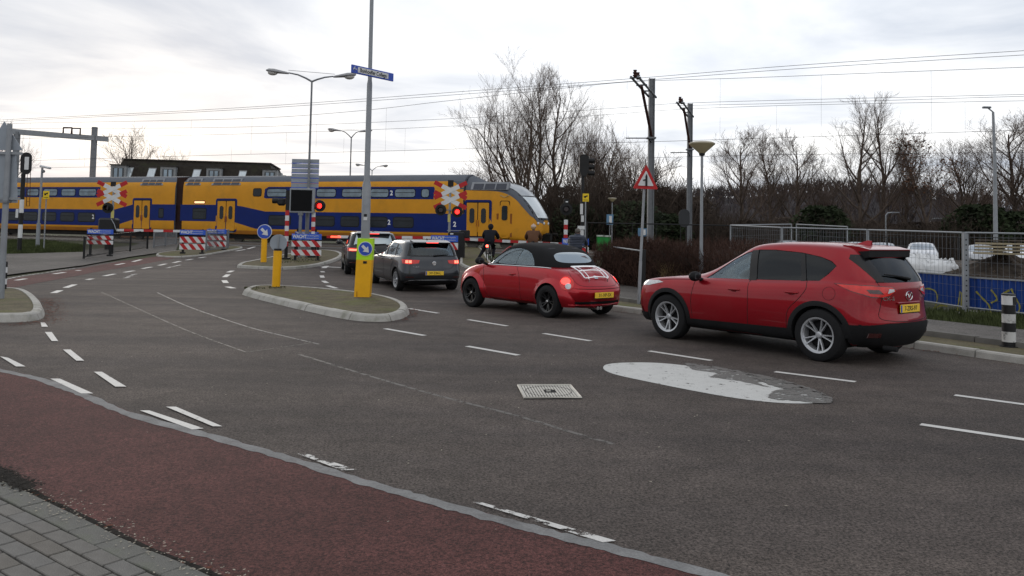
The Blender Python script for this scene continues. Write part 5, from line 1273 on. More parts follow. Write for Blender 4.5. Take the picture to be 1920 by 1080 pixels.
def crossbuck(root, x, z, W_=1.5, wd=.20, gap=.45, tilt=R_(26), y=-.06):
    for dz in (gap / 2, -gap / 2):
        for sg in (-1, 1):
            L2 = W_ / 2 / math.cos(tilt); yy = y - (.012 if sg > 0 else 0) - (.006 if dz > 0 else 0)
            M_ = Matrix.Rotation(-sg * tilt, 4, 'Y')
            arm = MB().box((x, yy, z + dz), (2 * L2 - .78, .012, wd), M_=M_).build('cross_arm', swht, root, 0)
            for e_ in (-1, 1):
                c = Vector((x, yy, z + dz)) + M_ @ Vector((e_ * (L2 - .195), 0, 0))
                MB().box(c, (.39, .012, wd), M_=M_, bev=.003).build('arm_tip', sred, arm, 0)
def boom(root, p0, p1, z0, z1, n, r=.055, first=0, lamps=()):
    a = Vector((*p0, z0)); c = Vector((*p1, z1))
    for i in range(n):
        u, v = a.lerp(c, i / n), a.lerp(c, (i + 1) / n)
        q = (v - u).to_track_quat('X', 'Z').to_matrix().to_4x4()
        MB().box((u + v) / 2, ((v - u).length, .05, .12), M_=q).build('boom_segment', (sred, swht)[(i + first) % 2], root, 0)
    for t in lamps:
        q = a.lerp(c, t); MB().box(q + Vector((0, -.06, .0)), (.42, .04, .08)).build('boom_lamp', emitm('boom_lamp', (1, .10, .05), 2.0), root)
def wacht(label, px0, px1, py0, py1, Y, rows=((1.0, 1.0),), group='blue warning boards at the level crossing', posts=True, txt='WACHT', rz=0, stripes=None, postm=None, cut=0):
    t = TH('warning_board', label, 'warning board', (px0 + px1) / 2, Y, group=group, rz=rz); r = t.o
    w = abs(at(px1, 440, Y).x - at(px0, 440, Y).x) / max(.5, math.cos(rz)); z0, z1 = t.h(py1), t.h(py0); hh = z1 - z0
    MB().box((0, 0, (z0 + z1) / 2), (w, .03, hh), bev=.005).build('board', sblue, r)
    MB().box((0, -.016, (z0 + z1) / 2), (w - .03, .004, hh - .03)).build('board_face', mat('sign_blue_face', (.015, .09, .52), .4, var=.04), r, 0)
    lettering(txt, hh * .82, swht, r, (-w / 2 + .04, -.022, (z0 + z1) / 2), UPX, depth=.002, align='LEFT', bold=.008, sx=min(1.3, w * .42 / (hh * .82 * 3.4)))
    for k, l in enumerate(('tot het rode licht gedoofd is', 'er kan nog een trein komen')):
        lettering(l, hh * .34, swht, r, (-w / 2 + w * .47, -.022, (z0 + z1) / 2 + hh * (.2 - .42 * k)), UPX, depth=.002, align='LEFT', sx=min(1.2, w * .50 / (hh * .34 * 13)))
    for (a, c) in (stripes or ()):
        za, zc_ = t.h(c), t.h(a); sh = zc_ - za
        st_ = MB().box((0, .0, (za + zc_) / 2), (w, .03, sh)).build('striped_board', swht, r, 0)
        n = 3; pw = w / n
        for i in range(n):
            x0 = -w / 2 + i * pw; lean = sh * .9
            q = [(x0, sh), (x0 + pw * .5, sh), (x0 + pw * .5 + lean * .9, 0), (x0 + lean * .9, 0)]
            q = [(min(u, w / 2), v) for u, v in q]
            MB().prism(q, lambda u, v, k_: (u, -k_, za + v), .016, .020).build('stripe', sred, st_, 0)
    if posts:
        for e_ in (-.38, .38):
            MB().box((e_ * w, .06, z0 / 2 + .1), (.09, .07, z0 + .35)).build('post', postm or sblk, r, 0)
            MB().box((e_ * w, .04, .06), (.22, .16, .14), bev=.01).build('foot', sblk, r, 0)
    return t
# ---- right crossing signal
YR = 38.0
t = TH('crossing_signal', 'double red and white cross with lit red lamp before the front train doors', 'crossing signal', 842, YR, group='level crossing signals'); r = t.o
MB().cyl((0, 0, 0), (0, 0, t.h(340)), .055, n=14).build('post', galv, r)
crossbuck(r, .02, t.h(366)); MB().box((.02, -.05, t.h(344)), (.26, .06, .30)).build('bell_box', sblk, r)
lamp_disc(r, t.x(826), t.h(394), False); lamp_disc(r, t.x(857), t.h(397), True)
MB().box((0, -.08, t.h(394)), (.75, .05, .05)).build('lamp_bracket', galvd, r); MB().box((-.02, -.06, t.h(409)), (.12, .02, .36)).build('yellow_plate', mat('plate_pale', (.5, .45, .15), .5), r)
t = TH('barrier', 'long red and white barrier lowered in front of the waiting cars', 'barrier', 852, YR - .6, group='lowered level crossing barriers'); r = t.o; zb_ = t.h(446)
MB().box((.1, 0, .62), (.75, .7, 1.25), bev=.06).build('barrier_drive', sblk, r); MB().box((.45, -.1, 1.15), (.5, .3, .35), bev=.03).build('counterweight', sblk, r)
MB().box((.0, -.36, 1.30), (.62, .02, .03)).build('drive_edge', galv, r); MB().box((-.1, -.37, 1.15), (.14, .01, .06)).build('drive_label', swht, r)
boom(r, (.0, -.2), (t.x(624), -1.2), zb_, t.h(443.5, 624), 12, lamps=(.93,), first=1)
t = TH('barrier', 'red and white barrier lowered across the cycle path behind the cyclists', 'barrier', 866, YR - .8, group='lowered level crossing barriers'); r = t.o
MB().box((0, .1, .6), (.25, .25, 1.2), bev=.03).build('barrier_post', sblk, r)
boom(r, (0, 0), (t.x(1078), .3), t.h(448), t.h(459, 1078), 14, first=0)
wacht('blue lettered board beside the right crossing signal, above the grey hatchback', 808, 859, 441.5, 453.5, YR - 2.2, stripes=((455, 468),))
wacht('blue board with white lettering beside the padded-jacket cyclist', 1054, 1104, 447, 459.5, 35.0, stripes=((463, 474),))
t = wacht('blue lettered board on the middle island over two striped boards', 547, 603, 438.5, 449.5, 34.6, stripes=((452, 462.5), (468.5, 479)))
t = wacht('blue board with white lettering partly behind the one on the middle island', 554, 596, 434.5, 440, 37.0, stripes=(), rz=.25)
wacht('blue board with white lettering left of its twin on the narrow far strip', 337, 385, 431, 440.5, gp(360, 478).y, stripes=((444, 455), (457.5, 468)))
wacht('blue lettered board behind a wire panel, right of its twin on the far strip', 386, 425, 430, 438.5, gp(405, 471).y, stripes=((442, 450), (453, 462)), rz=-.12, postm=galvd)
wacht('blue board with white lettering above the left end of the black railing', 163, 212, 430, 439, gp(185, 486).y + 1.5, stripes=((442, 449), (451, 458)))
# ---- left crossing signal
t = TH('crossing_signal', 'level crossing signal with double white and red cross over the black railing', 'crossing signal', 209, 43, group='level crossing signals'); r = t.o
MB().cyl((0, 0, 0), (0, 0, t.h(343)), .055, n=14).build('post', galv, r); crossbuck(r, -.05, t.h(363), W_=1.55, wd=.21, gap=.46)
MB().box((.0, -.06, t.h(345)), (.26, .06, .24)).build('bell_box', sblk, r)
lamp_disc(r, t.x(202), t.h(390), False, .28); MB().box((.03, -.08, t.h(402)), (.16, .02, .42)).build('pale_plate', mat('plate_pale', (.5, .45, .15), .5), r)
t = TH('barrier', 'red and white barrier lowered over the black railing on the left', 'barrier', 203, 42.2, group='lowered level crossing barriers'); r = t.o
MB().box((0, 0, t.h(420) / 1.05), (.9, .6, .75), bev=.1).build('barrier_drive', sblk, r); MB().box((0, .1, .4), (.3, .3, .9)).build('barrier_post', sblk, r)
b = MB(); b.tube([(.25, -.32, t.h(410)), (.42, -.32, t.h(420)), (.52, -.32, t.h(430))], .02, 5); b.build('linkage', galv, r)
boom(r, (t.x(216), -.1), (t.x(345), -.1), t.h(431), t.h(433.5, 345), 7, first=1)
# ---- railway / road signals
def redwhite(label, px, py_top, py_mid, Y, py_base_blk=None, n=6):
    t = TH('striped_post', label, 'post', px, Y, group='red and white posts at the crossing'); r = t.o
    cols = [swht if i % 2 else sred for i in range(n)]
    MB().cyl((0, 0, 0), (0, 0, t.h(py_mid)), .075, n=14).build('post_foot', sblk, r); MB().box((0, 0, .09), (.34, .34, .18), bev=.02).build('base', sblk, r)
    banded(r, 0, 0, t.h(py_mid), t.h(py_top), .085, cols); return t
redwhite('red and white banded post left of the black matrix sign, on a black foot', 537, 394.5, 462, 35.2, n=7)
t = redwhite('red and white banded post with a lit red lamp right of the matrix sign', 586.5, 398, 452, 36.5, n=6); r = t.o
MB().cyl((0, 0, t.h(398)), (0, 0, t.h(374)), .04, n=10).build('pipe', galvd, r); lamp_disc(r, t.x(599.5), t.h(386), True, .25); MB().box((.15, 0, t.h(375)), (.3, .04, .04)).build('lamp_bracket', galvd, r)
t = redwhite('red and white banded post carrying an unlit round signal right of the cyclists', 1060.5, 412, 449, 36.0, n=4); r = t.o
lamp_disc(r, 0, t.h(392), False, .27); MB().box((0, -.05, t.h(378.5)), (.22, .12, .24)).build('bell_box', sblk, r); MB().box((.02, -.12, t.h(378.5)), (.1, .01, .05)).build('bell_label', swht, r)
# matrix sign with frame, on grey post
t = TH('matrix_sign', 'black electronic matrix sign in a grey frame on the middle island', 'electronic sign', 561, py=487); r = t.o
x0, x1, z0, z1 = t.x(544), t.x(586.5), t.h(397), t.h(355)
MB().box(((x0 + x1) / 2, 0, (z0 + z1) / 2), (x1 - x0 + .10, .18, z1 - z0 + .10), bev=.02).build('frame', galv, r); MB().box(((x0 + x1) / 2 - .02, -.10, (z0 + z1) / 2), (x1 - x0 - .08, .03, z1 - z0 - .06)).build('display', mat('display_black', (.006, .006, .007), .8), r)
MB().box((x0 - .12, .05, (z0 + z1) / 2), (.22, .14, z1 - z0 - .1)).build('housing_side', sblk, r)
MB().cyl((0, .0, 0), (0, .0, t.h(403)), .07, n=14).build('post', galvd, r); MB().box((0, 0, t.h(401)), (.2, .16, .12)).build('post_clamp', galvd, r)
o = MB().box((t.x(525), .1, t.h(379)), (.34, .34, .34), bev=.08).build('side_signal', sblk, r); MB().lathe([(.12, 0), (.13, -.25)], c=(t.x(519), .1, t.h(377)), n=14, axis='X', cap=False).build('visor', sblk, o)
MB().box((t.x(533), .1, t.h(374)), (.5, .05, .05)).build('signal_arm', sblk, r)
# direction board seen from behind, lamp column carries it
def lamp_head(root, x, z, sg, L_=1.05, tilt=.12):
    """cobra-style head pointing sg along x"""
    b = MB(); n = 12; st = [(-.5, .05, .05), (-.38, .09, .07), (-.1, .14, .10), (.15, .19, .13), (.38, .17, .11), (.52, .05, .04)]
    vs = []
    for s_, w_, h_ in st:
        for j in range(n):
            a = 2 * math.pi * j / n; vs.append((x + sg * s_ * L_, w_ * math.cos(a), z + tilt * s_ * L_ + h_ * math.sin(a) * (1 if math.sin(a) > 0 else .6)))
    fs = [(i * n + j, i * n + (j + 1) % n, (i + 1) * n + (j + 1) % n, (i + 1) * n + j) for i in range(len(st) - 1) for j in range(n)] + [tuple(range(n)), tuple(range((len(st) - 1) * n, len(st) * n))]
    b.add(vs, fs); o = b.build('lamp_head', mat('lamp_casing', (.30, .30, .31), .5, var=.1), root)
    MB().ball((x + sg * .22 * L_, 0, z - .05 + tilt * .22), (.24, .14, .14), 14).build('lamp_glass', mat('lamp_glass', (.50, .48, .46), .12, var=.1, coat=.4), o); return o
def double_lamp(label, px, Y=None, py=None, top=155, armL=-75, armR=70, dyL=-14, dyR=-10, r0=.09, sc=1.0, hang=True):
    t = TH('street_lamp', label, 'street lamp', px, Y, py=py, group='two-armed street lamps over the road'); r = t.o
    H_ = t.h(top); b = MB(); b.cyl((0, 0, 0), (0, 0, H_ * .38), r0, r0 * .95, n=16); b.cyl((0, 0, H_ * .38), (0, 0, H_ * .40), r0 * .95, r0 * .6, n=16); b.cyl((0, 0, H_ * .40), (0, 0, H_), r0 * .6, r0 * .45, n=16); b.build('column', galvd, r)
    for d, dy in ((armL, dyL), (armR, dyR)):
        X = d / FPX * t.Y; Z = -dy / FPX * t.Y; sg = 1 if d > 0 else -1; xe = X - sg * .9 * sc
        MB().tube([(0, 0, H_ - .02), (xe * .25, 0, H_ + Z * .35), (xe * .6, 0, H_ + Z * .78), (xe, 0, H_ + Z)], [.045, .04, .035, .03], 8).build('arm', galvd, r)
        lamp_head(r, xe + sg * .5 * sc, H_ + Z + .03, sg, 1.0 * sc)
    if hang: MB().tube([(armL / FPX * t.Y * .55, 0, H_ - dyL / FPX * t.Y + .12), (armR / FPX * t.Y * .55, 0, H_ - dyR / FPX * t.Y + .1)], .012, 4).build('stay_wire', galvd, r)
    return t
t = double_lamp('two-armed grey street lamp on the middle island behind the matrix sign', 574, py=486, top=152, armL=-82, armR=78, dyL=-15, dyR=-10)
tb = TH('direction_board', 'back of a large direction board with blue-edged planks on the lamp column', 'direction sign', 572, P=t.P + Vector((0, .16, 0))); r = tb.o
x0, x1 = tb.x(547, 320), tb.x(598, 320); zt, zb2 = tb.h(298), tb.h(353); k = 6; ph = (zt - zb2) / k
for i in range(k):
    zc2 = zb2 + ph * (i + .5); o = MB().box(((x0 + x1) / 2, 0, zc2), (x1 - x0, .04, ph - .02)).build('plank', sback, r, 0)
    MB().box(((x0 + x1) / 2, -.024, zc2 - ph / 2 + .02), (x1 - x0 + .02, .012, .035)).build('plank_edge', sblue, o, 0)
double_lamp('two-armed street lamp beyond the train, halfway down the road', 653, Y=62, top=258, armL=-42, armR=36, dyL=-13, dyR=-12, r0=.10)
double_lamp('most distant two-armed street lamp, just above the train roof', 694, Y=96, top=320, armL=-30, armR=28, dyL=-10, dyR=-9, r0=.11, hang=False)
# keep-right signs and yellow posts
def arrow(root, c, s_, ang, m):
    """white keep-right arrow, pointing down-right"""
    q = [(-.42, .13), (.02, .13), (.02, .36), (.50, 0), (.02, -.36), (.02, -.13), (-.42, -.13)]
    ca, sa = math.cos(ang), math.sin(ang)
    MB().prism([(s_ * (u * ca - v * sa), s_ * (u * sa + v * ca)) for u, v in q], lambda u, v, k_: (c[0] + u, c[1] - k_, c[2] + v), .006, .012).build('arrow', m, root, 0)
t = TH('keep_right_sign', 'small round blue arrow sign on a yellow post, middle island', 'traffic sign', 494, py=496); r = t.o
b = MB(); b.cyl((0, 0, 0), (0, 0, t.h(447)), .115, n=20); b.build('post', syel, r); MB().cyl((0, 0, 0), (0, 0, .03), .3, n=20).build('foot', syel, r)
disc(MB(), (0, 0, t.h(434.5)), .30, .03, 32).build('sign_face', swht, r); disc(MB(), (0, -.02, t.h(434.5)), .275, .02, 32).build('sign_disc', sblue, r); arrow(r, (0, -.03, t.h(434.5)), .42, R_(-45), swht)
t = TH('round_sign', 'round grey sign back on a yellow post at the near island tip', 'traffic sign', 517, py=546); r = t.o
MB().cyl((0, 0, 0), (0, 0, .08), .05, n=12).build('stub', sblk, r)
b = MB(); b.cyl((0, 0, .07), (.02, 0, t.h(470)), .105, .11, n=24); b.build('post', syel, r); MB().cyl((.02, 0, t.h(470)), (.02, 0, t.h(466)), .10, n=20).build('collar', sblk, r)
disc(MB(), (.03, 0, t.h(455.5)), .225, .03, 36).build('sign_back', sback, r); MB().box((.03, -.03, t.h(455.5)), (.035, .03, .40)).build('sign_bracket', galv, r)
# big lamp post with yellow box
t = TH('lamp_post', 'tall grey lamp post rising out of the picture from the near island', 'lamp post', 683, py=566); r = t.o
b = MB(); z1_, z2_, z3_ = t.h(348, 687), t.h(336, 687), t.h(158, 694); 
tx = lambda py, px: at(px, py, t.Y).x - t.P.x
tp = [(0, 0, 0), (tx(447, 685), 0, t.h(447, 685)), (tx(348, 687.5), 0, z1_), (tx(336, 688), 0, z2_), (tx(160, 693), 0, z3_), (tx(150, 693.5), 0, t.h(150, 693)), (tx(0, 697), 0, t.h(0, 697)), (tx(0, 697) + .02, 0, t.h(0, 697) + 1.3)]
b.tube(tp, [.10, .10, .10, .068, .062, .048, .045, .042], 20); b.build('column', galv, r)
MB().tube([tp[-1], (tp[-1][0] - .5, -.1, tp[-1][2] + .35), (tp[-1][0] - 1.4, -.2, tp[-1][2] + .5)], .04, 8).build('arm', galv, r); lamp_head(r, tp[-1][0] - 1.7, tp[-1][2] + .52, -1)
for z, w_ in ((t.h(410, 686), .085), (t.h(404, 686), .07)): MB().box((tx(410, 686.5), -.104, z), (w_, .004, w_ * .9)).build('sticker', swht if w_ > .08 else sblk, r, 0)
t2 = TH('traffic_pillar', 'yellow pillar with lime green keep-right panel around the foot of the lamp post', 'traffic pillar', 683, P=t.P + Vector((0, -.0, 0))); r = t2.o
zt2, zm, zl = t2.h(447, 687), t2.h(487, 686), t2.h(568, 683)
def shell(z0, z1, x0, x1, m, name, y0=-.13, y1=.13):
    return MB().add([(x0[0], y0, z0), (x0[1], y0, z0), (x1[1], y0, z1), (x1[0], y0, z1), (x0[0], y1, z0), (x0[1], y1, z0), (x1[1], y1, z1), (x1[0], y1, z1)], [(0, 1, 2, 3), (5, 4, 7, 6), (4, 0, 3, 7), (1, 5, 6, 2), (3, 2, 6, 7), (4, 5, 1, 0)]).build(name, m, r, 0)
xa, xb, xc_ = (t2.x(669), t2.x(697.5)), (t2.x(671.5), t2.x(700.5)), (t2.x(672.5), t2.x(701.5))
shell(zl + .02, zm, xa, xb, syel, 'yellow_panel'); shell(zm, zt2, xb, xc_, slime, 'lime_panel'); MB().box((.0, 0, .05), (.20, .20, .12)).build('foot', sblk, r, 0)
xm = (xb[0] + xc_[1]) / 2 + .02; zc3 = (zm + zt2) / 2 + .01
disc(MB(), (xm, -.138, zc3), .165, .012, 36).build('sign_face', swht, r); disc(MB(), (xm, -.145, zc3), .15, .012, 36).build('sign_disc', sblue, r); arrow(r, (xm, -.15, zc3), .24, R_(-45), swht)
MB().box((xm + .0, -.135, zm - .055), (.085, .012, .055)).build('small_plate', sblk, r, 0); MB().box((xa[0] + .07, -.133, zl + .16), (.012, .004, .22)).build('rust_streak', mat('rust_streak', (.25, .05, .01), .8), r, 0)
# street name sign
a_ = at(659, 128.5, 18.0); c_ = at(737, 145.5, 19.0); mid = (a_ + c_) / 2; rz = math.atan2(c_.y - a_.y, c_.x - a_.x); ln = (Vector((c_.x, c_.y)) - Vector((a_.x, a_.y))).length
sr = thing('direction_sign', 'blue and white sign high on the tall lamp post with an arrow to the left', 'direction sign', mid + Vector((0, 0, 0)), rz)
MB().box((0, 0, 0), (ln, .04, .185), bev=.006).build('sign_board', sblue, sr); MB().box((.0, -.022, 0), (ln * .735, .006, .125)).build('white_field', swht, sr, 0)
lettering('Bonhoeffer College', .125, mat('print_black', (.01, .01, .01), .5), sr, (0, -.027, -.003), UPX, depth=.001, sx=.82, bold=.002)
lettering('\u2190', .16, swht, sr, (-ln * .43, -.024, 0), UPX, depth=.002, bold=.003); MB().box((0, .04, 0), (.12, .06, .14)).build('bracket', galvd, sr, 0)
# warning triangle on a leaning pole
t = TH('warning_sign', 'red-edged triangular side-road warning sign on a leaning grey pole', 'traffic sign', 1197, py=578); r = t.o
pt = (t.x(1208, 350), 0, t.h(350, 1208)); b = MB(); pm_ = Vector(pt) * .38; b.tube([(0, 0, 0), pm_, pm_ + Vector(pt) * .01, pt, Vector(pt) * 1.12], [.036, .036, .030, .030, .028], 14); b.build('pole', galv, r)
T3 = [at(x, y, t.Y) - t.P for x, y in ((1211, 308), (1233.5, 355.5), (1185.5, 353.5))]
def tri(k, y, m, name, par):
    c = (T3[0] + T3[1] + T3[2]) / 3; q = [c + (p - c) * k for p in T3]; rr = []
    for i in range(3):
        p, a, e_ = q[i], q[i - 1], q[(i + 1) % 3]; rr += [p + (a - p) * .07, p + ((a + e_) / 2 - p) * .035, p + (e_ - p) * .07]
    return MB().prism([(p.x, p.z) for p in rr], lambda u, v, k_: (u, y - k_, v), 0, .014).build(name, m, par, 0)
tri(1, -.045, sred, 'sign_border', r); tri(.62, -.062, swht, 'sign_face', r)
cz = (T3[0].z + T3[1].z * 2) / 3; cxx = (T3[0].x + T3[1].x + T3[2].x) / 3
MB().prism([(cxx - .012, cz - .12), (cxx + .035, cz - .12), (cxx + .035, cz + .10), (cxx + .012, cz + .16), (cxx - .012, cz + .10), (cxx - .012, cz + .04), (cxx - .07, cz + .02), (cxx - .07, cz - .0), (cxx - .012, cz - .0)], lambda u, v, k_: (u, -.08 - k_, v), 0, .006).build('pictogram', MT['print_black'], r, 0)
# saucer lamps
def saucer(label, px, Y, top, w):
    t = TH('street_lamp', label, 'street lamp', px, Y, group='cone-shaped path lamps'); r = t.o; R0 = w / 2; H_ = t.h(top); k = w / .70
    MB().cyl((0, 0, 0), (0, 0, 1.2), .06, n=14).build('pole_foot', galv, r); MB().cyl((0, 0, 1.2), (0, 0, H_ - .36 * k), .045, .035, n=14).build('pole', galv, r)
    MB().lathe([(.04, -.36 * k), (.07 * k, -.34 * k), (.10 * k, -.30 * k), (R0 * .96, -.09 * k), (R0, -.07 * k), (R0 * .96, -.06 * k)], c=(0, 0, H_), n=28, cap=False).build('lamp_bowl', mat('lamp_bowl', (.42, .36, .22), .5, var=.1), r)
    MB().lathe([(R0, -.075 * k), (R0 * .98, -.05 * k), (R0 * .80, -.02 * k), (.0, 0)], c=(0, 0, H_), n=28).build('lamp_cover', mat('lamp_cover', (.34, .31, .24), .6, var=.1), r)
    MB().lathe([(.03, -.40 * k), (.075 * k, -.38 * k), (.085 * k, -.31 * k)], c=(0, 0, H_), n=16).build('lamp_collar', sblk, r)
saucer('path lamp with a wide cream cone head in front of the overhead masts', 1315, 21.9, 265, .70)
saucer('small distant path lamp beside the green containers', 1147, 58, 370.5, .62)
MB().box((0, -.05, 1.75), (.045, .004, .045)).build('sticker', swht, bpy.data.objects['street_lamp'] if False else S.collection.objects[-1].parent)
# tall slim lamp on the right and low hooked ones behind the fence
t = TH('street_lamp', 'tall slim street lamp with one short arm at the right edge', 'street lamp', 1867, 50); r = t.o
MB().tube([(0, 0, 0), (t.x(1865, 300), 0, t.h(300, 1865)), (t.x(1862, 210), 0, t.h(210, 1862))], [.14, .10, .07], 14).build('column', galv, r); MB().tube([(t.x(1862, 210), 0, t.h(210, 1862)), (t.x(1853, 203), 0, t.h(203, 1853))], .04, 6).build('arm', galv, r)
MB().box((t.x(1850, 202), 0, t.h(201.5, 1850)), (.5, .2, .12), bev=.03).build('lamp_head', galvd, r)
for px, tp_, Y in ((1661, 398, 62), (1745, 409, 75)):
    t = TH('street_lamp', 'short hooked lamp among the far trees, %s' % ('above the white parked car on the left' if px < 1700 else 'nearer the tall slim lamp'), 'street lamp', px, Y, group='short hooked lamps in the far car park'); r = t.o
    MB().tube([(0, 0, 0), (0, 0, t.h(tp_ + 6)), (.15, 0, t.h(tp_ + 1)), (.6, 0, t.h(tp_))], .05, 6).build('column', galv, r); MB().box((.75, 0, t.h(tp_)), (.5, .15, .08)).build('lamp_head', galvd, r)
# black and white bollard
t = TH('bollard', 'black and white banded bollard with peeling stickers on the right verge', 'bollard', 1892, py=662); r = t.o; t.P.z += .1; r.location.z += .09
hb = t.h(549); rb = .093
peel = mat('peeling_white', (.52, .52, .51), .6, dirt=(.02, .02, .02), dscale=9, damt=1.0)
cols = [(0, .15, sblk), (.15, .37, peel), (.37, .57, sblk), (.57, .77, peel), (.77, 1.0, swht)]
cols = [(0, .10, sblk), (.10, .36, peel), (.36, .55, sblk), (.55, .73, peel), (.73, .80, sblk), (.80, .975, swht)]
cols = [(0, .10, sblk), (.10, .29, peel), (.29, .455, sblk), (.455, .62, peel), (.62, .79, sblk), (.79, .965, swht)]
for a, c, m in cols: MB().cyl((0, 0, hb * a), (0, 0, hb * c), rb, n=24).build('band', m, r)
MB().lathe([(rb + .004, hb * .965), (rb + .004, hb * .99), (rb * .7, hb), (0, hb * 1.003)], n=24).build('cap', sblk, r)
MB().box((.045, -.083, hb * .87), (.075, .012, .12), rz=.5).build('sticker', sblk, r, 0); MB().cyl((0, 0, -.01), (0, 0, .015), .13, n=20).build('foot', sblk, r)
# ---- left edge: backs of signs
t = TH('sign_post', 'grey pole at the left edge with triangular and rectangular sign backs', 'traffic sign', 1, py=571); r = t.o
MB().tube([(0, 0, .1), (-.0, 0, t.h(380)), (.0, 0, t.h(232))], [.062, .058, .05], 16).build('pole', galv, r)
q = [at(x, y, t.Y) - t.P for x, y in ((5, 227), (39, 281), (-30, 281))]; MB().prism([(p.x, p.z) for p in q], lambda u, v, k_: (u, .05 + k_, v), 0, .02).build('triangular_sign', sback, r, 0)
q = [at(x, y, t.Y) - t.P for x, y in ((-38, 284), (26, 284), (29, 380), (-38, 380))]; MB().prism([(p.x, p.z) for p in q], lambda u, v, k_: (u, .05 + k_, v), 0, .03).build('rectangular_sign', sback, r, 0)
for py in (287, 372): MB().box((-.1, .02, t.h(py)), (.75, .03, .05)).build('sign_rail', galv, r, 0)
MB().box((0, -.02, t.h(378)), (.16, .14, .05)).build('clamp', galvd, r, 0)
t = TH('striped_pole', 'slim black and white pole behind the grey sign pole on the left', 'pole', 8.5, py=552); banded(t.o, 0, 0, .1, t.h(490), .035, [sblk, swht, sblk, swht, sblk])
# ---- camera pole, yellow plate pole, left railway signal
t = TH('camera_pole', 'grey pole with a white camera head on the left before the train', 'camera pole', 71, 45); r = t.o; 
MB().cyl((0, 0, 0), (0, 0, t.h(418)), .10, n=12).build('pole_foot', galv, r); MB().tube([(0, 0, t.h(418)), (.05, 0, t.h(315, 73))], .06, 10).build('pole', galv, r); MB().box((.22, 0, t.h(313)), (.55, .3, .13), bev=.04, M_=Matrix.Rotation(.2, 4, 'Y')).build('camera_head', swht, r); MB().ball((.12, 0, t.h(321)), .09, 10).build('camera_dome', galvd, r)
def yplate(label, px, Y, top, bot, x_):
    t = TH('camera_notice', label, 'notice', px, Y, group='yellow camera notices on thin poles'); r = t.o
    MB().cyl((0, 0, 0), (0, 0, t.h(bot)), .03, n=10).build('pole', galv, r); w = (bot - top) * .78 / FPX * Y; z = t.h((top + bot) / 2); hh = (bot - top) / FPX * Y
    MB().box((0, -.03, z), (w, .02, hh), bev=.004).build('plate', mat('notice_yellow', (.72, .50, .02), .5), r); MB().box((0, -.045, z + hh * .15), (w * .62, .006, hh * .16), M_=Matrix.Rotation(-.3, 4, 'Y')).build('pictogram', sblk, r, 0); MB().box((-w * .1, -.045, z + hh * .02), (w * .2, .006, hh * .14)).build('pictogram', sblk, r, 0)
    MB().box((0, -.045, z - hh * .3), (w * .7, .005, .02)).build('text_bar', sblk, r, 0)
yplate('yellow camera notice on a thin pole at the left before the train', 83, 42, 358, 373, 0); yplate('yellow camera notice beside the black railway signal', 1097, 38, 363, 378, 0)
t = TH('railway_signal', 'tall black railway signal with oval head and ladder on the left', 'railway signal', 36, 40); r = t.o
lean = lambda py: t.x(36 + (470 - py) * .055, py)
def seg(p0, p1, m, rr=.10): MB().cyl((lean(p0), 0, t.h(p0)), (lean(p1), 0, t.h(p1)), rr, n=10).build('post_band', m, r)
seg(476, 446, sblk); seg(446, 421, swht); seg(421, 399, sblk); seg(399, 374, swht); seg(374, 325, sblk)
hx, hz = t.x(49, 306), t.h(306)
ov = [(.27 * math.cos(a), .27 * math.sin(a) + (.27 if math.sin(a) > 0 else -.27)) for a in [i * math.pi / 12 for i in range(24)]]
MB().prism(ov, lambda u, v, k_: (hx + u, k_, hz + v), -.03, .03).build('signal_head', sblk, r, 0); MB().box((hx + .06, -.05, hz), (.2, .03, .62)).build('head_window', swht, r, 0)
b = MB(); lx0, lx1 = t.x(48, 370), t.x(54, 370)
for x_ in (lx0, lx1): b.tube([(x_, .1, t.h(386)), (x_ - .05, .1, t.h(298))], .015, 5)
for i in range(11): z = t.h(386) + i * (t.h(300) - t.h(386)) / 10; b.tube([(lx0, .1, z), (lx1, .1, z)], .012, 4)
tag(b.build('ladder', mat('ladder_rust', (.08, .035, .02), .8), r), kind='stuff'); MB().box((t.x(33, 402), -.05, t.h(400)), (.12, .03, .42)).build('side_plate', swht, r, 0)
t = TH('railway_signal', 'black railway signal with three hooded lamps right of the train nose', 'railway signal', 1091, 39); r = t.o
MB().cyl((0, 0, t.h(455)), (.0, 0, t.h(292)), .075, n=12).build('mast', sblk, r); MB().cyl((0, 0, 0), (0, 0, t.h(430)), .085, n=12).build('mast_foot', swht, r)
hz0, hz1 = t.h(331), t.h(290); hw = .22; hx = t.x(1095, 310)
ov = [(-hw, hz0 + .25), (-hw * .5, hz0), (hw * .4, hz0), (hw, hz0 + .25), (hw, hz1 - .1), (hw * .4, hz1), (-hw * .5, hz1), (-hw, hz1 - .12)]
MB().prism(ov, lambda u, v, k_: (hx + u, k_, v), -.15, .15).build('signal_head', sblk, r, 0)
for k_ in range(3): MB().lathe([(.11, 0), (.12, .30)], c=(hx + .2, 0, hz1 - .28 - k_ * .30), n=14, axis='X', cap=False).build('hood', sblk, r)
for py0_, py1_ in ((382, 402), (404, 416)): MB().box((t.x(1090 if py0_ < 400 else 1092, 400), -.1, (t.h(py0_) + t.h(py1_)) / 2), (.13, .03, t.h(py0_) - t.h(py1_))).build('mast_plate', swht, r, 0)
MB().box((t.x(1090, 427), -.1, t.h(427)), (.38, .03, .17), bev=.01).build('white_plate', swht, r)
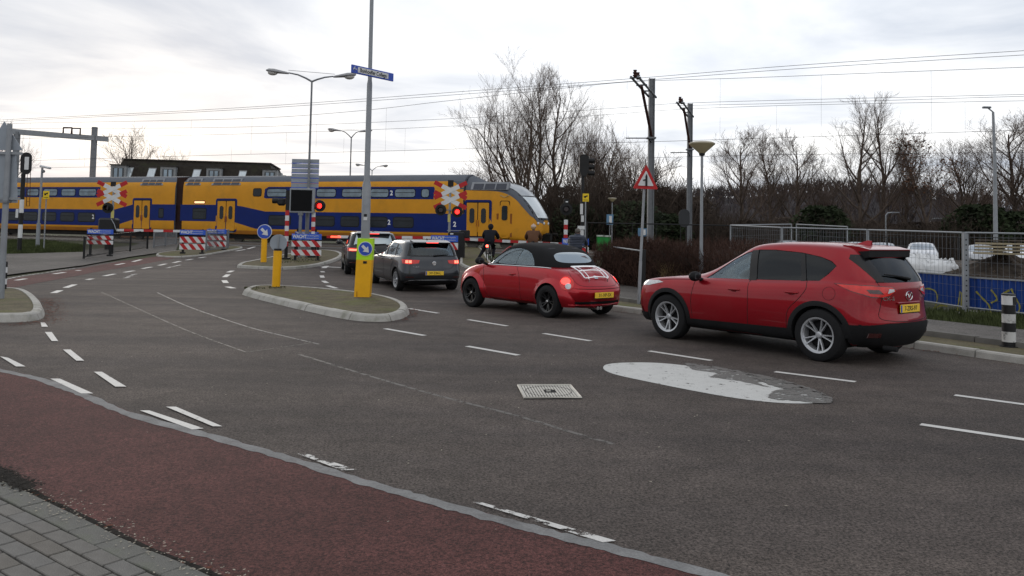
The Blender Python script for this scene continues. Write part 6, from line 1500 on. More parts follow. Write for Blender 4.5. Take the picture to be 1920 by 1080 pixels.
# oval sign back, mini things by the masts
t = TH('oval_sign', 'dark oval sign seen from behind beside the second overhead mast', 'traffic sign', 1288, 40); r = t.o
ov = [(.27 * math.cos(a), .27 * math.sin(a) + (.17 if math.sin(a) > 0 else -.17)) for a in [i * math.pi / 12 for i in range(24)]]
zc4 = t.h(409); xc4 = t.x(1283, 409); MB().prism(ov, lambda u, v, k_: (xc4 + u, k_, zc4 + v), -.02, .02).build('sign_plate', mat('sign_back_dark', (.03, .032, .036), .6), r, 0); MB().cyl((xc4 + .12, .05, 0), (xc4 + .12, .05, zc4), .04, n=8).build('pole', sblk, r)
# ---- overhead line
def mast(label, px, Y, top, arm_px, arm_py, nm='overhead_mast', w=.30, reg=None):
    t = TH(nm, label, 'overhead mast', px, Y, group='overhead line masts right of the crossing'); r = t.o; H_ = t.h(top)
    b = MB(); 
    for e_ in (-w / 2 + .02, w / 2 - .02): b.box((e_, 0, H_ / 2), (.03, w * .9, H_))
    b.box((0, 0, H_ / 2), (w - .06, .02, H_)); b.build('mast_column', galvd, r, 0)
    za = t.h(arm_py[1]); tip = Vector((-TN.x * 4.0, -TN.y * 4.0, 0)); zt_ = za + .25; side = TD * .0
    brown = mat('insulator_brown', (.05, .022, .018), .7); am = galvd
    ux_ = Vector((-TN.x, -TN.y, 0)); sd_ = TD * .16
    for e_ in (-1, 1): MB().tube([sd_ * e_ - ux_ * .3 + Vector((0, 0, za)), sd_ * e_ + tip + Vector((0, 0, zt_))], .055, 6).build('arm_beam', am, r)
    for k_ in (.3, .6, .95): MB().box(tip * k_ + Vector((0, 0, za + (zt_ - za) * k_)), (.5, .10, .06), rz=math.atan2(TD.y, TD.x)).build('arm_tie', am, r, 0)
    MB().tube([tip * .62 + Vector((0, 0, za + .1)), Vector((0, -.1, za - 2.0))], .07, 6).build('brace', brown, r)
    MB().box((0, 0, za - 2.05), (w + .12, w + .12, .08)).build('brace_collar', galvd, r, 0)
    for k_ in (.82, .97):
        q = tip * k_ + Vector((0, 0, zt_))
        MB().lathe([(.06, 0), (.11, .08), (.06, .12), (.11, .2), (.06, .24), (.09, .32)], c=q, n=12).build('insulator', brown, r)
    if reg:
        MB().tube([(0, 0, t.h(reg)), Vector((0, 0, t.h(reg) + .12)) + ux_ * .8, Vector((0, 0, t.h(reg) + .05)) + ux_ * 1.6 + TD * .9], .03, 6).build('steady_arm', sblk, r)
    return t
M1 = mast('nearer grey overhead-line mast with a bracket arm and brown insulators', 1219, 40, 147, None, (150, 181), reg=267)
M2 = mast('farther grey overhead-line mast right of the triangular sign', 1292, 50, 194, None, (196, 218), reg=292)
# left portal
t = TH('overhead_portal', 'grey overhead-line portal beam behind the train on the left', 'overhead portal', 168, 70); r = t.o
xL = at(28, 330, 66.6) - t.P; zbeam = t.h(259); H_ = t.h(238); zn = at(28, 247, 66.6).z - t.P.z
MB().box((0, 0, H_ / 2), (.36, .36, H_)).build('portal_post', galvd, r, 0); MB().box((xL.x, xL.y, zn / 2), (.36, .36, zn)).build('portal_post', galvd, r, 0)
b = MB(); a_ = Vector((.9, .6, zbeam)); c_ = Vector((xL.x - .6, xL.y - .4, zn)); q = (c_ - a_).to_track_quat('X', 'Z').to_matrix().to_4x4(); b.box((a_ + c_) / 2, ((c_ - a_).length, .3, .42), M_=q); b.build('portal_beam', galv, r, 0)
for px in (113, 126):
    p = a_.lerp(c_, (176 - px) / 150) + Vector((0, 0, .2)); x = p
    o = MB().tube([x + Vector((-.35, 0, .0)), x + Vector((-.35, 0, .5)), x + Vector((.35, 0, .5)), x + Vector((.35, 0, 0))], .07, 6).build('insulator_frame', mat('insulator_brown', (.05, .022, .018), .7), r)
wirem = mat('overhead_wire', (.03, .03, .034), .6)
def wire(label, pts, n, rr=.012, sub=6, name='overhead_wire'):
    P = [onplane(x, y, n) for x, y in pts]; P = smooth_path(P, k=sub)
    o = MB().tube(P, rr, 4).build(name, wirem, None); tag(o, label, 'overhead wire', 'overhead wires of the railway'); return P
n1, n2 = 40.6, 47.2
tz = .016
wl = lambda n, w: 'thin dark overhead wire, %s' % w
A1 = wire(wl(0, 'upper of the topmost pair running to the top right corner'), [(-60, 228), (40, 223), (440, 202.5), (835, 174), (1190, 147), (1500, 122), (1920, 95), (2100, 84)], n1 - 1.5)
A2 = wire(wl(0, 'lower of the topmost pair running to the top right corner'), [(-60, 232), (40, 226), (440, 206), (835, 179), (1190, 152), (1500, 128.5), (1920, 103), (2100, 93)], n1 - 1.2)
A3 = wire(wl(0, 'carrier of the near track with hangers left of the lamp post'), [(-60, 233), (40, 231), (440, 223), (660, 209), (835, 189.5), (1060, 165), (1190, 153), (1400, 146), (1660, 136), (1920, 126), (2100, 119)], n1)
A4 = wire(wl(0, 'contact wire of the near track just above the train roof'), [(-60, 306), (60, 301), (200, 297), (440, 290), (835, 280), (1060, 270), (1213, 266), (1500, 257), (1920, 244), (2100, 238)], n1)
A5 = wire(wl(0, 'feeder between the two carriers'), [(-60, 242), (60, 241), (440, 238.5), (835, 223), (1150, 203), (1270, 194), (1500, 187), (1920, 177), (2100, 172)], n2 - 1.2)
A6 = wire(wl(0, 'feeder just under the middle one'), [(1270, 198), (1500, 193), (1920, 180.5), (2100, 176)], n2 - 1.2)
A7 = wire(wl(0, 'carrier of the far track'), [(-60, 262), (60, 259), (440, 251.5), (835, 237), (1150, 214), (1280, 205), (1500, 197), (1920, 189), (2100, 186)], n2)
A8 = wire(wl(0, 'contact wire of the far track, lowest of all'), [(-60, 318), (60, 315), (300, 311), (440, 309), (600, 306), (835, 303), (1150, 297), (1290, 294), (1500, 289.5), (1920, 286), (2100, 284)], n2)
def interp(P, s_):
    for a, c in zip(P, P[1:]):
        sa, sc_ = -(a - TRB).dot(TD), -(c - TRB).dot(TD)
        if sa <= s_ <= sc_: return a.lerp(c, (s_ - sa) / max(1e-6, sc_ - sa))
    return None
for P, Q, offs, lab in ((A3, A4, 0, 'hanger wires of the near track'), (A7, A8, 2.3, 'hanger wires of the far track')):
    s_ = -60 + offs; k_ = 0
    while s_ < 40:
        a, c = interp(P, s_), interp(Q, s_)
        if a and c: 
            o = MB().tube([a, c], .0045, 3).build('hanger_wire', wirem, None); tag(o, 'thin vertical hanger between the %s overhead wires' % ('near track' if P is A3 else 'far track'), 'hanger wire', lab); k_ += 1
        s_ += 4.6
# ---- railings
def railing(label, px, hgt=1.0, m=sblk, name='railing', bars=.12, br=.008, pr=.04, posts=None, grp=None):
    P = [gp(x, y) for x, y in px]; root = thing(name, label, 'railing', P[0], 0, grp); O = P[0]
    b = MB(); fine = resample(P, bars)
    for p in P:
        z = gz(p.x, p.y); MB().box((p.x - O.x, p.y - O.y, z - O.z + hgt / 2), (.07, .07, hgt + .04)).build('post', m, root, 0)
    for z_ in (hgt, .12):
        for a, c in zip(P, P[1:]): MB().tube([Vector((a.x, a.y, gz(a.x, a.y) + z_)) - O, Vector((c.x, c.y, gz(c.x, c.y) + z_)) - O], .022, 6).build('rail', m, root)
    for p in fine:
        z = gz(p.x, p.y) - O.z; b.cyl((p.x - O.x, p.y - O.y, z + .12), (p.x - O.x, p.y - O.y, z + hgt), br, n=5)
    tag(b.build('bars', m, root), kind='stuff'); return root
railing('black bar railing beside the far pavement', ((157, 487), (210, 478), (244, 473), (276, 468)), .98)
railing('grey wire railing panel right of the black railing', ((288, 466), (310, 463), (330, 460)), .85, galvd, bars=.12, br=.012, grp=None)
railing('grey wire panel beside the striped boards on the far strip', ((386, 474), (427, 468)), 1.05, galvd, bars=.12, br=.011)
# rail stub near triangular sign
t = TH('pole_rail', 'thin metal tube rail on a black post before the brown hedge', 'hand rail', 1207, 21); r = t.o
MB().cyl((0, 0, 0), (0, 0, t.h(468)), .06, n=10).build('post', sblk, r); e2 = at(1150, 463, 23.5) - t.P; MB().tube([(0, 0, t.h(471)), e2], .02, 6).build('rail', galv, r)
# ---------------------------------------------------------------- trees and thickets
bark = mat('bark', (.095, .072, .058), .95, var=.3, vs=5, bump=.5, bs=12); twigm = mat('twigs', (.135, .10, .082), .95, var=.3, vs=3)
barkl = mat('bark_light', (.10, .08, .06), .95, var=.3, vs=5)
def grow(seed, H, spread, stems=1, density=1.0, up=.55, lean=(0, 0), bare=.35, fork=None, levels=4):
    rnd = random.Random(seed); segs = [[], []]
    def branch(p, d, L_, r, lv):
        n = max(3, int(L_ / (.9 if lv < 2 else .5))) ; pts = [p]; rr = [r]; st = L_ / n
        for i in range(n):
            j = .07 if lv == 0 else .12
            d = (d + Vector((rnd.gauss(0, j), rnd.gauss(0, j), rnd.gauss(0, j * .6) + ((up * .34 if lv == 1 else up * .14) if lv else .05)))).normalized()
            p = p + d * st; pts.append(p); rr.append(max(.006, r * (1 - .82 * (i + 1) / n) if lv else r * (1 - .80 * (i + 1) / n)))
        segs[0 if lv <= 1 else 1].append((pts, rr, lv))
        if lv >= levels: return
        k = int({0: 15, 1: 9, 2: 5, 3: 3.4}[lv] * density + rnd.random())
        t0 = bare if lv == 0 else .18
        for i in range(k):
            t = t0 + (1 - t0) * ((i + rnd.random()) / k); q = min(len(pts) - 1.001, t * (len(pts) - 1)); a = int(q); pp = pts[a].lerp(pts[a + 1], q - a); rc = rr[a] * (.62 if lv == 0 else .6)
            dd = (pts[a + 1] - pts[a]).normalized(); ang = rnd.uniform(.5, .95) if lv == 0 else rnd.uniform(.3, .75)
            az = rnd.uniform(0, 6.283); o = dd.orthogonal().normalized(); o2 = dd.cross(o); sd = o * math.cos(az) + o2 * math.sin(az)
            nd = (dd * math.cos(ang) + sd * math.sin(ang)).normalized()
            ll = {0: H * .52 * (1.12 - .72 * t) * spread, 1: L_ * .48 * (1.1 - .5 * t), 2: L_ * .5, 3: L_ * .5}[lv] * rnd.uniform(.7, 1.25)
            if ll > .25: branch(pp, nd, ll, max(.007, rc), lv + 1)
    for s_ in range(stems):
        a = 6.283 * s_ / max(1, stems) + rnd.random(); tl = .0 if stems == 1 else rnd.uniform(.10, .28)
        d = Vector((math.cos(a) * tl + lean[0], math.sin(a) * tl * .5 + lean[1], 1)).normalized()
        branch(Vector((math.cos(a) * .15 * (stems > 1), math.sin(a) * .15 * (stems > 1), -.1)), d, H * (1 - .10 * s_ * (stems > 1)) * .97, H * .0165 * (1 if stems == 1 else .8), 0)
    return segs
def tubes_mesh(name, segs, m, smooth=60):
    V_ = []; F_ = []
    for pts, rr, lv in segs:
        n = 7 if lv == 0 else (5 if lv == 1 else 3); prev = None; base0 = len(V_)
        for i, p in enumerate(pts):
            d = (pts[min(i + 1, len(pts) - 1)] - pts[max(i - 1, 0)]).normalized()
            u = d.orthogonal().normalized() if prev is None else (prev - d * prev.dot(d)).normalized(); prev = u; w_ = d.cross(u); r = rr[i]
            for j in range(n):
                t = 6.2832 * j / n; c, s_ = math.cos(t) * r, math.sin(t) * r
                V_.append((p.x + u.x * c + w_.x * s_, p.y + u.y * c + w_.y * s_, p.z + u.z * c + w_.z * s_))
        for i in range(len(pts) - 1):
            a = base0 + i * n
            for j in range(n): F_.append((a + j, a + (j + 1) % n, a + n + (j + 1) % n, a + n + j))
    me = bpy.data.meshes.new(name); me.from_pydata(V_, [], F_); me.materials.append(m); me.polygons.foreach_set('use_smooth', [True] * len(F_)); return me
TM = {}
def tree_kind(key, **k):
    sg = grow(**k); thick = .9
    TM[key] = (tubes_mesh('trunk', sg[0], bark), tubes_mesh('crown', [(p, [max(x * .6, .0055) for x in r], l) for p, r, l in sg[1]], twigm), max(p.z for q in sg[1] for p in q[0]))
tree_kind('tall', seed=5, H=17, spread=1.15, stems=3, density=1.0, bare=.12, lean=(-.075, 0))
tree_kind('tall2', seed=8, H=15, spread=.85, stems=1, density=1.15, bare=.15)
tree_kind('slim', seed=21, H=12, spread=.95, stems=1, density=1.2, bare=.15)
tree_kind('round', seed=33, H=11, spread=1.0, stems=1, density=1.1, bare=.25)
tree_kind('multi', seed=44, H=9, spread=.9, stems=3, density=.95, bare=.15)
leafy = mat('brown_leaves', (.17, .085, .05), .9, var=.4, vs=3)
def tree(label, px, Y, top, key, rz=0, sx_=1.0, grp='bare winter trees beyond the railway', leaves=0):
    P = base(px, Y); tr_, cr_, H_ = TM[key]; h = (Vector((P.x, Y, EYE)).z + (at(px, top, Y).z - EYE)) - P.z; k = h / H_
    o = thing('bare_tree', label, 'tree', P, rz, grp); o.scale = (k * sx_, k * sx_, k)
    inst('trunk', tr_, o); inst('crown', cr_, o)
    if leaves:
        b = MB(); rnd = random.Random(int(px)); vs = cr_.vertices
        for _ in range(leaves):
            v = vs[rnd.randrange(len(vs))].co
            if v.z < H_ * .45: continue
            a = rnd.uniform(0, 6.3); s_ = rnd.uniform(.05, .13); u = Vector((math.cos(a), math.sin(a), rnd.uniform(-.5, .5))) * s_; w_ = Vector((-math.sin(a), math.cos(a), rnd.uniform(-1, 1))) * s_ * .7
            b.add([v - u, v - w_, v + u, v + w_], [(0, 1, 2, 3)])
        tag(b.build('leaves', leafy, o, 0), kind='stuff')
    return o
TREES = [
 (982, 66, 94, 'tall', 0.0, 1.05, 0, 'tallest widely spreading bare tree right behind the train nose'),
 (1002, 68, 112, 'tall2', .4, .8, 0, 'straight tall bare tree just right of the tallest one'),
 (1046, 70, 122, 'tall2', 3.0, 1.0, 0, 'tall bare tree left of the black railway signal'),
 (1098, 72, 168, 'tall', 5.1, .7, 0, 'tall bare tree right behind the black railway signal'),
 (1128, 74, 205, 'multi', 1.1, 1.1, 0, 'bare tree between the railway signal and the nearer mast'),
 (1168, 70, 240, 'multi', 2.9, 1.3, 0, 'low bushy bare tree left of the nearer mast'),
 (1200, 76, 250, 'round', .2, 1.0, 0, 'bare round tree right behind the nearer mast'),
 (1245, 72, 320, 'multi', 4.0, 1.4, 0, 'low bare tree between the two masts'),
 (1385, 78, 226, 'slim', 1.0, 1.25, 0, 'bare tree right of the cone path lamp'),
 (1436, 80, 232, 'slim', 2.2, 1.1, 0, 'slim bare tree, second right of the cone path lamp'),
 (1498, 80, 236, 'slim', 3.9, 1.15, 0, 'slim bare tree over the roof of the near red car'),
 (1545, 84, 300, 'multi', .6, 1.3, 0, 'low bare tree left of the big pair of trees'),
 (1618, 76, 172, 'tall2', 1.8, 1.15, 0, 'left tree of the tall bare pair over the near red car'),
 (1652, 77, 172, 'tall2', 4.6, 1.15, 0, 'right tree of the tall bare pair over the near red car'),
 (1742, 74, 236, 'round', 1.2, 1.15, 5200, 'tree still holding some brown leaves, left of the slim street lamp'),
 (1705, 82, 262, 'slim', 5.0, 1.0, 0, 'slim bare tree between the pair and the brown-leaved tree'),
 (1800, 78, 250, 'slim', 2.5, 1.3, 0, 'bare tree just right of the brown-leaved tree'),
 (1838, 84, 270, 'multi', 3.3, 1.2, 0, 'low bare tree left of the slim street lamp'),
 (1892, 74, 196, 'slim', .9, 1.5, 0, 'tall bare tree at the right edge behind the slim street lamp'),
 (1950, 72, 215, 'round', 2.0, 1.2, 0, 'bare tree cut off by the right edge'),
 (246, 150, 226, 'round', .3, 1.25, 0, 'round bare tree above the dark roof on the left'),
 (345, 160, 277, 'round', 1.3, .9, 0, 'small bare treetop above the middle of the dark roof'),
 (14, 100, 216, 'round', 2.3, .9, 0, 'bare tree behind the sign backs at the left edge'),
 (900, 95, 280, 'multi', 1.0, 1.5, 0, 'low bushy tree seen over the train roof near its nose'),
]
for px, Y, top, key, rz, s_, lv, lab in TREES: tree(lab, px, Y, top, key, rz, s_, leaves=lv * 2 // 5)
# thicket shrubs, evergreen bushes
def shrubmesh(seed, H, W_, n, m, leaf=False, sz=.2):
    rnd = random.Random(seed); b = MB(); sg = []
    for i in range(n):
        a = rnd.uniform(0, 6.3); rr = rnd.uniform(0, W_ * .35); p = Vector((math.cos(a) * rr, math.sin(a) * rr, 0)); d = Vector((math.cos(a) * rnd.uniform(.1, .7), math.sin(a) * rnd.uniform(.1, .7), 1)).normalized(); L_ = H * rnd.uniform(.55, 1.05); pts = [p]; k = 5
        for j in range(k): d = (d + Vector((rnd.gauss(0, .16), rnd.gauss(0, .16), .02))).normalized(); p = p + d * L_ / k; pts.append(p)
        sg.append((pts, [.035 * (1 - j / (k + 1)) for j in range(k + 1)], 2))
        for _ in range(5):
            q = pts[rnd.randrange(1, k)]; e_ = (d + Vector((rnd.gauss(0, .6), rnd.gauss(0, .6), .2))).normalized(); l2 = L_ * rnd.uniform(.15, .4); sg.append(([q, q + e_ * l2 * .5, q + e_ * l2 + Vector((0, 0, .1))], [.018, .013, .008], 2))
    if not leaf: return tubes_mesh('branches', sg, m)
    for _ in range(leaf):
        a = rnd.uniform(0, 6.3); z = rnd.random() ** .8; rr = W_ * .5 * math.sqrt(max(0, 1 - (z * 2 - .9) ** 2 * .7)) * rnd.uniform(.55, 1.05) * (1 + .25 * math.sin(3 * a + z * 5)); c = Vector((math.cos(a) * rr, math.sin(a) * rr, z * H)); s_ = sz * rnd.uniform(.4, 1.2)
        u = Vector((rnd.gauss(0, 1), rnd.gauss(0, 1), rnd.gauss(0, .6))).normalized(); v = u.orthogonal().normalized(); b.add([c - u * s_, c - v * s_ * .5, c + u * s_, c + v * s_ * .5], [(0, 1, 2, 3)])
    return b.mesh('foliage', m, 0)
ivy = mat('ivy_green', (.020, .027, .013), .85, var=.6, vs=.6); darkg = mat('evergreen', (.018, .026, .011), .9, var=.6, vs=.5); brownb = mat('thicket_brown', (.062, .047, .038), .95, var=.5, vs=.5)
SH = [shrubmesh(s_, 5, 3.6, 46, brownb) for s_ in (1, 2, 3)]; EV = [shrubmesh(s_, 3.2, 3.4, 0, m, leaf=2600, sz=.17) for s_, m in ((5, ivy), (6, darkg))]
TH_ = [shrubmesh(s_, 4.4, 3.6, 0, brownb, leaf=2400, sz=.16) for s_ in (8, 9)]
rnd = random.Random(5)
for i in range(92):
    px = 1030 + 920 * ((i + rnd.random()) / 92); Y = rnd.uniform(60, 74); P = base(px, Y)
    if P.x * TN.x + P.y * TN.y < 53: Y += 8; P = base(px, Y)
    k = rnd.uniform(.75, 1.2) * (1.25 if px < 1300 else .72)
    o = thing('bare_shrub', 'dark bare shrub in the thicket beyond the railway', 'shrub', P, rnd.uniform(0, 6), 'bare shrubs of the thicket'); o.scale = (k, k, k * rnd.uniform(.8, 1.15)); inst('branches', SH[i % 3], o)
for i in range(70):
    px = 1025 + 925 * ((i + rnd.random()) / 70); Y = rnd.uniform(66, 82); P = base(px, Y); k = rnd.uniform(.8, 1.15) * (1.2 if px < 1320 else .66)
    o = thing('leafy_thicket', 'dense dark brown thicket bush beyond the railway', 'shrub', P, rnd.uniform(0, 6), 'dense bushes of the thicket'); o.scale = (k, k, k * rnd.uniform(.8, 1.1)); inst('foliage', TH_[i % 2], o)
for px, Y, k, i, lb in ((1075, 60, 1.15, 0, 'left of the black railway signal'), (1188, 60, 1.25, 0, 'behind the triangular sign pole'), (1250, 62, 1.0, 1, 'between the two overhead masts'), (1545, 62, 1.25, 1, 'over the rear roof of the near red car'), (1840, 62, 1.35, 1, 'just left of the slim street lamp pole'), (1905, 62, 1.2, 1, 'at the right edge')):
    P = base(px, Y); o = thing('evergreen_bush', 'dark green evergreen bush ' + lb, 'bush', P, px, 'evergreen bushes beyond the railway'); o.scale = (k, k, k); inst('foliage', EV[i], o)
# far wood on the rising ground
def hill():
    n, m_ = 80, 10; b = MB(); vs = []; rn = random.Random(2)
    for j in range(m_):
        for i in range(n):
            px = 850 + 1500 * i / (n - 1); Y = 230 + 14 * j; t = j / (m_ - 1)
            prof = np.interp(px, [850, 1000, 1250, 1400, 1600, 1780, 1850, 2000, 2350], [0, 3, 11, 14.5, 16.5, 19.5, 19, 17, 12]); h = prof * math.sin(min(1, t * 1.3) * math.pi / 2) + rn.uniform(-.5, .5)
            x = (px - 960) / FPX * 230; vs.append((x, Y, .5 + h))
    fs = [(j * n + i, j * n + i + 1, (j + 1) * n + i + 1, (j + 1) * n + i) for j in range(m_ - 1) for i in range(n - 1)]
    o = MB().add(vs, fs).build('hill', mat('wooded_hill', (.034, .030, .032), .95, var=.5, vs=.25), None, 60); o['kind'] = 'structure'; return vs, n, m_
hv, hn, hm = hill()
b = MB(); rn = random.Random(9); fars = []
for _ in range(2300):
    v = Vector(hv[rn.randrange(len(hv))]) + Vector((rn.uniform(-3, 3), rn.uniform(-6, 6), 0)); h = rn.uniform(5, 8)
    for k in range(9):
        a = rn.uniform(0, 6.3); d = Vector((math.cos(a) * .45, math.sin(a) * .45, rn.uniform(.6, 1.2))); p0 = v + Vector((0, 0, h * rn.uniform(.0, .5))); p1 = p0 + d.normalized() * h * rn.uniform(.3, .6)
        w_ = Vector((.13, 0, 0)); b.add([p0 - w_, p0 + w_, p1], [(0, 1, 2)])
tag(b.build('far_wood', mat('far_wood', (.055, .047, .050), .95, var=.4, vs=.05), None, 0), 'bluish brown wood on the low hill in the right distance', None, None, 'stuff')
# backdrop woods to the left so the horizon closes behind the train
b = MB(); 
for _ in range(2600):
    px = rn.uniform(-900, 1100); Y = rn.uniform(170, 230); P = base(px, Y); h = rn.uniform(3, 6); z = rn.uniform(0, h); s_ = rn.uniform(.3, .9)
    c = P + Vector((0, 0, z)); u = Vector((rn.gauss(0, 1), rn.gauss(0, 1), rn.gauss(0, 1))).normalized() * s_; v = u.orthogonal().normalized() * s_ * .6; b.add([c - u, c - v, c + u, c + v], [(0, 1, 2, 3)])
tag(b.build('far_hedgerow', MT['far_wood'], None, 0), 'low dark hedgerow far behind the train', None, None, 'stuff')
# brown hedge beside the path
hp = [gp(1112, 552), gp(1200, 556), gp(1290, 562), gp(1385, 572)]; hb2 = [gp(1125, 520), gp(1200, 522), gp(1290, 524), gp(1400, 532)]
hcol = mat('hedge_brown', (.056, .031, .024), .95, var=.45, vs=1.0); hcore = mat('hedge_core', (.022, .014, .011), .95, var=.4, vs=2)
hr = thing('hedge', 'reddish brown leafless hedge behind the warning sign and between the red cars', 'hedge', hp[1]); O = hp[1]
front = smooth_path([gp(x, y) for x, y in ((1104, 546), (1160, 548), (1230, 553), (1310, 560), (1420, 570))], k=5)
rnd = random.Random(12); b = MB(); bd = MB()
dirv = (front[-1] - front[0]); dirv.z = 0; nv = Vector((-dirv.y, dirv.x, 0)).normalized()
if nv.y < 0: nv = -nv
for _ in range(26000):
    t = rnd.random() * (len(front) - 1.001); a = int(t); p = front[a].lerp(front[a + 1], t - a) + nv * (rnd.random() ** 1.7 * 5.2 + .1); z = gz(p.x, p.y); hmax = 1.42 + .12 * math.sin(p.x * 2.1) + .1 * math.sin(p.y * 1.7)
    h0 = rnd.random() ** .7 * hmax; p = Vector((p.x, p.y, z + h0 * .9)) - O; d = Vector((rnd.gauss(0, .5), rnd.gauss(0, .5), rnd.uniform(.3, 1.2))).normalized() * rnd.uniform(.12, .34); w_ = Vector((rnd.gauss(0, 1), rnd.gauss(0, 1), 0)).normalized() * .009
    b.add([p - w_, p + w_, p + d], [(0, 1, 2)])
tag(b.build('twigs', hcol, hr, 0), kind='stuff')
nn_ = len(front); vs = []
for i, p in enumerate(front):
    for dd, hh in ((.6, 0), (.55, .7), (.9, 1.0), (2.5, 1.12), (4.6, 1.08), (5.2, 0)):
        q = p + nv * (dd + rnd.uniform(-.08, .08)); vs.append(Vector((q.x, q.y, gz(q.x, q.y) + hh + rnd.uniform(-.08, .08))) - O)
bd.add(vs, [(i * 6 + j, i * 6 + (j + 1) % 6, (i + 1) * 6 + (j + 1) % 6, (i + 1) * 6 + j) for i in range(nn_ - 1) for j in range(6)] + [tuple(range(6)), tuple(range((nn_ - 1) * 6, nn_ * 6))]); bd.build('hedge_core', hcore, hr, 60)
straw = mat('straw_stems', (.22, .16, .08), .9, var=.3, vs=3)
def tuft(label, px, py, n, h, sp):
    P = gp(px, py); r = thing('dry_grass_tuft', label, 'grass tuft', P); b = MB()
    for _ in range(n):
        a = rnd.uniform(0, 6.3); d = Vector((math.cos(a) * rnd.uniform(0, sp), math.sin(a) * rnd.uniform(0, sp), 1)); l = h * rnd.uniform(.4, 1); w_ = Vector((.006, 0, 0)); p1 = d * l * .6; p2 = p1 + Vector((d.x * l * .7, d.y * l * .7, l * .25)); b.add([-w_, w_, p1 + w_, p1 - w_, p2], [(0, 1, 2, 3), (3, 2, 4)])
    tag(b.build('stems', straw, r, 0), kind='stuff')
tuft('pale dry grass tuft before the brown hedge', 1256, 552, 260, 1.15, .45); tuft('smaller dry grass tuft right of the pale one', 1296, 556, 120, .9, .5)
# ---------------------------------------------------------------- mesh fence, blue panels, heap, bags
FP = [Vector((13.6, 12.2, 0)), Vector((12.0, 15.3, 0)), Vector((10.34, 18.77, 0)), Vector((9.64, 22.2, 0)), Vector((8.4, 25.5, 0)), Vector((7.7, 28.9, 0))]
def fpanel(a, c, label, top=1.84):
    ln = (c - a).length; d = (c - a) / ln; rz = math.atan2(d.y, d.x); z0 = gz(a.x, a.y); slope = gz(c.x, c.y) - z0
    r = thing('mesh_fence', label, 'fence panel', Vector((a.x, a.y, z0)), rz, 'wire mesh site fence panels'); f = lambda x, z: Vector((x, 0, z + slope * x / ln))
    MB().tube([f(.03, top), f(ln - .03, top)], .021, 8).build('top_rail', galv, r); MB().tube([f(.03, .15), f(ln - .03, .15)], .019, 8).build('bottom_rail', galv, r)
    for x in (.03, ln - .03): MB().tube([f(x, -.02), f(x, top + .02)], .021, 8).build('upright', galv, r)
    b = MB(); n = int(ln / .13)
    for i in range(1, n): b.tube([f(i * ln / n, .15), f(i * ln / n, top)], .0028, 3)
    for z in np.linspace(.35, top - .1, 6): b.tube([f(.03, z), f(ln - .03, z)], .0035, 3)
    tag(b.build('wire_mesh', galvd, r), kind='stuff'); MB().box((ln - .03, 0, .02), (.2, .6, .13), bev=.02).build('foot_block', CONC, r)
labs = ['outside the right edge', 'right of the post nearest the black and white bollard', 'left of that post, before the white bags', 'above the roof end of the near red car', 'leftmost, above the bonnet of the near red car']
for (a, c), lb in zip(zip(FP, FP[1:]), labs): fpanel(a, c, 'grey wire mesh fence panel, ' + lb)
fpanel(Vector((7.7, 28.9, 0)), Vector((10.6, 31.0, 0)), 'grey wire mesh fence panel turning back from the left end')
fpanel(Vector((10.75, 31.0, 0)), Vector((11.4, 27.8, 0)), 'grey wire mesh fence panel standing behind the others')
t = TH('fence_post', 'sturdy perforated grey post of the mesh fence near the bollard', 'post', 0, P=Vector((10.34, 18.77 - .08, 0))); MB().box((0, 0, .93), (.11, .05, 1.86)).build('post', galv, t.o, 0)
for z in np.linspace(.2, 1.7, 14): MB().box((0, -.027, z), (.03, .003, .03)).build('slot', sblk, t.o, 0)
bluep = mat('hoarding_blue', (.004, .036, .20), .5, var=.15, vs=1, bump=.1, dirt=(.01, .03, .12), dscale=2, damt=.6); graf = mat('graffiti_yellow', (.24, .22, .04), .6, var=.25, vs=8)
off = Vector((.12, .10, 0)); BP = [p + off for p in FP[:4]]; blen = [.0]
def bpanel(a, c, label):
    ln = (c - a).length; d = (c - a) / ln; r = thing('blue_hoarding', label, 'hoarding', Vector((a.x, a.y, gz(a.x, a.y))), math.atan2(d.y, d.x), 'blue corrugated hoarding sheets'); b = MB(); n = int(ln / .045); vs = []
    for i in range(n + 1):
        y = .02 * (1 if (i // 2) % 2 else -1); x = ln * i / n
        for z in (.13, .83): vs.append((x, y - .012, z)); vs.append((x, y + .004, z))
    fs = []
    for i in range(n):
        q = i * 4; fs += [(q, q + 4, q + 6, q + 2), (q + 1, q + 3, q + 7, q + 5), (q + 2, q + 6, q + 7, q + 3), (q, q + 1, q + 5, q + 4)]
    b.add(vs, fs); b.build('sheet', bluep, r, 0); MB().box((ln / 2, 0, .845), (ln, .06, .03)).build('cap_rail', galv, r, 0); return r, ln, d
hold = []
for i, lb in enumerate(('blue corrugated sheet at the right edge behind the bollard', 'blue corrugated sheet with yellow graffiti, right of the fence post', 'blue corrugated sheet with a yellow figure, left of the fence post')):
    a, c = BP[i], BP[i + 1]; hold.append(bpanel(a, c, lb))
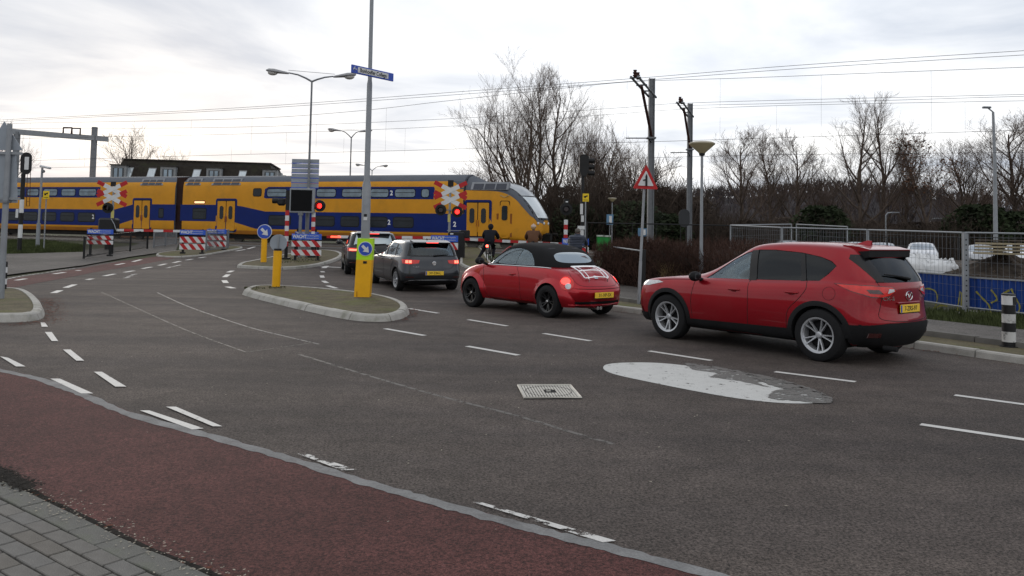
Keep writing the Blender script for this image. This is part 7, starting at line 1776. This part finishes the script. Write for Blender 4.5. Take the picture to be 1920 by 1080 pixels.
def strokes(px_list, w=.019):
    for pts in px_list:
        q = []
        for x, y in pts:
            dr = ray(x, y); best = None
            for i in range(3):
                a, c = BP[i], BP[i + 1]; e_ = c - a; nn2 = Vector((e_.y, -e_.x, 0)).normalized(); k = (Vector((a.x, a.y, 0)).dot(nn2)) / (dr.x * nn2.x + dr.y * nn2.y); p = Vector((0, 0, EYE)) + dr * k; tt = (Vector((p.x, p.y, 0)) - a).dot(e_) / e_.length_squared
                if -.02 <= tt <= 1.02: best = (i, p, tt, e_)
            if best: q.append(best)
        if len(q) < 2: continue
        i = q[0][0]; r, ln, d = hold[i]; L2 = []
        for bi, p, tt, e_ in q:
            if bi == i: L2.append(Vector((tt * ln, .040, p.z - r.location.z)))
        if len(L2) < 2: continue
        L2 = smooth_path(L2, k=4) if len(L2) > 2 else L2; b = MB(); up_ = []
        for j, p in enumerate(L2):
            t_ = (L2[min(j + 1, len(L2) - 1)] - L2[max(j - 1, 0)]).normalized(); nr = Vector((-t_.z, 0, t_.x)); ww = w * (1 + .3 * math.sin(j * 1.7)); up_ += [p + nr * ww, p - nr * ww]
        b.add(up_, [(2 * j, 2 * j + 1, 2 * j + 3, 2 * j + 2) for j in range(len(L2) - 1)]); b.build('graffiti', graf, r, 0)
strokes([[(1728, 543), (1742, 541), (1755, 545), (1760, 556), (1758, 570), (1753, 580)], [(1751, 582), (1765, 573), (1779, 574)], [(1803, 546), (1801, 560), (1799, 574), (1798, 583)], [(1806, 548), (1805, 575)], [(1832, 546), (1845, 560), (1856, 572), (1861, 590)], [(1860, 543), (1868, 553), (1871, 562), (1860, 568)], [(1898, 541), (1905, 556), (1914, 573), (1912, 585)], [(1880, 552), (1895, 544)]])
# earth heap, boards, white bags
def heap(label, nm, c, R0, H_, m, seed, k=2.2, n=46):
    rn = random.Random(seed); r = thing(nm, label, nm.replace('_', ' '), c); vs = []; ph = [rn.uniform(0, 6.3) for _ in range(8)]
    for j in range(22):
        t = j / 21
        for i in range(n):
            a = 6.2832 * i / n; rr = R0 * (1 - t) * (1 + .13 * math.sin(3 * a + ph[0]) + .08 * math.sin(7 * a + ph[1] + t * 4)); z = H_ * (t ** 1.05) * (1 + .05 * math.sin(5 * a + ph[2])) + rn.uniform(-.03, .03) * (0 < j < 21)
            vs.append((rr * math.cos(a) * k, rr * math.sin(a), z))
    b = MB().add(vs, [(j * n + i, j * n + (i + 1) % n, (j + 1) * n + (i + 1) % n, (j + 1) * n + i) for j in range(21) for i in range(n)]); b.build('earth', m, r, 60)
    b = MB()
    for _ in range(900):
        v = Vector(vs[rn.randrange(len(vs) - n)]); s_ = rn.uniform(.02, .06); b.add([v + Vector((rn.uniform(-s_, s_), rn.uniform(-s_, s_), rn.uniform(-s_, s_ * 1.5))) for _ in range(4)], [(0, 1, 2), (0, 2, 3), (0, 3, 1), (1, 3, 2)])
    tag(b.build('clods', mat('clods', (.085, .065, .05), .95, var=.5, vs=4), r, 0), kind='stuff'); return r
soil = mat('heap_soil', (.042, .034, .028), .95, var=.45, vs=3, bump=1, bs=12, dirt=(.10, .085, .07), dscale=2, damt=.6)
hc = at(1885, 500, 24.5); hc.z = 0; heap('dark earth heap behind the mesh fence topped by stacked boards', 'earth_heap', hc, 1.75, 1.30, soil, 3)
hc2 = at(2010, 500, 22.0); hc2.z = 0; heap('second part of the earth heap at the right edge', 'earth_heap', hc2, 1.6, 1.2, soil, 6)
wood = mat('weathered_board', (.30, .255, .17), .85, var=.2, vs=4, dirt=(.12, .10, .07), dscale=2, damt=.5)
pc = at(1874, 478, 24.0); pr = thing('board_stack', 'stack of five weathered boards on top of the earth heap', 'board stack', pc, .1)
for i in range(5): MB().box((random.uniform(-.03, .03), 0, .04 + i * .095), (1.0 - .03 * (i % 2) - .02 * i, .9, .055 if i < 4 else .035), rz=random.uniform(-.04, .04), bev=.006).build('board', wood if i < 4 else mat('dark_board', (.09, .075, .06), .8), pr, 0)
for x in (-.3, .3):
    for i in range(4): MB().box((x, -.3, .088 + i * .095), (.09, .2, .04)).build('spacer', mat('dark_board', (.09, .075, .06), .8), pr, 0)
bagm = mat('bag_white', (.62, .63, .64), .6, var=.06, vs=4, bump=1.0, bs=9, dirt=(.35, .35, .34), dscale=3, damt=.5)
def bag(label, px, Y, w, h, seed):
    P = base(px, Y); r = thing('big_bag', label, 'big bag', P, .3 * seed, 'white woven big bags behind the fence'); rn = random.Random(seed); vs = []; n = 32; m_ = 16
    for j in range(m_ + 1):
        t = j / m_; z = h * t; k = (1 - .08 * t + .10 * math.sin(math.pi * t)) * (1 if t < .86 else 1 - (t - .86) * 2.2)
        for i in range(n):
            a = 6.2832 * i / n; sq = 1 / max(abs(math.cos(a)), abs(math.sin(a))) ** .75; fold = 1 + .045 * math.sin(9 * a + 7 * t + seed) + .03 * math.sin(17 * a - 9 * t); rr = w / 2 * k * sq * fold * .92
            vs.append((rr * math.cos(a), rr * math.sin(a), z + (.07 * math.sin(5 * a + seed) + .05 * math.sin(11 * a) if t > .9 else 0)))
    MB().add(vs, [(j * n + i, j * n + (i + 1) % n, (j + 1) * n + (i + 1) % n, (j + 1) * n + i) for j in range(m_) for i in range(n)] + [tuple(range(m_ * n, m_ * n + n))]).build('bag_body', bagm, r, 70)
    for a in (0.6, 2.2, 3.9, 5.3): MB().tube([(w * .4 * math.cos(a), w * .4 * math.sin(a), h * .95), (w * .42 * math.cos(a + .15), w * .42 * math.sin(a + .15), h * 1.10), (w * .4 * math.cos(a + .4), w * .4 * math.sin(a + .4), h * .96)], .025, 5).build('loop', bagm, r)
bag('white woven big bag nearest the tailgate of the near red car', 1692, 25.5, 1.1, .92, 1); bag('white woven big bag between its two neighbours', 1727, 26.5, 1.15, .96, 2); bag('white woven big bag beside the foot of the earth heap', 1760, 25.8, 1.1, .84, 3)
# ---------------------------------------------------------------- parked cars behind the fence
def far_car(label, px, Y, yaw, pm, van=False):
    P = base(px, Y); r = thing('parked_car', label, 'car', P, yaw, 'cars parked behind the fence'); k = 1.28 if van else 1.0
    zz = lambda z: z * k
    Rg = [ring(-2.0, 2.0, .75, zz(.2)), ring(-2.1, 2.1, .88, zz(.4)), ring(-2.1, 2.1, .90, zz(.65)), ring(-1.9, 2.05, .87, zz(.88)), ring(-.9, 1.95, .80, zz(.98), tf=1.3), ring(-.3, 1.7, .70, zz(1.30), tf=1.3), ring(.0, 1.5, .58, zz(1.42), tf=1.3)]
    o = loft(Rg, 1); o.data.materials.append(pm); bv = bvh_of(o); finish_body(o, r, pm, 40)
    gl_ = mat('far_car_glass', (.30, .34, .38), .08, metal=.7, var=.1)
    add_patch('windscreen', bv, math.pi, [(-.66, zz(1.0)), (.66, zz(1.0)), (.5, zz(1.33)), (-.5, zz(1.33))], gl_, r, off=.01, both=False, step=.2); add_patch('rear_window', bv, 0, [(-.62, zz(1.0)), (.62, zz(1.0)), (.5, zz(1.3)), (-.5, zz(1.3))], gl_, r, off=.01, both=False, step=.2)
    add_patch('window', bv, PL, [(-.4, zz(1.0)), (1.5, zz(1.02)), (1.3, zz(1.3)), (.1, zz(1.32))], MT['gloss_black'], r, off=.01, step=.2)
    for y in (-.62, .62):
        MB().box((-2.08, y, zz(.66)), (.08, .32, .14), bev=.02).build('headlight', lens_clear, r)
    MB().box((-2.12, 0, zz(.50)), (.06, .9, .16)).build('grille', sblk, r)
    for x in (-1.3, 1.35):
        for y in (-.8, .8): MB().cyl((x, y - .1, .32), (x, y + .1, .32), .32, n=20).build('wheel', MT['tyre'], r)
wp = paint('far_white', (.70, .71, .73)); sp_ = paint('far_silver', (.36, .37, .39)); dp = paint('far_dark', (.03, .032, .04))
far_car('white car parked nose-on behind the white bags', 1728, 49, R_(64), wp, False)
far_car('pale car parked left of the white nose-on car', 1655, 51, R_(72), sp_, False); far_car('dark car parked at the far left of the car park', 1570, 54, R_(75), dp, False); far_car('silver car parked between the dark one and the pale one', 1608, 52, R_(74), sp_, False)
far_car('silver car parked left of the board stack', 1838, 49, R_(60), sp_, False); far_car('white car parked behind the board stack at the right', 1912, 47, R_(58), wp, False); far_car('dark car above the roof of the near red car', 1480, 55, R_(78), dp, False)
# black bar fence of the car park
def barfence(label, a, c, h=1.35, sp=.14):
    ln = (c - a).length; d = (c - a) / ln; O2 = Vector((a.x, a.y, gz(a.x, a.y))); r = thing('bar_fence', label, 'fence', O2, 0); b = MB()
    for z in (h, .2): MB().tube([Vector((0, 0, z)), Vector((c.x, c.y, gz(c.x, c.y) + z)) - O2], .025, 5).build('rail', sblk, r)
    n = int(ln / sp)
    for i in range(n + 1):
        p = a + d * ln * i / n; z = gz(p.x, p.y) - O2.z; q = Vector((p.x - a.x, p.y - a.y, z)); b.cyl(q, q + Vector((0, 0, h + .05)), .012, n=4)
        if i % 18 == 0: MB().box(q + Vector((0, 0, h / 2)), (.07, .07, h + .1)).build('post', sblk, r, 0)
    tag(b.build('bars', sblk, r, 0), kind='stuff')
barfence('black bar fence in front of the parked cars', base(1540, 50), base(1990, 44), 1.5, .2)
barfence('thin black wire fence beyond the brown hedge', base(1100, 35), base(1372, 32), 1.75, .9)
# green containers and notice boards far behind the hedge
for px, w in ((1126, .8), (1137, .8)):
    P = base(px, 56); r = thing('green_container', 'green container %s beyond the hedge' % ('left of its twin' if px < 1130 else 'right of its twin'), 'container', P); MB().box((0, 0, .7), (.50, .6, 1.35), bev=.04).build('container_body', mat('container_green', (.015, .22, .04), .5), r); MB().box((0, -.02, 1.42), (.52, .64, .1)).build('lid', mat('container_lid', (.45, .5, .45), .5), r)
for px, py0, py1, w in ((1143, 402, 421, .38), (1205, 428, 443, .55)):
    P = base(px, 56); r = thing('notice_board', 'small blue and white notice board %s' % ('beside the small path lamp' if px < 1180 else 'left of the nearer mast, low'), 'notice board', P); z0, z1 = at(px, py1, 56).z - P.z, at(px, py0, 56).z - P.z
    MB().box((0, 0, (z0 + z1) / 2), (w * 1.2, .04, z1 - z0)).build('board', mat('notice_blue', (.10, .20, .32), .5), r); MB().box((w * .1, -.03, (z0 + z1) / 2), (w * .5, .01, (z1 - z0) * .7)).build('notice', swht, r); MB().cyl((0, .05, 0), (0, .05, z1), .03, n=6).build('post', galv, r)
# ---------------------------------------------------------------- building with mansard roof
def building():
    Y = 98; a = base(203, Y); c = at(520, 300, Y + 3); c.z = a.z; d = (c - a); ln = d.length; d.normalize(); r = thing('apartment_building', 'building with a dark mansard roof and pale window frames behind the train', 'building', a, math.atan2(d.y, d.x)); D = 12
    zt = at(203, 297, Y).z - a.z; ze = zt - 3.1
    brick_ = mat('building_brick', (.16, .09, .06), .85, var=.2, vs=2, bump=.2, bs=30); tile = mat('mansard_tile', (.028, .024, .020), .8, var=.25, vs=3, dirt=(.04, .05, .02), dscale=.6, damt=.5, bump=.5, bs=20); fr = mat('dormer_frame', (.24, .25, .26), .6, var=.08); pn = mat('pane', (.22, .27, .31), .08, metal=.5, var=.15, vs=1); lt = mat('skylight_pane', (.50, .56, .60), .12, metal=.3, var=.08)
    MB().box((ln / 2, D / 2, ze / 2), (ln, D, ze)).build('wall', brick_, r, 0)
    ins = 1.0; b = MB(); b.add([(-.2, -.2, ze), (ln + .2, -.2, ze), (ln + .2, D + .2, ze), (-.2, D + .2, ze), (ins, ins, zt), (ln - ins, ins, zt), (ln - ins, D - ins, zt), (ins, D - ins, zt)], [(0, 1, 5, 4), (1, 2, 6, 5), (2, 3, 7, 6), (3, 0, 4, 7), (4, 5, 6, 7), (0, 3, 2, 1)]); b.build('roof', tile, r, 0)
    MB().box((ln / 2, D / 2, zt + .06), (ln - 2 * ins + .3, D - 2 * ins + .3, .14)).build('roof_edge', mat('roof_edge', (.05, .045, .04), .8), r, 0); MB().box((ln / 2, -.25, ze), (ln + .6, .35, .18)).build('gutter', fr, r, 0)
    def X(px): return (at(px, 310, Y + 1.5).x - a.x) / d.x
    sl = (ins + .2) / 3.1
    for px in (207, 320, 401, 501):
        x = X(px) if px > 210 else .9; w = 1.75; zc = ze + 1.25; o = MB().box((x, .25, zc), (w, 1.3, 2.1)).build('dormer', fr, r, 0)
        MB().box((x, -.42, zc - .05), (w - .5, .04, 1.6)).build('dormer_window', mat('window_dark', (.04, .045, .05), .2), o, 0)
        for e_ in (-.27, .27): MB().box((x + e_, -.455, zc - .05), (.36, .02, 1.45)).build('pane', pn, o, 0)
        MB().box((x, .2, zc + 1.1), (w + .2, 1.5, .12)).build('dormer_top', MT['roof_edge'], o, 0)
    for px in (246, 286, 365, 447):
        x = X(px); q = []
        z0, z1 = ze + .35, ze + 2.15
        for (u, z) in ((-.45, z0), (.45, z0), (.45, z1), (-.45, z1)): q.append(Vector((x + u + (z - z0) * .14, -.2 + (z - ze) * sl - .07, z)))
        f = MB().add([p + Vector((0, 0, 0)) for p in q] + [p + Vector((0, .2, 0)) for p in q], [(0, 1, 2, 3), (4, 5, 1, 0), (5, 6, 2, 1), (6, 7, 3, 2), (7, 4, 0, 3)]).build('skylight', fr, r, 0)
        ctr = sum(q, Vector()) / 4; MB().add([ctr + (p - ctr) * .86 + Vector((0, -.02, 0)) for p in q], [(0, 1, 2, 3)]).build('pane', lt, f, 0)
    for px in (526, 539):
        y = (px - 520) / 25 * 9 + 1.5; MB().box((ln - .25, y, ze + 1.2), (.9, 1.5, 1.9)).build('dormer', fr, r, 0)
    for i in range(12):
        for z in (1.6, 4.4):
            if z + 1 < ze: o = MB().box((1.5 + i * (ln - 3) / 11, -.02, z), (1.3, .1, 1.4)).build('window', fr, r, 0); MB().box((1.5 + i * (ln - 3) / 11, -.08, z), (1.1, .02, 1.2)).build('pane', pn, o, 0)
building()
# ---------------------------------------------------------------- people on bicycles
def bicycle(label, P, rz, fm, lit=False):
    r = thing('bicycle', label, 'bicycle', P, rz, 'bicycles waiting at the barrier'); R0 = .34
    for y in (-.52, .55):
        w = bpy.data.objects.new('bicycle_wheel', None); link(w, r); w.location = (0, y, R0)
        MB().tube([(0, R0 * math.cos(t), R0 * math.sin(t)) for t in [i * math.pi / 14 for i in range(28)]], .017, 6, closed=True).build('tyre', MT['tyre'], w); b = MB()
        for i in range(14): t = i * math.pi / 7; b.tube([(0, 0, 0), (0, R0 * math.cos(t), R0 * math.sin(t))], .0025, 3)
        tag(b.build('spokes', MT['chrome'], w, 0), kind='stuff')
    A = (0, -.52, R0); B = (0, -.05, .30); C_ = (0, -.22, .82); D_ = (0, .36, .86); E_ = (0, .38, .70); F_ = (0, .55, R0)
    for q in ((A, B), (B, C_), (A, (0, -.19, .72)), (B, E_), ((0, -.2, .76), (0, .36, .80)), (D_, E_, F_)): MB().tube(list(q), .016, 6).build('frame_tube', fm, r)
    MB().tube([(-.30, .22, 1.06), (-.25, .34, 1.08), (0, .38, 1.02), (.25, .34, 1.08), (.30, .22, 1.06)], .013, 6).build('handlebar', MT['chrome'], r); MB().tube([D_, (0, .37, 1.02)], .014, 6).build('stem', MT['chrome'], r)
    MB().ball((0, -.24, .88), (.09, .14, .045), 12).build('saddle', MT['black_plastic'], r); MB().box((0, -.52, .73), (.14, .42, .025)).build('carrier', galvd, r)
    MB().tube([(0, -.05 + .17 * math.cos(t), .30 + .05 * math.sin(t)) for t in [i * math.pi / 6 for i in range(12)]], .01, 4, closed=True).build('crank', MT['chrome'], r)
    a = MB(); a.tube([(0, -.52 + .37 * math.cos(t), R0 + .37 * math.sin(t)) for t in [R_(20 + i * 14) for i in range(11)]], .02, 5); a.build('mudguard', fm, r)
    if lit: MB().cyl((0, -.75, .68), (0, -.71, .68), .055, n=16).build('rear_light', emitm('bike_light', (1.0, .05, .03), 14), r)
    else: MB().box((0, -.74, .66), (.06, .02, .04)).build('rear_reflector', lens_red, r)
    return r
skin_m = mat('skin', (.42, .24, .17), .55, var=.05)
def person(label, P, rz, jacket, trousers, shoes, hat=None, hair=(.06, .04, .03), hood=False, side=-1, quilt=False, lean=.16, turn=0):
    r = thing('person', label, 'person', P, rz, 'cyclists waiting at the barrier'); s_ = side
    J = {'pel': ((0, -.20, .93), (.19, .17)), 'sp': ((0, -.15, 1.12), (.20, .16)), 'ch': ((0, -.15 + lean, 1.34), (.23, .17)), 'nk': ((0, -.12 + lean * 1.3, 1.48), (.075, .075)), 'hd0': ((0, -.10 + lean * 1.4, 1.55), (.06, .065))}
    E_ = [('pel', 'sp'), ('sp', 'ch'), ('ch', 'nk'), ('nk', 'hd0')]
    for sg in (-1, 1):
        k = 'l' if sg < 0 else 'r'
        J['sh' + k] = ((sg * .19, -.14 + lean, 1.41), (.105, .105)); J['el' + k] = ((sg * .27, .02 + lean, 1.19), (.078, .078)); J['wr' + k] = ((sg * .25, .20 + lean * .8, 1.09), (.055, .055)); E_ += [('ch', 'sh' + k), ('sh' + k, 'el' + k), ('el' + k, 'wr' + k)]
        J['hp' + k] = ((sg * .10, -.17, .86), (.105, .11)); E_ += [('pel', 'hp' + k)]
        if sg == s_: J['kn' + k] = ((sg * .26, -.02, .48), (.07, .075)); J['an' + k] = ((sg * .42, -.20, .10), (.045, .05)); J['to' + k] = ((sg * .46, -.02, .05), (.045, .035))
        else: J['kn' + k] = ((sg * .13, .18, .62), (.07, .075)); J['an' + k] = ((sg * .13, .0, .26), (.045, .05)); J['to' + k] = ((sg * .14, .16, .20), (.042, .035))
        E_ += [('hp' + k, 'kn' + k), ('kn' + k, 'an' + k), ('an' + k, 'to' + k)]
    ks = list(J); me = bpy.data.meshes.new('body'); me.from_pydata([J[k][0] for k in ks], [(ks.index(a), ks.index(b_)) for a, b_ in E_], []); o = bpy.data.objects.new('body', me); link(o)
    o.modifiers.new('s', 'SKIN'); 
    for i, k in enumerate(ks): me.skin_vertices[0].data[i].radius = J[k][1]; me.skin_vertices[0].data[i].use_root = (k == 'pel')
    o.modifiers.new('d', 'SUBSURF').levels = 2; apply(o); me = o.data; o.parent = r
    for m in (jacket, trousers, shoes): me.materials.append(m)
    for p in me.polygons:
        c = p.center; low = min(c.z, 9); foot = (c.z < .14) or (abs(c.x) < .22 and c.z < .27 and c.y > .0 and c.x * s_ < 0)
        p.material_index = 2 if foot else (1 if c.z < .90 or (c.z < .95 and abs(c.x) > .12) else 0); p.use_smooth = True
    hy, hz = -.10 + lean * 1.45, 1.66; hd = bpy.data.objects.new('head', None); link(hd, r); hd.location = (0, hy, hz); hd.rotation_euler = (0, 0, turn)
    MB().ball((0, 0, 0), (.076, .096, .115), 20).build('skull', skin_m, hd); MB().ball((0, .095, -.015), (.014, .02, .025), 8).build('nose', skin_m, hd); MB().box((0, .088, -.058), (.045, .012, .01)).build('mouth', mat('lips', (.30, .10, .09), .6), hd)
    for sx2 in (-1, 1): MB().ball((sx2 * .03, .086, .012), (.012, .008, .008), 8).build('eye', sblk, hd); MB().ball((sx2 * .078, 0, -.005), (.012, .022, .03), 8).build('ear', skin_m, hd)
    if hood: MB().ball((0, -.015, .005), (.105, .115, .145), 20).build('hood', jacket, hd)
    elif hat: MB().lathe([(.092, 0), (.098, .02), (.095, .06), (.07, .11), (.03, .135), (0, .14)], c=(0, -.01, .01), n=20).build('knitted_hat', hat, hd); MB().ball((0, -.01, .155), .028, 10).build('bobble', hat, hd); MB().ball((0, -.035, -.03), (.08, .075, .10), 14).build('hair', mat('hair_fair', (.25, .17, .09), .8), hd)
    else: MB().ball((0, -.02, .022), (.086, .098, .112), 18).build('hair', mat('hair_dark', hair, .8, bump=.4, bs=60), hd)
    for sg in (-1, 1):
        k = 'l' if sg < 0 else 'r'; w = Vector(J['wr' + k][0]); h_ = bpy.data.objects.new('hand', MB().ball((0, 0, 0), (.038, .05, .028), 12).mesh('hand', skin_m)); link(h_, r); h_.location = w + Vector((sg * .01, .06, -.015))
        for i in range(4): MB().tube([(-.024 + i * .016, .03, .0), (-.024 + i * .016, .06, -.012), (-.024 + i * .016, .062, -.035), (-.024 + i * .016, .045, -.05)], .008, 5).build('finger', skin_m, h_)
        MB().tube([(-sg * .03, 0, 0), (-sg * .045, .03, -.01), (-sg * .03, .05, -.02)], .009, 5).build('thumb', skin_m, h_)
    if quilt:
        b = MB()
        for i in range(7):
            z = 1.02 + i * .065; ww = .235 if z < 1.3 else .24; b.tube([(ww * math.cos(t), -.16 + lean * (z - 1) * 2.2 + .165 * math.sin(t), z) for t in [k * math.pi / 10 for k in range(20)]], .03, 6, closed=True)
        tag(b.build('quilting', jacket, r), kind='stuff')
        MB().lathe([(.085, -.03), (.10, .0), (.095, .05), (.08, .07)], c=(0, hy - .01, 1.50), n=18, cap=False).build('collar', jacket, r)
    return r
blk = mat('cloth_black', (.012, .013, .018), .9, var=.2); brn = mat('coat_brown', (.10, .05, .03), .95, var=.2, bump=.3, bs=60); nvy = mat('jacket_navy', (.035, .042, .062), .5, var=.15); hatm = mat('hat_wool', (.50, .40, .34), .95, var=.1, bump=.5, bs=120); jean = mat('jeans', (.02, .025, .045), .9, var=.2); shoe = mat('shoe', (.10, .04, .03), .7)
fm1 = mat('bike_black', (.015, .015, .016), .4); fm2 = mat('bike_grey', (.25, .26, .28), .4)
def cyclist(px, py, rz, bl, pl, **k):
    P = gp(px, py); bicycle(bl, P, rz, k.pop('fm', fm1), k.pop('lit', False)); person(pl, P, rz, **k).scale = (1.18, 1.0, .915)
cyclist(918, 490, R_(-8), 'dark bicycle with a glowing red rear light under the cyclist in black', 'person in black hooded clothes astride a bicycle with the left foot on the ground', jacket=blk, trousers=blk, shoes=shoe, hood=True, side=-1, lit=True)
cyclist(999, 492, R_(-4), 'bicycle under the cyclist in the brown coat', 'person in a brown coat and pale knitted hat waiting on a bicycle', jacket=brn, trousers=jean, shoes=blk, hat=hatm, side=1)
cyclist(1081, 510, R_(-14), 'grey bicycle under the cyclist in the padded jacket', 'person in a dark blue padded jacket with grey hair waiting on a bicycle', jacket=nvy, trousers=blk, shoes=blk, hair=(.10, .09, .08), side=1, quilt=True, fm=fm2)
